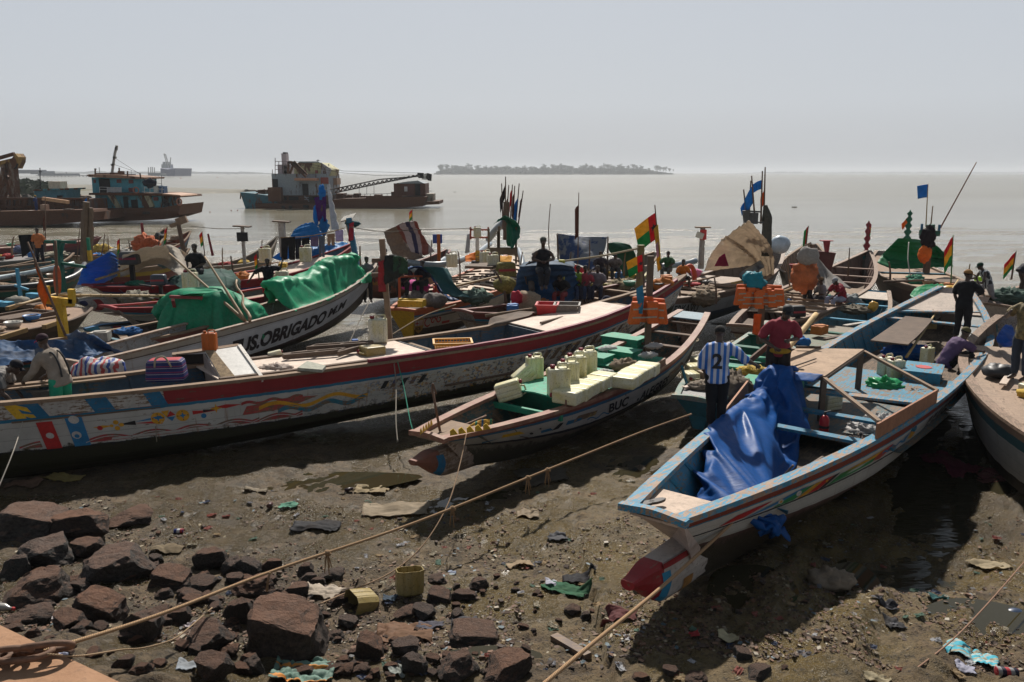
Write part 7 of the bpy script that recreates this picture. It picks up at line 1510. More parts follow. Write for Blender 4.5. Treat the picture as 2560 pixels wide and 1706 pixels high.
part(Jt,'pier_deck',plain((.14,.15,.16),.8),boxes=[(90,438.5,402,440,0,12)],Y=1150);part(Jt,'piles',plain((.14,.15,.16),.8),bars=[(x,440,x,442.5)for x in range(100,400,9)],Y=1150,r=1.2);part(Jt,'loading_masts',plain((.14,.15,.16),.8),bars=[(371,419,371,439),(377,418,377,439),(381,418,381,439),(386,419,386,439),(248,419,250,438),(165,430,170,439)],Y=1150,r=.9)
part(Jt,'sheds',plain((.07,.09,.12),.8),boxes=[(38,425,74,434,0,40),(76,428,95,436,0,40),(95,434,160,440,0,40),(370,433,400,440,0,20)],Y=1100)
def shore(name,x0,x1,Y,hpx,label,c,y0=433.0,seed=0):
    mb=MB();a,b_=PY(x0,y0,Y),PY(x1,y0,Y);n=90;f_,k_=[],[]
    for i in range(n+1):
        t=i/n;x=lerp(a.x,b_.x,t);e_=min(1,t*9,(1-t)*9);h=hpx*Y/FPX*(.45+.55*abs(fbm(t*22,seed,3))+.2*nz(t*60,seed))*e_
        f_.append([Vector((x,Y,-.5)),Vector((x,Y+h*.5,max(.3,h))),Vector((x,Y+90,max(.3,h*.9))),Vector((x,Y+160,-.5))])
    mb.grid(f_);o=mb.build(name,plain(c,.9,.4,.02),None,True);o['kind']='structure';return o
shore('far_shore',-200,700,3900,9,'',(.05,.07,.05),seed=3);shore('far_shore',1820,2700,6500,5,'',(.05,.06,.05),seed=8)
mb=MB();sp_=[(-300,470),(0,466),(120,461),(260,463),(400,470),(560,476),(640,481)];sb_=[(-300,520),(0,505),(120,500),(260,494),(400,488),(560,483.5),(640,482)]
R_=[]
for(a,b_),(c_,d_)in zip(sp_,sb_):
    p,q=P(a,b_,.3),P(c_,d_,0);R_.append([Vector((q.x,q.y,-.2)),q.lerp(p,.15)+Vector((0,0,.5)),q.lerp(p,.5)+Vector((0,0,.8)),q.lerp(p,.85)+Vector((0,0,.5)),Vector((p.x,p.y,-.2))])
RR=[]
for i in range(len(R_)-1):
    for k in range(8):RR.append([x.lerp(y_,k/8)for x,y_ in zip(R_[i],R_[i+1])])
RR.append(R_[-1]);mb.grid(RR);o=mb.build('mud_spit',plain((.13,.12,.09),.8,.3,.2),None,True);o['kind']='structure'
LEAFM=plain((.038,.055,.026),.8,.5,.6,darkamt=.4);BARK=plain((.10,.08,.06),.9)
def leafball(mb,c,r,n,ls,rnd_):
    for _ in range(n):
        d=Vector((rnd_.gauss(0,1),rnd_.gauss(0,1),rnd_.gauss(0,1))).normalized()*(rnd_.random()**.4)
        p=Vector(c)+Vector((d.x*r[0],d.y*r[1],d.z*r[2]));a=Vector((rnd_.gauss(0,1),rnd_.gauss(0,1),rnd_.gauss(0,1))).normalized()*ls;b_=a.orthogonal().normalized()*ls*rnd_.uniform(.5,1)
        mb.add([p-a,p+b_,p+a,p-b_],[(0,1,2,3)])
rd_=random.Random(5)
mb=MB()
for k in range(260):
    px=rd_.uniform(-60,150);Yk=rd_.uniform(180,250);q=PY(px,452,Yk);h=3.6*(1-((px-40)/125)**2*.75);leafball(mb,(q.x,Yk,max(.5,h*rd_.uniform(.3,.85))),(2.2,2.2,1.2),26,.55,rd_)
o=mb.build('bank_bushes',LEAFM);tag(o,kind='stuff')
mb=MB();
pts=[(PY(x,455,215).x,215,3.1*(1-((x-40)/130)**2))for x in range(-80,165,12)];mb.grid([[(x,175,-.3),(x,195,max(.2,z*.5)),(x,215,max(.3,z*.8)),(x,265,-.3)]for x,_,z in pts]);o=mb.build('bank',plain((.10,.09,.05),.9,.4,.3),None,True);o['kind']='structure'
for k in range(46):
    px=rd_.uniform(88,232)if k<34 else rd_.uniform(-20,85);q=PY(px,rd_.uniform(485,497),rd_.uniform(125,150));o=bpy.data.objects.new('rock',RM[k%10]);link(o);s_=rd_.uniform(.5,1.1);o.location=(q.x,q.y,max(.0,q.z-.3));o.scale=(s_,s_,s_*.8);o.rotation_euler.z=rd_.uniform(0,6);tag(o,'%s dark boulder of the far bank, %s the turquoise cabin of the hopper barge'%(['smallest','small','middle-sized','large','largest'][int((s_-.5)/.1201)],'right of' if q.x>PY(166,490,90).x/90*q.y else 'left of' if q.x<PY(85,490,90).x/90*q.y else 'beside'),'rock','rocks of the far bank')
Y=2400;mb=MB();x0,x1=PY(1082,433,Y).x,PY(1702,433,Y).x
rws=[]
for i in range(61):
    t=i/60;x=lerp(x0,x1,t);e_=min(1,t*10,(1-t)**.8*3.5);rws.append([Vector((x,Y-20+10*nz(t*9,1),-.5)),Vector((x,Y,1.6*e_)),Vector((x,Y+20,7*e_*(.8+.3*nz(t*12,3)))),Vector((x,Y+120,9*e_)),Vector((x,Y+200,-.5))])
mb.grid(rws);o=mb.build('island',plain((.06,.065,.04),.9,.4,.02),None,True);o['kind']='structure'
protos=[]
for k in range(6):
    r=random.Random(k+50);H=1.0;t=empty('tree',(0,-50,0));mb=MB();mb.tube([(0,0,0),(.02,0,.3),(.0,0,.6)],[.035,.028,.02],6)
    for j in range(4):a=r.uniform(0,6.3);mb.tube([(0,0,.42),(.12*cos(a),.12*sin(a),.6),(.25*cos(a),.25*sin(a),.74)],[.018,.012,.006],5)
    mb.build('trunk',BARK,t);mb=MB();leafball(mb,(0,0,.42),(.3,.3,.3),110,.04,r)
    for j in range(11):a=r.uniform(0,6.3);d=r.uniform(0,.38);leafball(mb,(d*cos(a),d*sin(a),r.uniform(.55,.92)-d*.25),(.17,.17,.10),34,.034,r)
    mb.build('crown',LEAFM,t);protos.append(t)
n=0;
sky_=[(1095,410),(1110,408),(1130,412),(1150,410),(1172,407),(1195,410),(1215,413),(1240,411),(1262,413),(1290,414),(1315,413),(1340,414),(1362,409),(1380,407),(1400,408),(1420,411),(1445,413),(1466,409),(1475,408),(1495,412),(1515,407),(1540,411),(1555,409),(1592,407),(1610,413),(1642,412),(1655,416),(1672,419)]
for rep in range(3):
    for i,(x,y)in enumerate(sky_):
        xx=x+rd_.uniform(-9,9)+rep*7;yy=y+(rep>0)*rd_.uniform(0,9);Yk=Y+12+rep*18+rd_.uniform(-5,5);base=9.0
        top=PY(xx,yy,Yk).z;h=max(7,top-base);pr=protos[(i*3+rep)%6];c=pr if n<0 else copy_tree(pr);c.location=(PY(xx,yy,Yk).x,Yk,base);c.scale=(h*rd_.uniform(.9,1.35),h*1.0,h);c.rotation_euler.z=rd_.uniform(0,6)
        ordw=['first','second','third','fourth','fifth','sixth','seventh','eighth','ninth','tenth','eleventh','twelfth','thirteenth','fourteenth'];tag(c,'%s tree from the %s end %s'%(ordw[i]if i<14 else ordw[27-i],'left' if i<14 else 'right',['of the island skyline, in its front rank','of the island, in its middle rank','of the island, in its rear rank'][rep]),'tree',['skyline trees of the island','slope trees of the island','shore trees of the island'][rep]);n+=1
for pr in protos:
    for c in list(pr.children):bpy.data.objects.remove(c)
    bpy.data.objects.remove(pr)
mb=MB()
for k in range(1500):t=rd_.random();x=lerp(x0+8,x1-25,t);e_=min(1,t*14+.3,(1-t)*7);leafball(mb,(x,Y+rd_.uniform(0,45),rd_.uniform(1,17+6*nz(t*16,2))*e_),(7,7,4),22,1.9,rd_)
o=mb.build('island_scrub',LEAFM);tag(o,kind='stuff')
def smallboat(px,py,w_,label,crew=True):
    p=P(px,py,0);L=w_/FPX*p.y;r=empty('small_boat',p,0,label,'boat','small boats far out on the water');mb=MB();rr=[]
    for i in range(11):t=i/10;b_=L*.14*sin(pi*min(1,.12+t*.88))**.6;z=L*.12*(1+1.2*abs(t-.5)**2*4*.4);x=(t-.5)*L;rr.append([Vector((x,b_,z)),Vector((x,b_*.5,0)),Vector((x,-b_*.5,0)),Vector((x,-b_,z))])
    mb.rings(rr);mb.build('hull',plain((.04,.03,.03),.7),r);
    if crew:mb=MB();mb.ell((0,0,L*.22),(L*.05,L*.05,L*.1));mb.build('load',plain((.03,.03,.035),.8),r,True)
smallboat(1986,519,13,'tiny dark boat with one figure, right of the blue flags');smallboat(1137,481,6,'small dark boat hull right of the crane barge',False);smallboat(572,437,7,'tiny boat on the horizon left of the dredging ship, left one');smallboat(591,436,9,'tiny pale boat on the horizon left of the dredging ship, right one');smallboat(590,443,4,'tiny boat just below the two on the horizon',False)
for i,(x,y)in enumerate(((498,532),(525,531),(578,527),(594,527),(452,447),(544,445))):
    mb=MB();p=P(x,y,0);r_=p.y*1.4/FPX;mb.ell(p+Vector((0,0,r_*.5)),(r_,r_,r_));tag(mb.build('buoy',plain((.35,.08,.02),.6),None,True),['first orange float from the left in the near row of floats','second orange float from the left in the near row of floats','third orange float from the left in the near row of floats','last orange float of the near row, next to the dredging ship','tiny float far out right of the cargo ship','tiny float far out left of the dredging ship'][i],'buoy','net floats')
# ================================================================== poles, flags, posts, hanging clothes
def U(px,py0,py1,z=1.4):
    """upright: foot at (px,py0) on height z, head at row py1"""
    a=P(px,py0,z);return a,ZT(a,py1)
def lean(px0,py0,z,px1,py1):a=P(px0,py0,z);return a,PY(px1,py1,a.y)
def polef(x0,y0,z,x1,y1,label,flags=(),r=.03,mat=None,bend=0,group=None,cat='flag'):
    a,b=lean(x0,y0,z,x1,y1);rt=pole(a,b,r,label,cat if flags else 'pole',mat,'flag_pole' if flags else 'pole',group,bend)
    for f in flags:
        kt,kb,dx,dy,mats,reg,star=f[:7];t_,b_=a.lerp(b,kt),a.lerp(b,kb);s_=a.y/FPX
        flag(rt,t_,b_,(dx*s_,(.15 if len(f)<9 else f[8])*abs(dx)*s_,-dy*s_),mats,reg,f[7]if len(f)>7 else .1,star=star)
    return rt
CBL,CBK,COR,CBR,CGR=clothm((.02,.20,.50)),clothm((.03,.025,.03)),clothm((.65,.16,.02)),clothm((.16,.07,.05)),clothm((.03,.25,.13))
b3=lambda k,j:0 if j<.33 else(1 if j<.66 else 2)
polef(1654,700,1.5,1637,513,'tall thin pole with a big red, yellow and green flag blowing to the left',[(.90,.56,-50,32,BIS,bisreg,True,.12)],.03)
polef(1655,702,1.5,1644,562,'leaning pole wound with yellow and pink rags beside the big three-colour flag',[(.98,.7,-9,2,[FY],None,False),(.7,.45,-8,2,[clothm((.5,.3,.35))],None,False),(.45,.2,-9,2,[FY],None,False)],.03,YEL)
polef(1611,740,1.8,1607,632,'pole with a small red, yellow and green starred flag above the orange life jackets',[(.96,.58,-40,14,BIS,bisreg,True,.08)],.028)
polef(1388,712,1.5,1376,510,'bare thin curved stick left of the mottled awning',(),.02,None,-.15);polef(1444,700,1.5,1447,482,'dark thin pole with a brown rag, above the mottled awning',[(.86,.5,-9,4,[CBR],None,False)],.022)
q=P(1294,655,1.9)
for i,(x0,y0,x1,y1,c_,kt,kb,dx,lab)in enumerate(((1263,575,1264,442,CBK,.86,.62,-9,'tallest stick with a grey flag'),(1258,575,1254,459,CBK,.82,.5,-6,'leftmost stick with a black flag'),(1264,580,1272,463,CBR,.75,.35,-9,'stick with a brown ragged flag'),(1275,575,1281,462,FR,.95,.6,-6,'stick with a red pennant and yellow tip'),
(1281,578,1287,465,CBR,.9,.5,-5,'stick with a dark brown pennant'),(1288,580,1298,459,CBL,.72,.2,-10,'stick with a long blue flag'),(1293,582,1308,477,CBR,.9,.55,-6,'rightmost leaning stick with a maroon flag'))):
    a=PY(x0,y0,q.y);b=PY(x1,y1,q.y+.1*i);rt=pole(Vector((a.x,q.y+.08*i,a.z)),b,.03,lab+' in the bundle above the dark green tent','flag',None,'flag_pole','bundle of flag sticks over the dark green tent');t_,b_=Vector((a.x,q.y+.08*i,a.z)).lerp(b,kt),a.lerp(b,kb);s_=q.y/FPX;flag(rt,t_,b_,(dx*s_,.05,-.25),[c_],None,.25)
mb=MB();a=PY(1265,600,q.y);b=PY(1266,505,q.y);mb.tube([a,b],.13,8);tag(mb.build('thick_post',WOODD),'thick dark post carrying the bundle of flag sticks','post')
tag(cloth('tent_cover',[W3([(1232,562,3.6),(1262,540,4.0),(1290,555,3.8)]),W3([(1262,552,3.8),(1280,560,3.6),(1300,572,3.4)]),W3([(1268,612,2.7),(1282,620,2.6),(1300,590,3.1)])],tarp((.01,.20,.14),.4,.15),26,26,.05,1.6,fold=(.05,3),seed=71),'dark green sheet thrown over the stern frame under the bundle of flag sticks','tarpaulin')
mb=MB()
for x in(1245,1248,1290,1222):a,b=U(x,660,560+(x%7)*3,1.9);mb.bar(a,b,.09)
yp_=P(1245,660,1.9).y;mb.bar(PY(1216,628,yp_),PY(1294,628,yp_),.12,.3);tag(mb.build('stern_frame',paint((.16,.12,.08),.3)),'timber stern frame in the shade of the dark green sheet','frame')
mb=MB();c_=PY(1197,575,P(1197,660,1.9).y)
for z in(0,.32):mb.bar(c_+Vector((-.35,0,-z)),c_+Vector((.4,0,-z)),.07)
for x in(-.35,.4):mb.bar(c_+Vector((x,0,-.4)),c_+Vector((x,0,.12)),.07)
tag(mb.build('red_rack',paint((.35,.06,.03),.3)),'red painted rack on top of the yellow and white post','rack')
a,b=U(1194,665,600,1.9);mb=MB();mb.bar(a,a.lerp(b,.6),.17);mb2=MB();mb2.bar(a.lerp(b,.6),b+Vector((0,0,.1)),.15);o=mb.build('yellow_post',paint((.5,.28,.03),.4));keep(mb2.build('white_section',WHITE),o);tag(o,'post painted yellow below and white above, carrying a white box','post')
mb=MB();mb.tube([a,a+Vector((0,0,.2))],.26,14);tag(mb.build('tyre',INKB,None,True),'black tyre at the foot of the yellow and white post','tyre');jerrycan(b+Vector((0,0,.1)),.1,'white box-shaped can on top of the yellow and white post',CANW,s=1.0,tilt=(0,0));tag(cloth('hanging_shirt',[[c_+Vector((-.5,0,-.2)),c_+Vector((-.35,0,-.15))],[c_+Vector((-.6,0,-1.0)),c_+Vector((-.4,0,-.95))]],clothm((.35,.36,.38)),8,8,.04,3),'grey shirt hanging at the left of the red rack','shirt')
TOR=clothm((.75,.22,.02));TYE=clothm((.70,.36,.04))
tag(cloth('orange_sheet',[W3([(1162,640,2.1),(1192,630,2.3),(1222,626,2.4)]),W3([(1164,656,1.9),(1190,655,1.9),(1200,650,2.0)])],TOR,14,20,.05,2),'orange sheet left of the yellow and white post','cloth');tag(cloth('yellow_sheet',[W3([(1210,628,2.4),(1250,640,2.15),(1280,640,2.2)]),W3([(1225,645,2.1),(1250,655,1.95),(1278,662,1.9)])],TYE,14,20,.05,2),'mustard yellow sheet stretched right of the yellow and white post','cloth')
jerrycan(P(1130,668,1.95),.2,'white jerry can on the left of the white plank deck',CANW,s=1.35);jerrycan(P(1213,663,2.0),.1,'white jerry can against the mustard yellow sheet, left one',CANW,s=1.35);jerrycan(P(1233,673,1.98),.1,'white jerry can against the mustard yellow sheet, right one',CANW,s=1.35)
q=P(1905,690,1.7)
for i,(x0,y0,x1,y1,c_,kt,kb,dx,dy,lab)in enumerate(((1888,560,1879,440,CBL,.80,.45,-16,26,'stick with a blue flag drooping left'),(1902,560,1906,428,CBL,.83,.66,-23,3,'stick with the squarest blue flag'),(1909,560,1913,418,COR,.6,.35,-8,12,'tallest stick with orange and red rags'),(1868,560,1859,474,CBL,.65,.4,-9,8,'leftmost short stick with a small blue flag'),(1872,555,1877,452,CBK,.7,.5,-8,10,'stick with a torn black flag'))):
    a=PY(x0,y0,q.y+.1*i);b=PY(x1,y1,q.y+.1*i);rt=pole(a,b,.035,lab+' over the beige tent','flag',None,'flag_pole','flag sticks over the beige tent');s_=q.y/FPX;flag(rt,a.lerp(b,kt),a.lerp(b,kb),(dx*s_,.08,-dy*s_),[c_],None,.15)
mb=MB();a,b=PY(1916,640,q.y),PY(1913,514,q.y);mb.tube(crom([a,a.lerp(b,.4)+Vector((.03,0,0)),a.lerp(b,.75)+Vector((.06,0,0)),b],5),[.2,.2,.2,.21,.2,.2,.2,.19,.19,.2,.2,.18,.15,.13,.1,.08],8);tag(mb.build('rough_post',plain((.05,.05,.04),.9,.4,8,bumps=.8)),'thick rough dark post among the blue flags','post')
mb=MB();a,b=PY(1868,562,q.y),PY(1864,526,q.y);mb.bar(a,b,.22);a2=PY(1885,528,q.y);mb.bar(PY(1866,528,q.y),PY(1900,530,q.y),.06);mb.bar(PY(1882,560,q.y),PY(1884,532,q.y),.3);mb.bar(PY(1889,556,q.y-.1),PY(1915,557,q.y-.1),.05);tag(mb.build('mast',plain((.06,.065,.07),.8)),'dark mast head with a small board platform among the blue flags','mast')
a,b=U(1752,672,570,1.7);rt=empty('grey_post',a,0,'thick weathered post with a flat top board, red tape and a small white panel','post');mb=MB();mb.tube([a,a.lerp(b,.5),b],[.13,.12,.11],8);keep(mb.build('post',GREY),rt);mb=MB();mb.box(b+Vector((0,0,.02)),(.62,.3,.05));keep(mb.build('top_board',WOOD),rt);mb=MB();mb.box(b+Vector((.0,-.12,-.28)),(.27,.06,.42));keep(mb.build('red_tape',Rr),rt);mb=MB();mb.box(b+Vector((-.16,-.2,-.3)),(.32,.03,.25),rot=Matrix.Rotation(.35,3,'Y'));keep(mb.build('panel',plain((.45,.47,.42),.4)),rt)
def solarpost(x,y0,y1,z,label,col_,w_=.12,top=True,dark=True):
    a,b=U(x,y0,y1,z);rt=empty('panel_post',a,0,label,'post');mb=MB();mb.bar(a,b,w_);keep(mb.build('post',col_),rt)
    if top:mb=MB();mb.box(b+Vector((0,0,.03)),(.75,.45,.06),rot=Matrix.Rotation(.06,3,'Y'));keep(mb.build('top_board',WOODD),rt)
    if dark:mb=MB();mb.box(b+Vector((0,-.08,-.45)),(.5,.08,.42));keep(mb.build('panel',INKB),rt)
    return rt,a,b
solarpost(612,660,568,1.5,'whitewashed post with a dark battery box, in front of the narrow grey upswept boat',paint((.42,.4,.37),.4),.13);solarpost(709,642,556,1.9,'short white post with a plank top at the left of the blue tented boat',paint((.42,.4,.37),.4),.26,True,False);sp_,_,_=solarpost(1098,665,586,1.6,'orange and yellow post with a blue panel box on top',paint((.45,.12,.02),.3),.15,False,False)
a,b=U(1098,665,586,1.6);mb=MB();mb.box(b+Vector((-.05,-.02,-.2)),(.42,.1,.4));keep(mb.build('panel_box',plain((.01,.06,.28),.4)),sp_)
a,b=lean(468,672,1.6,446,560);rt=empty('mast',a,0,'leaning dark brown mast with crossed boards at its head, behind the pale canvas cover','mast');mb=MB();mb.tube([a,b],[.12,.09],8);keep(mb.build('pole',WOODD),rt);mb=MB();mb.bar(b+Vector((-.35,0,-.1)),b+Vector((.4,0,.15)),.16);mb.bar(b+Vector((-.1,0,.15)),b+Vector((.35,0,.28)),.14);keep(mb.build('crossed_boards',WOOD),rt)
rt=None
for i,(x0,x1,y1,r_)in enumerate(((212,216,505,.2),(226,228,520,.12),(204,206,530,.07))):a,b=lean(x0,652,1.4,x1,y1);mb=MB();mb.tube([a,b],[r_,r_*.8],8);tag(mb.build('mast_pole',paint((.17,.12,.08),.2)),['thickest of the three poles roped together at the left','second pole of the three roped together, right one','thinnest of the three poles roped together, left one'][i],'pole')
polef(222,600,2.4,218,492,'stick with blue, red, yellow and green rags on the roped poles at the left',[(.98,.6,-8,4,[CBL],None,False),(.7,.25,8,6,[FR,FY,FG],b3,False)],.025)
polef(165,842,1.5,69,605,'long leaning stick with a torn orange flag at the left',[(.93,.62,8,4,[COR],None,False,.5),(.66,.45,-16,22,[COR],None,False,.3)],.03)
a,b=lean(150,825,1.5,138,602);rt=pole(a,b,.05,'upright brown pole with an orange-red paddle blade, left','paddle',None,'paddle');mb=MB();bl=[a.lerp(b,k)for k in(.12,.4,.62)];mb.rings([ering(a.lerp(b,k),Vector((1,0,0)),Vector((0,1,0)),w_,.03,10)for k,w_ in((.38,.03),(.45,.09),(.55,.11),(.64,.11),(.72,.06))]);keep(mb.build('blade',paint((.45,.10,.04),.3),None,True),rt)
a,b=U(160,842,745,1.45);rt=empty('forked_post',a,0,'thick yellow forked post at the bow of the brown decked boat, left','post');mb=MB();mb.bar(a,b,.19);keep(mb.build('post',YEL),rt);mb=MB();c_=b+Vector((0,0,-.05));mb.bar(c_+Vector((-.34,0,0)),c_+Vector((.36,0,-.08)),.14,.2);mb.bar(c_+Vector((-.32,0,0)),c_+Vector((-.32,0,.36)),.14);mb.bar(c_+Vector((.32,0,-.1)),c_+Vector((.34,0,.28)),.14);keep(mb.build('fork',YEL),rt)
mb=MB();a,b=PY(147,738,P(160,842,1.45).y),PY(482,741,P(160,842,1.45).y+3.0);pts=[a.lerp(b,k/14)for k in range(15)];mb.tube(pts,.035,8)
for k in range(1,14):mb.ell(pts[k],(.05,.045,.045))
tag(mb.build('bamboo',paint((.48,.34,.17),.15),None,True),'long horizontal bamboo pole resting in the yellow fork','bamboo')
for(x0,y0,z0,x1,y1,z1,lab)in((614,804,1.55,423,634,2.6,'long pale bamboo leaning from the white boat to the upper left'),(612,801,1.6,512,642,2.8,'steeper pale bamboo beside the long leaning one'),(624,803,1.6,590,700,2.4,'crooked dark branch standing where the two bamboos meet')):
    a=P(x0,y0,z0);b=PY(x1,y1,a.y+1.5);mb=MB();pts=[a.lerp(b,k/10)+Vector((.05*sin(k*1.3)*('branch' in lab),0,0))for k in range(11)];mb.tube(pts,[lerp(.05,.028,k/10)for k in range(11)],8);tag(mb.build('bamboo' if 'bamboo' in lab else 'branch',paint((.36,.25,.15),.2)if 'bamboo' in lab else WOODD,None,True),lab,'pole')
a,b=U(52,745,672,1.5);rt=empty('blue_post',a,0,'light blue painted post with a short cross arm, left edge','post');mb=MB();mb.bar(a,b,.09);keep(mb.build('post',LBLUE),rt);mb=MB();c_=a.lerp(b,.38);mb.bar(c_+Vector((-.15,0,.05)),c_+Vector((.3,0,-.1)),.07);keep(mb.build('cross_arm',LBLUE),rt)
a,b=U(158,735,600,1.4);rt=empty('gantry',a,0,'green painted T-shaped timber frame with a long top beam, left','frame');mb=MB();mb.bar(a,b,.2);keep(mb.build('post',DGREEN),rt);mb=MB();mb.bar(PY(112,604,a.y),PY(190,606,a.y),.1);keep(mb.build('beam',DGREEN),rt);mb=MB();mb.bar(b+Vector((.25,0,-.05)),a.lerp(b,.6),.08);mb.bar(PY(130,655,a.y),PY(215,668,a.y),.1);keep(mb.build('brace',DGREEN),rt)
a,b=U(226,652,595,1.5);mb=MB();mb.bar(a,a.lerp(b,.45),.16);mb2=MB();mb2.bar(a.lerp(b,.45),b,.13);o=mb.build('carved_post',YEL);keep(mb2.build('green_top',GREEN),o);tag(o,'short carved post, yellow below and green above, right of the roped poles','post')
polef(114,640,1.4,113,490,'thin dark pole with a drooping brown rag in front of the hopper barge',[(.7,.45,-8,8,[CBR],None,False)],.03);polef(192,650,1.4,201,556,'thin dark pole with a small lamp arm, left of the roped poles',(),.025)
for x,w_,lab in((71,.75,'black trousers hung to dry at the far left'),(99,1.0,'black shirt hung to dry beside the black trousers, far left')):p=P(x,660,1.35);t_=ZT(p,588);tag(cloth('laundry',[[t_+Vector((-w_/2*.8,0,0)),t_+Vector((w_/2*.8,0,.03))],[t_+Vector((-w_/2*.7,0,-1.1+.4*(x>80))),t_+Vector((w_/3,0,-.75))]],clothm((.012,.012,.015),f=.1),10,10,.05,2.5,seed=x),lab,'laundry')
a,b=lean(362,620,1.4,354,558);mb=MB();mb.tube([a,b],[.09,.08],8);tag(mb.build('maroon_post',paint((.22,.03,.04),.2)),'maroon post above the orange bundle, upper left','post');tag(cushion('orange_bundle',P(366,612,1.9),(.62,.4,.5),clothm((.45,.12,.05),.8,.4,.15),.8,seed=8,nu=36,nv=24),'faded orange heap of life jackets on the upswept grey and green boat','life jacket')
for(x0,y0,x1,y1,lab)in((413,640,418,567,'small green and red pennant by the upswept bows, upper left'),(234,600,234,566,'small green and red flag right of the roped poles'),(512,640,505,578,'small red, yellow and green flag right of the seated man in black'),(300,660,299,595,'pale and green flag pole behind the blue pleated sail tent'),(1030,570,1031,522,'short pole with a blue and orange pennant on the striped sail shelter'),(648,700,642,632,'pole with a limp yellow, green and red flag held by the standing man')):polef(x0,y0,2.0 if x0 in(1030,)else 1.5,x1,y1,lab,[(.97,.45,-9,5,[FR,FY,FG],b3,False,.15)],.025)
a,b=lean(532,640,1.6,520,585);mb=MB();mb.tube([a,b],[.07,.05],8);tag(mb.build('maroon_stick',paint((.22,.03,.04),.2)),'maroon leaning stick right of the small flag and the seated man in black','post')
yb=P(760,640,1.9).y
TBB=tarp((.015,.22,.55),.45,.12,(.1,.25,.4))
tag(cloth('tent_cover',[[PY(736,574,yb-.2),PY(728,588,yb-.5),PY(722,604,yb-.7)],[PY(755,562,yb),PY(752,582,yb-.4),PY(748,602,yb-.7)],[PY(782,557,yb),PY(786,576,yb-.4),PY(788,600,yb-.7)],[PY(796,568,yb),PY(802,580,yb-.3),PY(808,594,yb-.5)]],TBB,40,24,.02,1.5,fold=(.05,3),seed=81),'bright blue pleated awning on the boat with the washing line','tarpaulin')
tag(cloth('tent_cover',[[PY(680,645,yb),PY(700,630,yb),PY(715,615,yb)],[PY(700,652,yb),PY(725,645,yb),PY(735,620,yb)]],TBB,16,16,.05,1.8,seed=82),'blue sheet end trailing at the left of the washing line','tarpaulin')
tag(cloth('tent_cover',[[PY(770,618,yb),PY(800,612,yb+1),PY(840,608,yb+2),PY(868,606,yb+3)],[PY(775,635,yb-.3),PY(805,632,yb),PY(845,625,yb+1),PY(872,612,yb+3)],[PY(790,648,yb-.5),PY(815,648,yb-.3),PY(832,640,yb),PY(868,622,yb+2.6)]],TBB,30,44,.10,1.5,seed=83),'bright blue sheet bunched along the bow of the boat with the washing line','tarpaulin')
L_=rope('washing_line',[PY(702,594,yb-1),PY(760,592,yb-1),PY(820,582,yb-1),PY(862,570,yb-1)],.02,'washing line strung with clothes across the blue tented boat','rope')
for(x0,x1,y0,y1,c_,lab,ty)in((703,738,596,650,(.01,.01,.012),'black trousers, the leftmost on the washing line',1),(738,753,597,648,(.01,.012,.025),'narrow dark blue trousers on the washing line',0),(754,774,596,622,(.008,.008,.01),'black square cloth on the washing line',0),(776,796,593,617,(.16,.12,.22),'purple striped shirt on the washing line',0),(797,812,591,643,(.10,.12,.16),'grey trousers on the washing line',1),(818,837,586,614,(.30,.20,.14),'tan shorts on the washing line',1),(838,858,577,604,(.42,.36,.55),'lilac cloth, the rightmost on the washing line',0)):
    t0,t1,b0,b1=PY(x0,y0,yb-1),PY(x1,y0-(x1-x0)*.12,yb-1),PY(x0+1,y1,yb-1),PY(x1,y1,yb-1);m_=clothm(c_,f=.25)
    if ty:
        mid0,mid1=t0.lerp(t1,.5),b0.lerp(b1,.5);cr=t0.lerp(b0,.3).lerp(t1.lerp(b1,.3),.5);mb=MB()
        L1=[[t0.lerp(b0,k/8),(mid0.lerp(cr,min(1,k/2.4))if k<2.4 else cr.lerp(mid1-(mid1-b0)*.15,(k-2.4)/5.6))]for k in range(9)];L2=[[(mid0.lerp(cr,min(1,k/2.4))if k<2.4 else cr.lerp(mid1+(b1-mid1)*.15,(k-2.4)/5.6)),t1.lerp(b1,k/8)]for k in range(9)]
        mb.grid(L1);mb.grid(L2);o=mb.build('laundry',m_);s_=o.modifiers.new('t','SOLIDIFY');s_.thickness=.03
    else:o=cloth('laundry',[[t0,t1],[b0,b1]],m_,10,8,.03,2.5,seed=x0,th=.02)
    tag(o,lab,'laundry','clothes on the washing line')
a,b=PY(806,610,yb+1),PY(806,500,yb+1);mb=MB();mb.tube([a,b],.12,8);tag(mb.build('mast_pole',WOODD),'mast wrapped in blue and purple cloth on the boat with the washing line','mast');tag(cloth('purple_cloth',[[b+Vector((-.35,-.1,.1)),b+Vector((.2,-.1,.2))],[b+Vector((-.22,-.15,-1.0)),b+Vector((.18,-.15,-1.0))]],clothm((.10,.03,.16)),14,12,.08,2,seed=3),'purple cloth tied to the wrapped mast','cloth')
tag(cushion('blue_wrap',b+Vector((0,0,.3)),(.15,.15,.38),CBL,.8,seed=7),'blue cloth knotted at the top of the wrapped mast','cloth');tag(cushion('blue_wrap',b+Vector((0,0,-1.2)),(.2,.2,.4),CBL,.8,seed=8),'blue cloth bundled at the middle of the wrapped mast','cloth');tag(cushion('blue_rag',PY(790,540,yb+1),(.12,.1,.5),CBL,.5,seed=9),'narrow blue rag left of the wrapped mast','cloth')
mb=MB();pl_=[];
for k in range(33):t_=k/32;y_=lerp(575,462,t_);pl_.append((lerp(838,821,t_)+3.0*abs(sin(t_*7*pi/1.5))+8*(1-t_),y_))
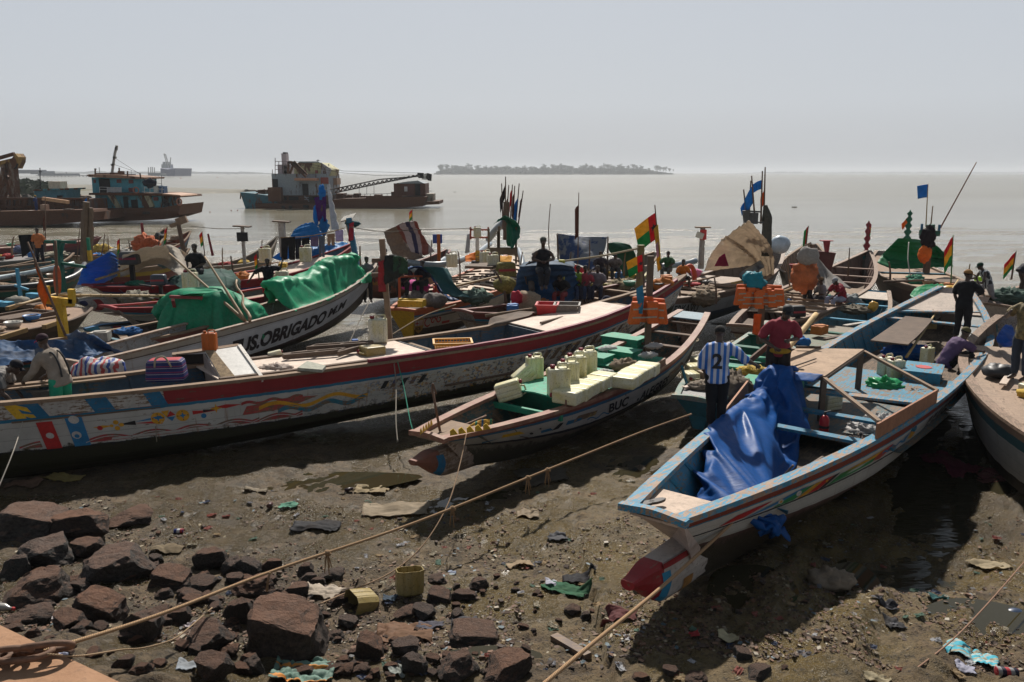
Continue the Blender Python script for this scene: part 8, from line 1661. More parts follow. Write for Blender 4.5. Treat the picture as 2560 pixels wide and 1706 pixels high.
pr_=[(lerp(829,817,k/32),lerp(575,462,k/32))for k in range(33)];outl=pl_+pr_[::-1];Yw=yb+2;mb.prism([PY(x,y,Yw)for x,y in outl],(0,.06,0));o=mb.build('carved_board',paint((.55,.55,.54),.15));tag(o,'tall white board with a scalloped edge standing behind the blue tented boat','board')
a,b=lean(893,665,1.6,872,545);mb=MB();mb.bar(a,b,.22);o=mb.build('teal_post',paint((.02,.14,.25),.2));tag(o,'thick leaning teal post with rags at its head','post');tag(cloth('red_cloth',[[PY(873,560,a.y-.2),PY(884,556,a.y-.2)],[PY(871,605,a.y-.2),PY(884,600,a.y-.2)]],clothm((.45,.03,.06)),14,8,.1,2,seed=5),'red cloth hanging on the thick leaning teal post','cloth');mb=MB();mb.tube([PY(887,655,a.y),PY(864,550,a.y)],.04,6);tag(mb.build('bamboo',paint((.4,.28,.14),.2)),'thin bamboo leaning against the thick teal post','pole')
tag(cushion('dark_rag',PY(882,560,a.y),(.35,.15,.12),clothm((.02,.08,.1)),.6,seed=6),'dark teal rag at the head of the thick leaning teal post','cloth')
mb=MB();c4_=[PY(852,554,a.y),PY(880,547,a.y),PY(889,534,a.y+.6),PY(861,542,a.y+.6)];mb.prism(c4_,(0,0,-.04));o=mb.build('solar_panel',plain((.22,.18,.16),.25,.1,6));tag(o,'tilted small solar panel above the thick leaning teal post','solar panel');mb=MB()
for k in range(10):mb.bar(c4_[0].lerp(c4_[1],k/9)+Vector((0,0,.01)),c4_[3].lerp(c4_[2],k/9)+Vector((0,0,.01)),.02)
keep(mb.build('cells_frame',plain((.5,.48,.42),.5)),o)
jerrycan(P(664,652+4,2.0),.1,'white jerry can on the deck under the bunched blue sheet',CANW,s=1.4);c_=jerrycan(P(707,718,1.6),.1,'white jerry can with a red cap right of the standing man',CANW,s=1.45);jerrycan(P(695,722,1.4),.1,'white jerry can half hidden at the elbow of the standing man',CANW,s=1.3);jerrycan(P(710,662,2.0),.1,'flat yellow plastic can on the planks of the blue tented boat',CANY,s=1.0,tilt=(1.57,0),cap=CANY);jerrycan(P(765,655,2.1),.1,'white jerry can below the washing line',CANW,s=1.4)
jerrycan(P(478,725,2.0),.1,'stained white can beneath the seated man in black',CANW,s=1.4)
a,b=U(975,848,598,1.7);b=Vector((PY(955,600,a.y).x,a.y,b.z));rt=empty('coat_post',a,0,'tall brown post hung with dark coats, in front of the football crest boat','post');mb=MB();mb.bar(a,b,.13);keep(mb.build('post',WOOD),rt);mb=MB();mb.bar(PY(930,652,a.y),PY(1018,650,a.y),.1);mb.bar(PY(930,688,a.y),PY(1010,686,a.y),.1);keep(mb.build('cross_bar',WOODD),rt)
for(pts_,c_,lab)in(([[(962,640),(985,638),(1000,645)],[(960,672),(985,680),(1012,680)],[(962,712),(975,705),(985,700)]],(.025,.03,.028),'black jacket on the coat post'),([[(985,640),(1005,642),(1018,655)],[(985,680),(1003,684),(1020,682)]],(.03,.07,.04),'dark green jacket on the right arm of the coat post'),([[(948,655),(960,650)],[(945,700),(962,705)],[(947,730),(966,728)]],(.30,.03,.035),'dark red cloth on the left of the coat post')):
    tag(cloth('jacket',[[PY(x,y,a.y-.12)for x,y in r_]for r_ in pts_],clothm(c_,f=.1),24,18,.10,2.4,seed=len(lab),th=.05),lab,'jacket')
def vest(c,rz,s,label,c_=(.62,.11,.015)):
    r=empty('life_jacket',c,rz,label,'life jacket','orange life jackets');mt=plain(c_,.75,.2,9,bumps=.2)
    for sg in(-1,1):
        bm=roundbox((.24,.1,.46),.035,3);
        for v in bm.verts:v.co+=Vector((sg*.15+sg*.05*(v.co.z<.2),0,0));v.co+=v.co.normalized()*.015*noise.noise(v.co*9)
        bm_obj(bm,'front_panel',mt,r)
    bm=roundbox((.42,.08,.5),.035,3)
    for v in bm.verts:v.co+=Vector((0,.13,.02))
    bm_obj(bm,'back_panel',mt,r);mb=MB();mb.box((0,-.056,.15),(.5,.008,.03));mb.box((0,-.056,.32),(.5,.008,.03));mb.build('strap',plain((.35,.3,.25),.7),r);r.scale=(s,)*3;r.rotation_euler=(radians(8),0,rz);return r
a,b=U(1618,880,640,1.3);mb=MB();mb.bar(a,b,.15);tag(mb.build('vest_post',WOODD),'thick dark post the orange life jackets hang on, left group','post');c_=PY(1608,810,a.y-.25);vest(c_,.2,1.25,'orange life jacket nearest the blue cloth, on the thick dark post');vest(PY(1634,808,a.y-.1),-.5,1.15,'orange life jacket on the right side of the thick dark post')
tag(cloth('blue_towel',[[PY(1590,722,a.y-.4),PY(1606,712,a.y-.4)],[PY(1592,745,a.y-.42),PY(1610,745,a.y-.42)],[PY(1598,785,a.y-.42),PY(1606,785,a.y-.42)]],clothm((.05,.20,.32)),20,12,.06,2.5),'blue cloth draped over the left group of orange life jackets','cloth')
a,b=U(1898,860,700,1.2);mb=MB();mb.bar(a,b,.14);tag(mb.build('vest_post',WOODD),'post the second group of orange life jackets hangs on','post');Ya=a.y
for(x,y,rz,lab)in((1860,762,.35,'leftmost orange life jacket of the group under the teal cloth'),(1878,772,.0,'orange life jacket second from left under the teal cloth'),(1912,768,-.1,'orange life jacket third from left under the teal cloth'),(1930,764,-.4,'rightmost orange life jacket of the group under the teal cloth')):vest(PY(x,y,Ya-.3),rz,1.0,lab)
tag(cushion('teal_cloth',PY(1886,705,Ya-.1),(.30,.2,.24),clothm((.02,.25,.32),.5),.6,seed=4,nu=30,nv=20),'teal plastic cloth over the head of the second life jacket post','cloth');tag(cloth('orange_cloth',[[PY(1885,785,Ya-.2),PY(1905,785,Ya-.2)],[PY(1880,835,Ya-.2),PY(1898,840,Ya-.2)]],clothm((.6,.13,.03)),12,10,.05,3),'orange cloth hanging below the second group of life jackets','cloth')
def carved(x,y0,y1,z,mt,label,w_=.12,lx=None):
    a,b=U(x,y0,y1,z);b=Vector((PY(lx or x,y1,a.y).x,a.y,b.z));mb=MB();n=26;mb.rings([ering(a.lerp(b,k/n),Vector((1,0,0)),Vector((0,1,0)),w_*(1-.35*k/n)*(1+.38*sin(k*1.15))*(1 if k<n-2 else .3*(n-k)+.05),w_*.55*(1-.4*k/n),8)for k in range(n+1)]);o=mb.build('carved_post',mt,None,False);return tag(o,label,'post')
carved(2165,637,552,1.9,paint((.28,.03,.05),.2),'carved maroon bow post with a wavy outline',.14,2172);polef(2168,600,2.6,2172,552,'small red, yellow and green pennant tied to the carved maroon bow post',[(.98,.3,7,3,[FR,FY,FG],b3,False,.1)],.03)
carved(2267,600,525,2.6,paint((.02,.14,.08),.2),'carved dark green forked post behind the big green tarpaulin',.15,2276);polef(2272,575,3.0,2274,530,'orange and green pennant on the carved dark green post',[(.8,.4,-16,16,[COR],None,False,.1)],.02)
polef(2314,580,2.6,2320,460,'thin pole with a square blue flag high above the green tarpaulin',[(.99,.72,-24,2,[CBL],None,False,.05)],.03,paint((.4,.28,.14),.2));polef(2326,575,2.8,2332,515,'short bare stick beside the crossed post',(),.035,paint((.3,.2,.12),.2));polef(2328,612,2.3,2441,406,'very long bamboo leaning to the right above the green tarpaulin',(),.035,paint((.26,.13,.09),.2));polef(2377,712,1.6,2383,588,'pole with a hanging red, yellow and green flag right of the green tarpaulin',[(.97,.45,-16,12,[FR,FY,FG],b3,False,.35)],.025,paint((.1,.2,.08),.2))
a,b=U(2315,683,563,1.65);rt=empty('crossed_post',a,0,'stout dark post with a green cross bar on the brown-decked boat','post');mb=MB();mb.bar(a,b,.2);keep(mb.build('post',WOODD),rt);mb=MB();mb.bar(PY(2300,582,a.y),PY(2348,584,a.y),.18,.22);mb.bar(PY(2326,576,a.y),PY(2326,562,a.y),.25);keep(mb.build('cross_bar',DGREEN),rt);mb=MB();mb.bar(PY(2304,580,a.y),PY(2305,560,a.y),.07);mb.bar(PY(2347,580,a.y),PY(2349,562,a.y),.07);keep(mb.build('pegs',BLUE),rt)
tag(cushion('dark_jacket',PY(2320,596,a.y-.2),(.26,.2,.5),clothm((.03,.02,.025)),.7,seed=5,nu=28,nv=20),'dark jacket hung on the crossed post','jacket');tag(cushion('orange_bag',PY(2312,636,a.y-.3),(.26,.2,.36),clothm((.75,.20,.03)),.4,seed=6,nu=28,nv=20),'orange bag hung on the crossed post','bag');rope('white_rope',[PY(2272,606,a.y-1),PY(2270,650,a.y-1.6),PY(2276,690,a.y-2)],.02,'white rope hanging down the front of the big green tarpaulin',c=(.5,.5,.45))
a=P(2065,690,1.5);mb=MB();ya=a.y;mb.prism([PY(2043,628,ya),PY(2090,633,ya),PY(2078,678,ya),PY(2058,680,ya)],(0,.35,0));o=mb.build('maroon_box',paint((.12,.04,.035),.25));tag(o,'maroon trapezoid rudder box leaning behind the grey-white sail','rudder box');mb=MB();mb.prism([PY(2062,604,ya),PY(2076,604,ya),PY(2072,632,ya),PY(2066,632,ya)],(0,.2,0));mb.prism([PY(2055,602,ya),PY(2084,602,ya),PY(2084,604,ya),PY(2055,604,ya)],(0,.3,0));keep(mb.build('funnel_top',paint((.30,.03,.04),.2)),o)
polef(2012,640,2.2,2021,565,'small green and red flag on a stick by the peak of the grey-white sail',[(.98,.4,-9,6,[FG,FR],lambda k,j:0 if k>.4 else 1,False,.1)],.03)
polef(2528,700,1.8,2540,628,'short pole with a red, yellow and green flag at the right edge',[(.97,.4,-22,22,[FR,FY,FG],b3,False,.15)],.03)
for(x0,y0,z0,x1,y1,z1,r_,c_,lab)in((1925,925,1.95,2040,786,2.6,.055,(.55,.38,.18),'thick bamboo pole rising behind the plywood roof'),(1990,868,2.05,2052,869,2.05,.03,(.1,.07,.05),'dark stick lying at the back edge of the plywood roof'),(1960,925,2.03,2040,897,2.03,.015,(.12,.09,.07),'thin grey stick lying on the plywood roof'),(1955,1195,1.35,1983,1164,1.6,.018,(.16,.10,.07),'small bent stick at the edge of the big blue tarpaulin'),(2010,1175,1.3,2058,1145,1.4,.035,(.14,.10,.07),'short dark log on the near rail of the blue-railed boat')):
    mb=MB();a,b=P(x0,y0,z0),P(x1,y1,z1);n=10;mb.tube([a.lerp(b,k/n)for k in range(n+1)],[r_*(1.12 if k%2 and r_>.05 else 1)for k in range(n+1)],8);tag(mb.build('stick',paint(c_,.12),None,True),lab,'pole')
polef(1265,760,1.5,1240,680,'crooked branch standing left of the netted tan sack',(),.045,WOODD,.08);a,b=U(1403,752,650,1.5);mb=MB();mb.tube([a,b],.11,8);tag(mb.build('yellow_post',paint((.36,.34,.04),.3)),'yellow-green post with rope turns before the blue-grey cabin','post');mb=MB();mb.tube([P(1412,762,1.4),PY(1386,655,a.y)],.045,8);tag(mb.build('stick',WOOD),'grey stick leaning on the yellow-green post','pole');a2,b2=U(1598,745,613,1.4);mb=MB();mb.tube([a2,b2],.13,8);tag(mb.build('yellow_post',paint((.20,.17,.05),.5)),'mossy yellow-brown post behind the starred small flag','post')
rope('taut_rope',[b+Vector((0,0,-.05)),b.lerp(b2,.5)+Vector((0,0,-.12)),b2+Vector((0,0,-.1))],.035,'taut pale rope between the yellow-green post and the mossy post',c=(.5,.42,.28));polef(1518,700,1.5,1520,592,'dark post holding the right end of the mottled awning',(),.04,WOODD);polef(1396,660,2.2,1393,584,'dark post holding the left end of the mottled awning',(),.035,WOODD)
rope('thin_line',[PY(873,568,30),PY(960,580,31),PY(1040,575,32),PY(1180,572,33)],.015,'thin line running from the teal post over the striped sail to the red rack',c=(.15,.13,.1));rope('thin_line',[PY(478,566,30),PY(540,572,31),PY(612,572,27)],.012,'thin line from the crossed boards mast to the battery post',c=(.15,.13,.1))
for k,(x0,y0,x1,y1,z,r_,lab)in enumerate(((30,640,34,592,1.3,.05,'short stub post on the maroon-striped boat, far left'),(88,668,84,610,1.4,.035,'bare stick left of the T-shaped green frame'),(250,655,262,585,1.4,.03,'thin leaning stick right of the roped poles'),(275,640,270,590,1.4,.03,'upright thin stick above the blue pleated sail tent'),(330,660,322,600,1.6,.035,'grey stake behind the pale canvas cover'),(392,640,398,588,1.5,.03,'thin stake by the small green and red pennant'),(560,690,556,620,1.6,.03,'bare stick left of the standing man in red shorts'),(585,700,577,640,1.6,.04,'grey stake at the back of the green hut'),(650,650,655,600,1.8,.03,'thin stake behind the standing man in red shorts'),(905,690,900,615,1.6,.04,'brown stake beside the bow of the white lettered boat'),(1075,660,1080,600,1.7,.03,'thin stick right of the striped sail shelter'),(1150,700,1145,628,1.8,.03,'stick at the left edge of the white plank deck'),(1300,720,1306,630,1.6,.03,'thin pole left of the leaning man'),(1420,700,1428,630,1.6,.03,'thin pole behind the red towel'),(1470,690,1474,600,1.6,.03,'thin pole standing in front of the mottled awning'),(1560,690,1566,612,1.5,.035,'stake right of the dark green tent cover'),(1700,740,1694,690,1.5,.04,'stake at the lettered side of the beige tent boat'),(1790,760,1786,695,1.4,.035,'bare stake left of the second group of life jackets'),(1975,720,1970,640,1.6,.03,'thin stake left of the orange clothes'),(2120,690,2124,620,1.8,.03,'thin stake left of the carved maroon bow post'),(2225,700,2222,655,1.6,.04,'short stake on the left rail of the crossed post boat'),(2420,720,2425,660,1.5,.03,'thin stake on the right rail of the crossed post boat'))):
    polef(x0,y0,z,x1,y1,lab,(),r_,[WOOD,WOODD,POLE][k%3],.03*(k%3-1))
for k,(x0,y0,x1,y1,z,lab)in enumerate(((20,668,130,655,1.5,'long oar laid along the low teal boat, far left'),(240,700,350,662,1.9,'bamboo laid across the pale canvas load'),(440,700,560,672,1.7,'long pole lying on the deck behind the seated man in black'),(560,680,700,655,1.9,'bamboo lying along the planks of the washing line boat'),(1120,720,1250,690,1.9,'long pole lying along the white plank deck'),(1450,690,1570,668,1.6,'bamboo laid in the boat below the mottled awning'),(1660,720,1800,690,1.65,'long plank lying on the deck of the beige tent boat'),(1880,760,2000,712,1.7,'long pole lying on the teal-banded boat'),(2210,705,2330,700,1.5,'plank lying across the brown deck of the crossed post boat'),(1215,790,1330,772,1.7,'pole lying in the boat of the seated men'),(40,765,140,735,1.6,'long grey pole on the brown decked boat, left'))):
    mb=MB();a,b=P(x0,y0,z),P(x1,y1,z+.05);mb.tube([a.lerp(b,q/6)for q in range(7)],[.05,.045,.045,.04,.04,.035,.03],7);tag(mb.build('pole',[WOOD,paint((.42,.3,.16),.2),WOODD][k%3],None,True),lab,'pole')
for k,(x,y,z,sx_,c_,lab)in enumerate(((140,640,1.5,.7,(.3,.27,.2),'pale net heap behind the T-shaped green frame'),(300,632,1.6,.6,(.4,.38,.34),'whitish net heap left of the upswept bows'),(255,622,1.5,.5,(.5,.35,.08),'yellow net heap right of the roped poles'),(420,655,1.8,.5,(.1,.16,.2),'dark net heap behind the pale canvas cover'),(340,745,1.5,.5,(.2,.18,.14),'brown net heap on the red-eye boat'),(590,760,1.3,.5,(.12,.1,.08),'dark net heap behind the green hut'),(1000,700,1.8,.5,(.15,.12,.1),'dark heap left of the coat post'),(1190,742,1.7,.5,(.1,.15,.12),'green-grey net heap at the near end of the white plank deck'),(1560,715,1.5,.6,(.25,.2,.12),'tan net heap right of the seated group'),(1760,745,1.5,.5,(.2,.15,.1),'brown net heap left of the teal cloth'),(1930,745,1.5,.5,(.3,.22,.15),'tan net heap on the teal-banded boat'),(2120,755,1.4,.4,(.2,.22,.22),'grey net heap in the narrow pale blue boat'),(60,625,1.4,.6,(.1,.12,.2),'blue-black net heap on the maroon-striped boat'))):
    tag(cushion('net_heap',P(x,y,z),(sx_,sx_*.7,.2),plain(c_,.9,.5,14,bumps=1),1.0,seed=k+40,nu=30,nv=16,fr=5),lab,'net')
# ================================================================== ropes on the shore
rope('mooring_rope',[P(112,1628,1.98),P(400,1536,1.55),P(690,1425,1.2),P(1040,1306,1.05),P(1380,1170,1.05),P(1600,1082,1.1),P(1728,1036,1.2)],.019,'long thick knotted rope from the rusty chain to the teal boat',c=(.42,.27,.15),n=24,knots=(.40,.545,.635,.665),sides=8,frayed=True)
rope('knot_tassel',[P(676,1432,1.22),P(670,1450,1.15),P(668,1478,1.0)],.012,'frayed rope tassel hanging from the knot above the pile of rocks',c=(.36,.24,.14));rope('mooring_rope',[P(1300,1760,1.62),P(1480,1610,1.58),P(1640,1480,1.5),P(1790,1345,1.5),P(1900,1240,1.66),P(1958,1197,1.66),P(2030,1170,1.55)],.019,'near thick rope rising from the bottom edge to the rail of the blue-railed boat',c=(.46,.29,.16),n=24)
rope('thin_rope',[P(1166,1085,1.5),P(1150,1160,1.25),P(1120,1260,1.0),P(1060,1360,.75),P(980,1430,.62),P(870,1480,.68),P(800,1510,.85)],.009,'slack thin rope from the green-decked boat down to the white sack on the mud',c=(.36,.24,.15),n=14)
rope('thin_rope',[P(118,1636,1.98),P(200,1640,1.9),P(300,1625,1.6),P(360,1620,1.5),P(430,1600,1.4),P(470,1572,1.35),P(530,1520,1.2)],.008,'thin rope end curling from the chain over the left rubble',c=(.4,.28,.17),n=10)
rope('thin_rope',[P(2240,1710,.9),P(2370,1610,.85),P(2460,1520,.85),P(2570,1395,.9)],.009,'thin pinkish rope crossing the bottom right corner',c=(.42,.25,.17),n=14);rope('pale_rope',[P(-10,1235,1.0),P(40,1110,1.5),P(72,998,1.84)],.010,'pale rope hanging from the rail to the bottom of the left edge',c=(.5,.45,.38),n=10)
rope('hanging_rope',[P(984,900,1.78),P(990,960,1.35),P(990,1050,.95),P(994,1105,.7)],.012,'frayed grey rope hanging down the side of the red-railed boat',c=(.3,.27,.22));rope('hanging_rope',[P(994,905,1.76),P(1010,970,1.3),P(1025,1050,.95),P(1035,1085,.8)],.010,'thin green rope hanging down the side of the red-railed boat',c=(.04,.3,.2));rope('hanging_rope',[P(382,975,1.78),P(387,1040,1.35),P(392,1105,1.0)],.008,'short thin rope down the ornate side below the woven bag',c=(.3,.25,.18))
rope('thin_rope',[P(968,844,1.7),P(1060,790,2.0),P(1140,762,2.1)],.014,'thin rope stretched from the coat post to the grey bow board',c=(.42,.33,.22));rope('thin_rope',[P(872,860,1.6),P(900,800,1.9),P(925,752,2.1)],.014,'dark rope from the bow of the white lettered boat down to the deck',c=(.25,.22,.18))
rope('loop_rope',[P(235,912,1.3),P(350,870,1.1),P(362,838,1.5),P(310,880,1.2)],.01,'loose thin rope slung inside the boat left of the cabin',c=(.38,.33,.26),n=10)
rope('thin_rope',[P(1668,1230,1.3),P(1710,1215,1.2),P(1750,1195,1.3)],.008,'thin cord inside the bow of the blue-railed boat',c=(.42,.33,.22))
# ================================================================== things lying on the mud
def rag(px,py,w_,h_,c_,label,cat='rag',rz=0,wr=.03,mat=None,name='rag',lift=.01,nu=22,seed=None):
    p=hit(px,py);s_=p.y/FPX;a=w_*s_/2;b=h_*s_*2.2/2;R=Matrix.Rotation(rz,3,'Z');sd=seed if seed is not None else px;rw=[]
    for i in range(4):
        row=[]
        for k in range(5):
            x,y=(k/4-.5)*2*a*(1+.3*nz(k*1.7,sd*.1+i)),(i/3-.5)*2*b*(1+.35*nz(i*1.3,sd*.17+k));q=R@Vector((x,y,0));row.append(Vector((p.x+q.x,p.y+q.y,g(p.x+q.x,p.y+q.y)+lift+.03)))
        rw.append(row)
    return tag(cloth(name,rw,mat or tarp(c_,.7,.4,(.12,.09,.06)),nu,nu,wr,5,seed=sd%17),label,cat)
rag(990,1280,175,38,(.42,.34,.24),'large pale muddy sheet lying under the long rope','sheet',.1,.03);rag(930,1228,85,26,(.42,.33,.2),'pale torn cloth on the mud left of the green-decked boat','cloth');rag(722,1270,50,14,(.15,.38,.27),'small mint green plastic scrap on the upper mud','plastic');rag(790,1316,130,24,(.04,.04,.045),'black plastic sheet half buried in the mud','plastic')
rag(800,1482,110,36,(.55,.47,.38),'dirty white woven sack beside the cut can lying down','sack',-.2,.05);rag(975,1500,40,26,(.04,.10,.17),'blue rag below the upright cut can','rag');rag(760,1690,165,60,(.13,.20,.16),'green and orange crumpled cloth at the bottom edge','cloth',.1,.07,stripes([(3,(.10,.16,.13)),(1,(.5,.2,.04)),(2,(.12,.2,.16))],1,3.2),nu=40)
rag(1010,1588,150,50,(.22,.12,.07),'brown crumpled paper sheet on the lower mud','paper',.1,.04,nu=34);rag(1075,1575,70,18,(.10,.10,.13),'dark net rag right of the brown crumpled paper','rag');rag(1160,1560,70,24,(.08,.08,.09),'grey-black rag above the long low rock','rag');rag(1445,1450,85,24,(.02,.02,.025),'black plastic on the mud left of the white bow','plastic')
rag(1355,1195,130,50,(.14,.12,.09),'grey-brown sack on the wet mud under the long rope','sack',.2,.05);rag(1320,1290,60,20,(.36,.28,.19),'tan rag on the mud between the two nearest boats','rag');rag(1300,1412,70,18,(.45,.34,.22),'two pale flat scraps of wood bark on the brown mud','scrap',.3,.02);rag(1395,1345,50,20,(.12,.12,.13),'grey plastic bag with a white cup on the brown mud','plastic');rag(1378,1462,32,13,(.6,.6,.68),'small white paper on the mud left of the black plastic','paper')
rag(1130,1432,22,9,(.5,.58,.75),'tiny pale blue wrapper on the mud, centre','wrapper');rag(2372,1170,85,60,(.16,.03,.05),'dark red cloth standing in the wet mud near the right edge','cloth',.2,.06,lift=.12);rag(2470,1190,90,30,(.25,.08,.09),'red and dark rags right of the dark red cloth','rag',.2,.06);rag(2470,1422,62,42,(.45,.37,.24),'pale torn cardboard on the mud at the right','cardboard',.4,.03)
rag(2425,1645,130,44,(.12,.42,.5),'long turquoise and clear plastic bag near the bottom right corner','plastic bag',-.5,.05,stripes([(2,(.05,.35,.45)),(1,(.4,.42,.38)),(1,(.2,.45,.5)),(1,(.3,.28,.2))],1,6),nu=34);rag(2412,1678,48,22,(.5,.5,.6),'small clear wrapper with blue print below the turquoise bag','wrapper',-.4);rag(2232,1560,44,26,(.05,.05,.055),'black rag, lower one of two on the bright wet mud','rag');rag(2218,1520,56,14,(.05,.05,.06),'black rag, upper one of two on the bright wet mud','rag');rag(2345,1500,50,12,(.05,.15,.15),'thin teal rag on the mud left of the cardboard','rag')
rag(1545,1545,100,22,(.16,.05,.05),'dark red rag in the shadow under the white bow','rag');rag(1650,1445,44,20,(.4,.32,.2),'yellow-brown leaf of cardboard under the bow of the blue-railed boat','cardboard');rag(2190,1705,60,22,(.4,.34,.22),'pale sack corner at the bottom edge, right','sack');rag(1735,1598,26,12,(.5,.05,.06),'small red wrapper on the open mud','wrapper');rag(50,1700,10,6,(.6,.4,.02),'yellow scrap on the concrete corner','scrap')
rag(140,1655,44,22,(.45,.48,.6),'white and blue plastic wrapper on the concrete corner','wrapper',lift=.7 if False else .02);rag(470,1672,52,40,(.4,.45,.5),'blue and white plastic bag among the lower left rocks','plastic bag',.3,.05);rag(480,1575,36,14,(.45,.4,.42),'pale wrapper under the rope in the left rubble','wrapper');rag(990,1685,40,24,(.35,.38,.35),'pale plastic bag between the bottom-edge boulders','plastic bag',.3,.05);rag(120,1552,36,26,(.5,.46,.46),'white crumpled plastic on the mossy mound at the left','plastic',.5,.04)
rag(640,1200+30,60,14,(.3,.25,.18),'pale scrap in the shade of the long boat','scrap');rag(420,1375,80,20,(.28,.22,.14),'tangle of net and scraps above the three dark rocks','net');rag(60,1215,80,24,(.2,.12,.08),'brown rag at the left edge under the long boat','rag');rag(160,1200,90,26,(.35,.27,.1),'yellow-brown rag under the long boat, left','rag');rag(410,1440,60,24,(.32,.22,.12),'orange-brown paper scraps in the upper rubble','paper')
q=hit(2085,1480);tag(cushion('old_bag',q+Vector((.0,.12,.1)),(.30,.18,.14),plain((.20,.155,.11),.8,.3,8),.55,seed=3,nu=40,nv=24,rz=-.15),'old brown leather-like bag lying at the edge of the shadow, lower right','bag')
def cutcan(px,py,tilt,rz,label,s=1.0):
    p=hit(px,py);r=empty('cut_can',p+Vector((0,.1,.02)),rz,label,'cut jerry can');mb=MB();w_,d_,h_=.17,.12,.32;oc=[(-w_,-d_*.6),(-w_*.6,-d_),(w_*.6,-d_),(w_,-d_*.6),(w_,d_*.6),(w_*.6,d_),(-w_*.6,d_),(-w_,d_*.6)]
    R_=[[Vector((x*k,y*k,z))for x,y in oc]for z,k in((0,.75),(.03,.95),(.15,1),(h_,1.0))];R2=[[Vector((x*k,y*k,z))for x,y in oc]for z,k in((h_,.94),(.15,.94),(.04,.88))];mb.rings(R_+R2,0,cap=True);mb.build('shell',CANB,r);r.rotation_euler=(tilt[0],tilt[1],rz);r.scale=(s,)*3;return r
cutcan(1022,1500,(-.15,.05),.3,'tall cut-open plastic can standing upright on the mud',1.0);cutcan(930,1515,(1.3,.1),-.9,'cut-open plastic can lying on its side by the white sack',1.0)
def tin(px,py,rz,c_,label,r=.033,L=.12):
    p=hit(px,py)+Vector((0,0,r));d=Vector((cos(rz),sin(rz),0))*L/2;mb=MB();mb.tube([p-d*1.02,p-d,p+d,p+d*1.02],[r*.8,r,r,r*.8],14);o=mb.build('tin_can',c_,None,True);return tag(o,label,'drinks can')
tin(447,1333,.1,stripes([(2,(.03,.04,.15)),(1,(.5,.5,.5)),(1,(.3,.04,.05))],0,6),'blue, white and red drinks can on the mud right of the smooth boulder',.033,.13);tin(2515,1690,-.2,stripes([(1,(.02,.02,.04)),(1,(.4,.04,.05)),(1,(.3,.3,.3))],0,9),'black and red drinks can at the bottom right corner',.045,.2);tin(872,1228,.5,plain((.03,.015,.02),.4),'dark bottle-like can left of the pale torn cloth',.03,.14);tin(675,1268,1.4,plain((.07,.03,.03),.4),'small dark can on the upper mud',.035,.1)
p=hit(10,1533);mb=MB();mb.tube([p+Vector((-.12,0,.09)),p+Vector((.02,0,.07)),p+Vector((.07,0,.06)),p+Vector((.1,0,.055))],[.045,.045,.02,.016],12);o=mb.build('bottle',plain((.38,.36,.33),.15,.1,5),None,True);mb=MB();mb.tube([p+Vector((.1,0,.055)),p+Vector((.13,0,.05))],.02,10);keep(mb.build('cap',Rr),o);tag(o,'clear plastic bottle with a red cap on the mossy mound, left edge','bottle')
p=hit(2535,1545);mb=MB();mb.ell(p+Vector((0,0,.05)),(.13,.09,.07));tag(mb.build('blue_float',plain((.03,.05,.10),.4),None,True),'dark blue worn float on the mud at the right edge','float');rag(1820,1602,55,24,(.62,.55,.36),'pale flattened carton on the open mud','carton',-.2,.02)
rag(1420,1480,60,60,(.03,.14,.07),'strip of green net rope on the mud left of the white bow','net',1.0,.03);rag(1600,1385+90,40,12,(.3,.22,.14),'tan scrap of bark under the red tip of the keel beam','scrap')
mb=MB();a,b=hit(1385,1600),hit(1470,1648);mb.bar(a+Vector((0,0,.04)),b+Vector((0,0,.03)),.1,.06);tag(mb.build('driftwood',paint((.14,.10,.08),.5)),'short plank of dark driftwood on the open mud','driftwood')
mb=MB();a,b=hit(1700,1405)+Vector((.1,.3,.28)),hit(1660,1400)+Vector((0,0,.1));
LIT=[tarp(c_,.7,.3,(.15,.12,.09))for c_ in((.45,.4,.3),(.2,.2,.22),(.35,.25,.14),(.5,.5,.52),(.08,.1,.16),(.3,.1,.08),(.12,.2,.15))]
LM=[]
for k in range(7):
    rnd_=random.Random(k+90);mb=MB();n=7;mb.grid([[((i/(n-1)-.5)*(1+.3*nz(i,k)),(j/(n-1)-.5)*(.6+.3*nz(j,k+9)),.22*(1-abs(nz(i*.55+k,j*.55))*2.4)+.05)for j in range(n)]for i in range(n)]);o=mb.build('litter_scrap',LIT[k]);LM.append(o.data);bpy.data.objects.remove(o)
rl=random.Random(77);spots=0
names_=['pale','grey','brown','white','dark blue','dull red','greenish']
while spots<240:
    px,py=rl.uniform(330,2560),rl.uniform(1225,1700)
    if py>1500 and px<900:continue
    if 1490<px<2400 and py<1420-(px-1500)*.35:continue
    p=hit(px,py)
    if p.z<.03:continue
    k=rl.randrange(7);o=bpy.data.objects.new('litter_scrap',LM[k]);link(o);s_=rl.uniform(.04,.14);o.location=p+Vector((0,0,.0));o.scale=(s_,s_,s_*.7);o.rotation_euler=(rl.uniform(-.2,.2),rl.uniform(-.2,.2),rl.uniform(0,6.3));md=None
    tag(o,near_label(px,py,s_*200,names_[k]+' crumpled litter scrap'),'litter','small litter on the mud');spots+=1
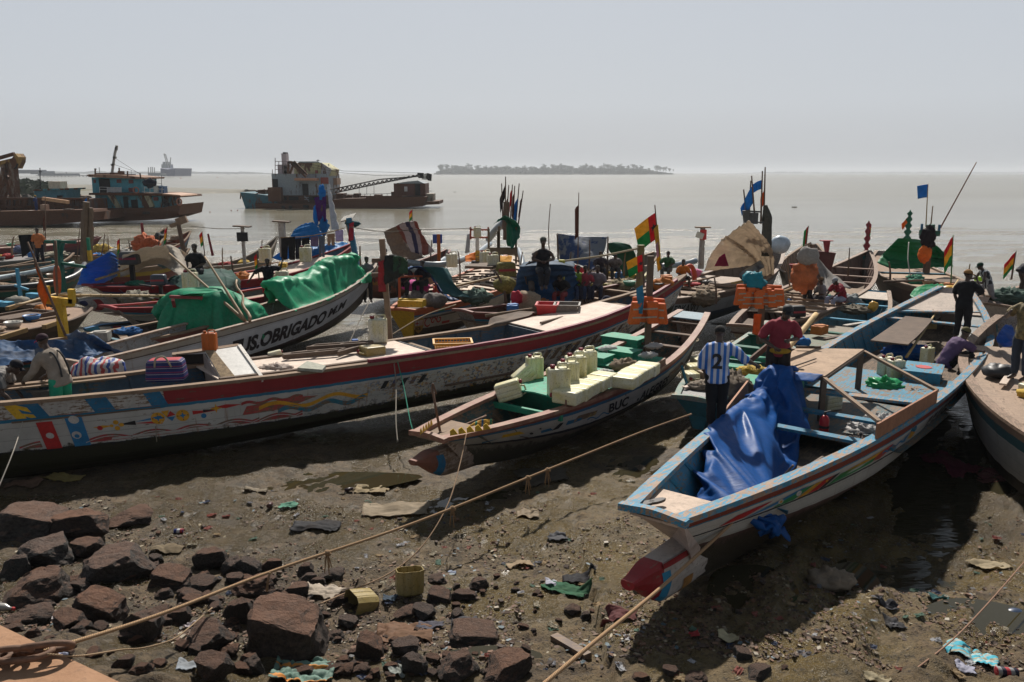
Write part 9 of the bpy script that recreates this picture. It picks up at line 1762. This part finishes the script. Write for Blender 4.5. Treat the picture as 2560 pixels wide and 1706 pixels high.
# ================================================================== people
JER=stripes([(1,(.03,.14,.45)),(1,(.52,.52,.60))],0,10.5,phase=.25)
D=dict
pj=person(P(1786,1073,1.50),12,D(STAND,aR=(.10,.02,.08),aL=(-.07,-.06,.08),kR=(.10,.04,.5),kL=(-.08,.0,.5),eR=(.40,.12,1.22),wR=(.62,.28,1.07),eL=(-.25,.05,1.12),wL=(-.2,.2,.92)),JER,clothm((.008,.008,.01),f=.05),'man seen from behind in a blue and white striped jersey with the number two',JER,1.0,1.0,None,1.0,.009,0,None,group=None)
vs,fs=textmesh('2',.34,.03,1.0);mb=MB();J=root_J[pj.name]
mb.add([Vector((-.105+x,-.165+.9*(x-.1)**2+.02,1.08+y))for x,y in vs],fs);n2_=mb.build('jersey_number',INKB,pj);n2_.location.y=-.0
person(P(1938,1000,1.30),200,D(STAND,chest=(-.03,.08,1.3),waist=(0,.03,1.12),neck=(-.05,.12,1.48),head=(-.1,.2,1.6),eR=(.30,.12,1.12),wR=(.08,.34,1.02),eL=(-.3,.12,1.16),wL=(-.18,.36,1.16)),1,clothm((.02,.016,.015),f=.05),'man in a faded red football shirt and cap holding a plank, behind the plywood roof',clothm((.28,.035,.05),f=.15),.75,.8,('cap',INKB,None),1.12,.010,-15,None)
mb=MB();a,b=P(1877,900,2.05),PY(1986,810,P(1877,900,2.05).y+.2);mb.bar(a,b,.06,.1);tag(mb.build('plank',paint((.15,.09,.06),.2)),'dark plank in the hands of the man in the red shirt','plank')
mb=MB();q=P(1938,1000,1.30);tag(cushion('waist_cloth',q+Vector((0,-.08,1.02)),(.20,.16,.07),clothm((.5,.30,.03)),.2,seed=2),'yellow cloth round the waist of the man in the red shirt','cloth')
person(P(2400,852,1.52),175-120,D(STAND,eR=(.30,.22,1.2),wR=(.12,.26,1.5),eL=(-.26,.02,1.13),wL=(-.22,.1,.9)),1,clothm((.012,.012,.014),f=.05),'man in a black T-shirt and tan cap with a hand at his face',clothm((.008,.008,.01),f=.05),.7,1.0,('cap',clothm((.38,.20,.07)),None),1.02,.012,40)
person(P(2372,938,1.02),80,CROUCH,1,clothm((.01,.01,.012),f=.05),'man in a purple T-shirt and olive cap crouching on the deck of the blue-railed boat',clothm((.10,.06,.13),f=.1),.7,1.0,('cap',clothm((.16,.14,.06)),None),1.08,.011,0)
person(P(2462,775,1.1),275,D(STAND,pelvis=(0,0,.9),waist=(0,.04,1.06),chest=(0,.14,1.22),neck=(0,.24,1.38),head=(0,.32,1.48),kR=(.13,.30,.58),aR=(.14,.42,.1),kL=(-.1,-.14,.5),aL=(-.12,-.5,.16),eR=(.3,.26,1.08),wR=(.26,.5,1.02),eL=(-.24,.3,.96),wL=(-.1,.5,.98)),1,clothm((.22,.21,.22),f=.1),'man in a checked sleeveless shirt, green cap and grey trousers stepping between boats',stripes([(1,(.02,.02,.025)),(1,(.4,.42,.42))],0,9),.7,1.0,('cap',clothm((.01,.05,.03)),None),1.0,.014,0,INKB,True)
mb=MB();mb.box(P(2446,698,1.9),(.22,.15,.16));tag(mb.build('green_scoop',plain((.35,.60,.03),.4)),'bright lime green scoop in the hand of the stepping man','scoop');mb=MB();mb.tube([P(2448,700,1.85),P(2440,745,1.2)],.025,6);tag(mb.build('handle',WOOD),'stick under the lime green scoop','pole')
person(P(2548,950,1.62),250,D(STAND,eR=(.34,.12,1.2),wR=(.14,.32,1.32),eL=(-.34,-.02,1.12),wL=(-.36,.1,.86)),1,clothm((.03,.04,.06),f=.05),'man in camouflage shirt and dark jeans standing at the right edge',plain((.16,.12,.05),.8,.8,14,darkamt=.9),.6,1.0,None,1.04,.011)
person(P(2556,735,1.35),85,D(BEND,wR=(.2,.7,.7),wL=(-.2,.7,.7)),1,clothm((.09,.07,.06),f=.05),'bent-over man in grey-brown trousers at the right edge, beyond the net heap',clothm((.02,.02,.03),f=.05),.7,1.0,None,1.0,.014)
person(P(497,716,2.02),185,D(SIT,eR=(.27,.08,.76),wR=(.14,.32,.62)),1,clothm((.015,.017,.022),f=.05),'man in a black T-shirt sitting high above the green covers at the left',clothm((.008,.008,.01),f=.05),.75,1.0,None,1.08,.013)
person(P(676,772,1.05),178,D(STAND,eR=(.46,.02,1.26),wR=(.62,.12,1.02),eL=(-.42,.0,1.40),wL=(-.52,.04,1.66),kR=(.14,.02,.5),aR=(.15,0,.08)),1,clothm((.42,.02,.03),f=.15),'man in a black shirt and bright red shorts, one arm raised to a flag',clothm((.008,.008,.012),f=.05),.75,.7,None,1.0,.013)
gp=person(P(166,1078,1.18),-75,D(STAND,waist=(0,.05,1.12),chest=(0,.14,1.27),neck=(0,.2,1.45),head=(0,.27,1.57),eR=(.26,.3,1.08),wR=(.22,.5,.92),eL=(-.26,.3,1.08),wL=(-.22,.52,.92)),1,clothm((.01,.30,.17),.35,f=.1),'man in a khaki shirt, pink-brimmed cap and green waterproof trousers bending over a grey tub',clothm((.30,.25,.20),f=.15),.6,1.0,('cap',clothm((.06,.03,.04)),clothm((.55,.05,.15))),1.03,.009,long=True,group=None)
mb=MB()
for sx_ in(-.09,.09):mb.tube(crom([(sx_,-.135,1.0),(sx_*.9,-.10,1.2),(sx_*.8,.02,1.40),(sx_,.15,1.38)],5),.016,6)
mb.build('braces',INKB,gp,True)
crate(P(104,1003,1.62),(.82,.42,.26),.05,(PG_,PG_),'grey plastic tub the man in green waterproof trousers leans over','tub',False,'tub')
person(P(-22,1100,1.1),78,D(BEND,chest=(0,.22,1.12),neck=(0,.4,1.2),head=(0,.52,1.24)),1,clothm((.04,.04,.045),f=.05),'man in a dark cap and grey striped shirt bending down at the left edge',stripes([(3,(.26,.24,.22)),(1,(.1,.1,.1))],0,14),.6,1.0,('cap',clothm((.02,.02,.028)),None),1.03,.011)
person(P(1357,718,2.24),178,D(SIT,head=(0,.04,1.24),neck=(0,.02,1.06),chest=(0,0,.86),eR=(.29,.05,.78),wR=(.08,.26,.74),eL=(-.29,.05,.78),wL=(-.08,.26,.74),kR=(.1,.42,.46),aR=(.06,.42,.06),kL=(-.1,.42,.46),aL=(-.05,.4,.08)),1,clothm((.02,.022,.028),f=.05),'smiling man in a black printed vest and grey beanie sitting highest on the blue-grey cabin',clothm((.012,.012,.015),f=.05),.7,1.0,('beanie',clothm((.10,.11,.09))),1.12,.012,0,None,True)
person(P(1335,762,1.35),155,D(STAND,pelvis=(0,-.05,.88),chest=(.02,.02,1.24),eR=(.34,-.02,1.08),wR=(.36,.12,.84),kR=(.2,.25,.5),aR=(.3,.35,.08)),1,clothm((.13,.11,.10),f=.1),'man in a black T-shirt and brown shorts leaning on the netted tan sack',clothm((.012,.012,.016),f=.05),.7,.8,None,1.0,.013)
for(x,y,z,f_,c_,t_,lab,sc)in((1443,752,1.35,170,(.16,.30,.04),(.04,.06,.12),'youth in a black and lime printed top sitting among the group by the red towel',.95),(1462,752,1.35,185,(.42,.07,.09),(.03,.03,.05),'youth in a coral red top sitting second in the group',.95),(1493,752,1.35,190,(.22,.19,.21),(.03,.03,.05),'youth in a grey top with a hand to his head, third in the group',.95),(1405,768,1.3,200,(.02,.02,.022),(.25,.05,.05),'man hunched forward in a dark printed top beside the yellow-green post',.95),
(1500,702,1.5,180,(.05,.04,.05),(.04,.04,.05),'man sitting in the shade under the mottled awning, left one',.9),(1535,700,1.5,180,(.2,.18,.18),(.05,.05,.05),'man with his head bowed in the shade under the dark green tent',.9)):
    P_=D(SIT)if 'hunched' not in lab and 'bowed' not in lab else D(SIT,chest=(0,.12,.82),neck=(0,.24,.98),head=(0,.34,1.05))
    if 'hand to his head' in lab:P_.update(eR=(.36,.15,1.0),wR=(.14,.14,1.18))
    person(P(x,y,z),f_,P_,1,clothm(t_,f=.05),lab,clothm(c_,f=.2),.8,1.0,None,sc,.015)
person(P(1545,768,1.3),250,D(LIE),1,clothm((.02,.025,.06),f=.05),'person in dark trousers lying back with legs stretched, right of the seated group',clothm((.2,.15,.2),f=.2),.8,1.0,None,.95,.015)
person(P(1669,700,1.62),205,D(SIT,eR=(.3,.2,.78),wR=(.16,.46,.6),eL=(-.28,.2,.78)),1,clothm((.10,.11,.10),f=.1),'boy in a green shirt sitting at the upswept bow, left of the boy in orange',clothm((.05,.14,.06),f=.2),.8,1.0,None,.86,.014,10);person(P(1704,722,1.4),170,D(SIT,wL=(-.3,.3,.6),aR=(.2,.5,.0)),1,clothm((.02,.02,.022),f=.05),'boy in an orange shirt sitting beside the boy in green',clothm((.55,.16,.02),f=.2),.8,.8,None,.86,.014)
person(P(2100,782,1.1),250,D(SIT,chest=(0,.12,.84),neck=(0,.22,1.0),head=(0,.32,1.08),eL=(-.25,.35,.76),wL=(-.2,.52,.6),eR=(.25,.3,.74),wR=(.2,.48,.56)),1,clothm((.4,.42,.55),f=.3),'man in a dark red shirt and white cap leaning beside the grey-white sail',clothm((.26,.02,.035),f=.15),.8,1.0,('cap',clothm((.4,.4,.42)),None),.98,.013)
person(P(2052,778,1.0),260,D(SIT),1,clothm((.04,.04,.05),f=.05),'person in grey sitting low in the shade under the grey-white sail',clothm((.2,.2,.21),f=.1),.8,1.0,('cap',clothm((.25,.18,.1)),None),.9,.015);person(P(2015,775,1.05),180,STAND,1,clothm((.02,.02,.02),f=.05),'dark figure standing behind the orange clothes under the sail',clothm((.03,.03,.03),f=.05),.8,1.0,None,.8,.016)
person(P(920,757,.85),150,STAND,1,clothm((.03,.03,.03),f=.05),'man in a grey shirt half hidden behind the bow of the white lettered boat',clothm((.14,.14,.15),f=.1),.8,1.0,None,1.0,.015);person(P(966,735,1.1),150,STAND,1,clothm((.03,.03,.03),f=.05),'man in a dark shirt half hidden behind the coat post',clothm((.05,.06,.07),f=.1),.8,1.0,None,1.0,.015)
person(P(103,662,1.35),170,STAND,1,clothm((.02,.02,.03),f=.05),'person in an orange top behind the black washing at the far left',clothm((.6,.2,.07),f=.2),.8,1.0,None,1.0,.016);person(P(1012,742,1.75),180,D(SIT),1,clothm((.02,.02,.02),f=.05),'dark figure sitting inside the dark blue shelter, left',clothm((.03,.02,.03),f=.05),.8,1.0,None,.9,.016);person(P(1060,740,1.75),200,D(SIT),1,clothm((.02,.02,.02),f=.05),'dark figure sitting inside the dark blue shelter, right',clothm((.02,.02,.03),f=.05),.8,1.0,None,.9,.016)
for(x,y,Yk,f_,c_,lab)in((92,530,86.5,90,(.02,.04,.14),'worker in blue overalls and yellow helmet on the hopper barge'),(412,520,94,90,(.02,.02,.025),'small dark figure sitting on the stern of the turquoise workboat')):
    q=PY(x,y,Yk);person(q,f_,STAND if x<200 else D(SIT),1,clothm(c_,f=.05),lab,clothm(c_,f=.05),.8,1.0,('cap',clothm((.6,.35,.03)),None)if x<200 else None,1.0,.03)
if TMP is not None:bpy.data.scenes.remove(TMP)
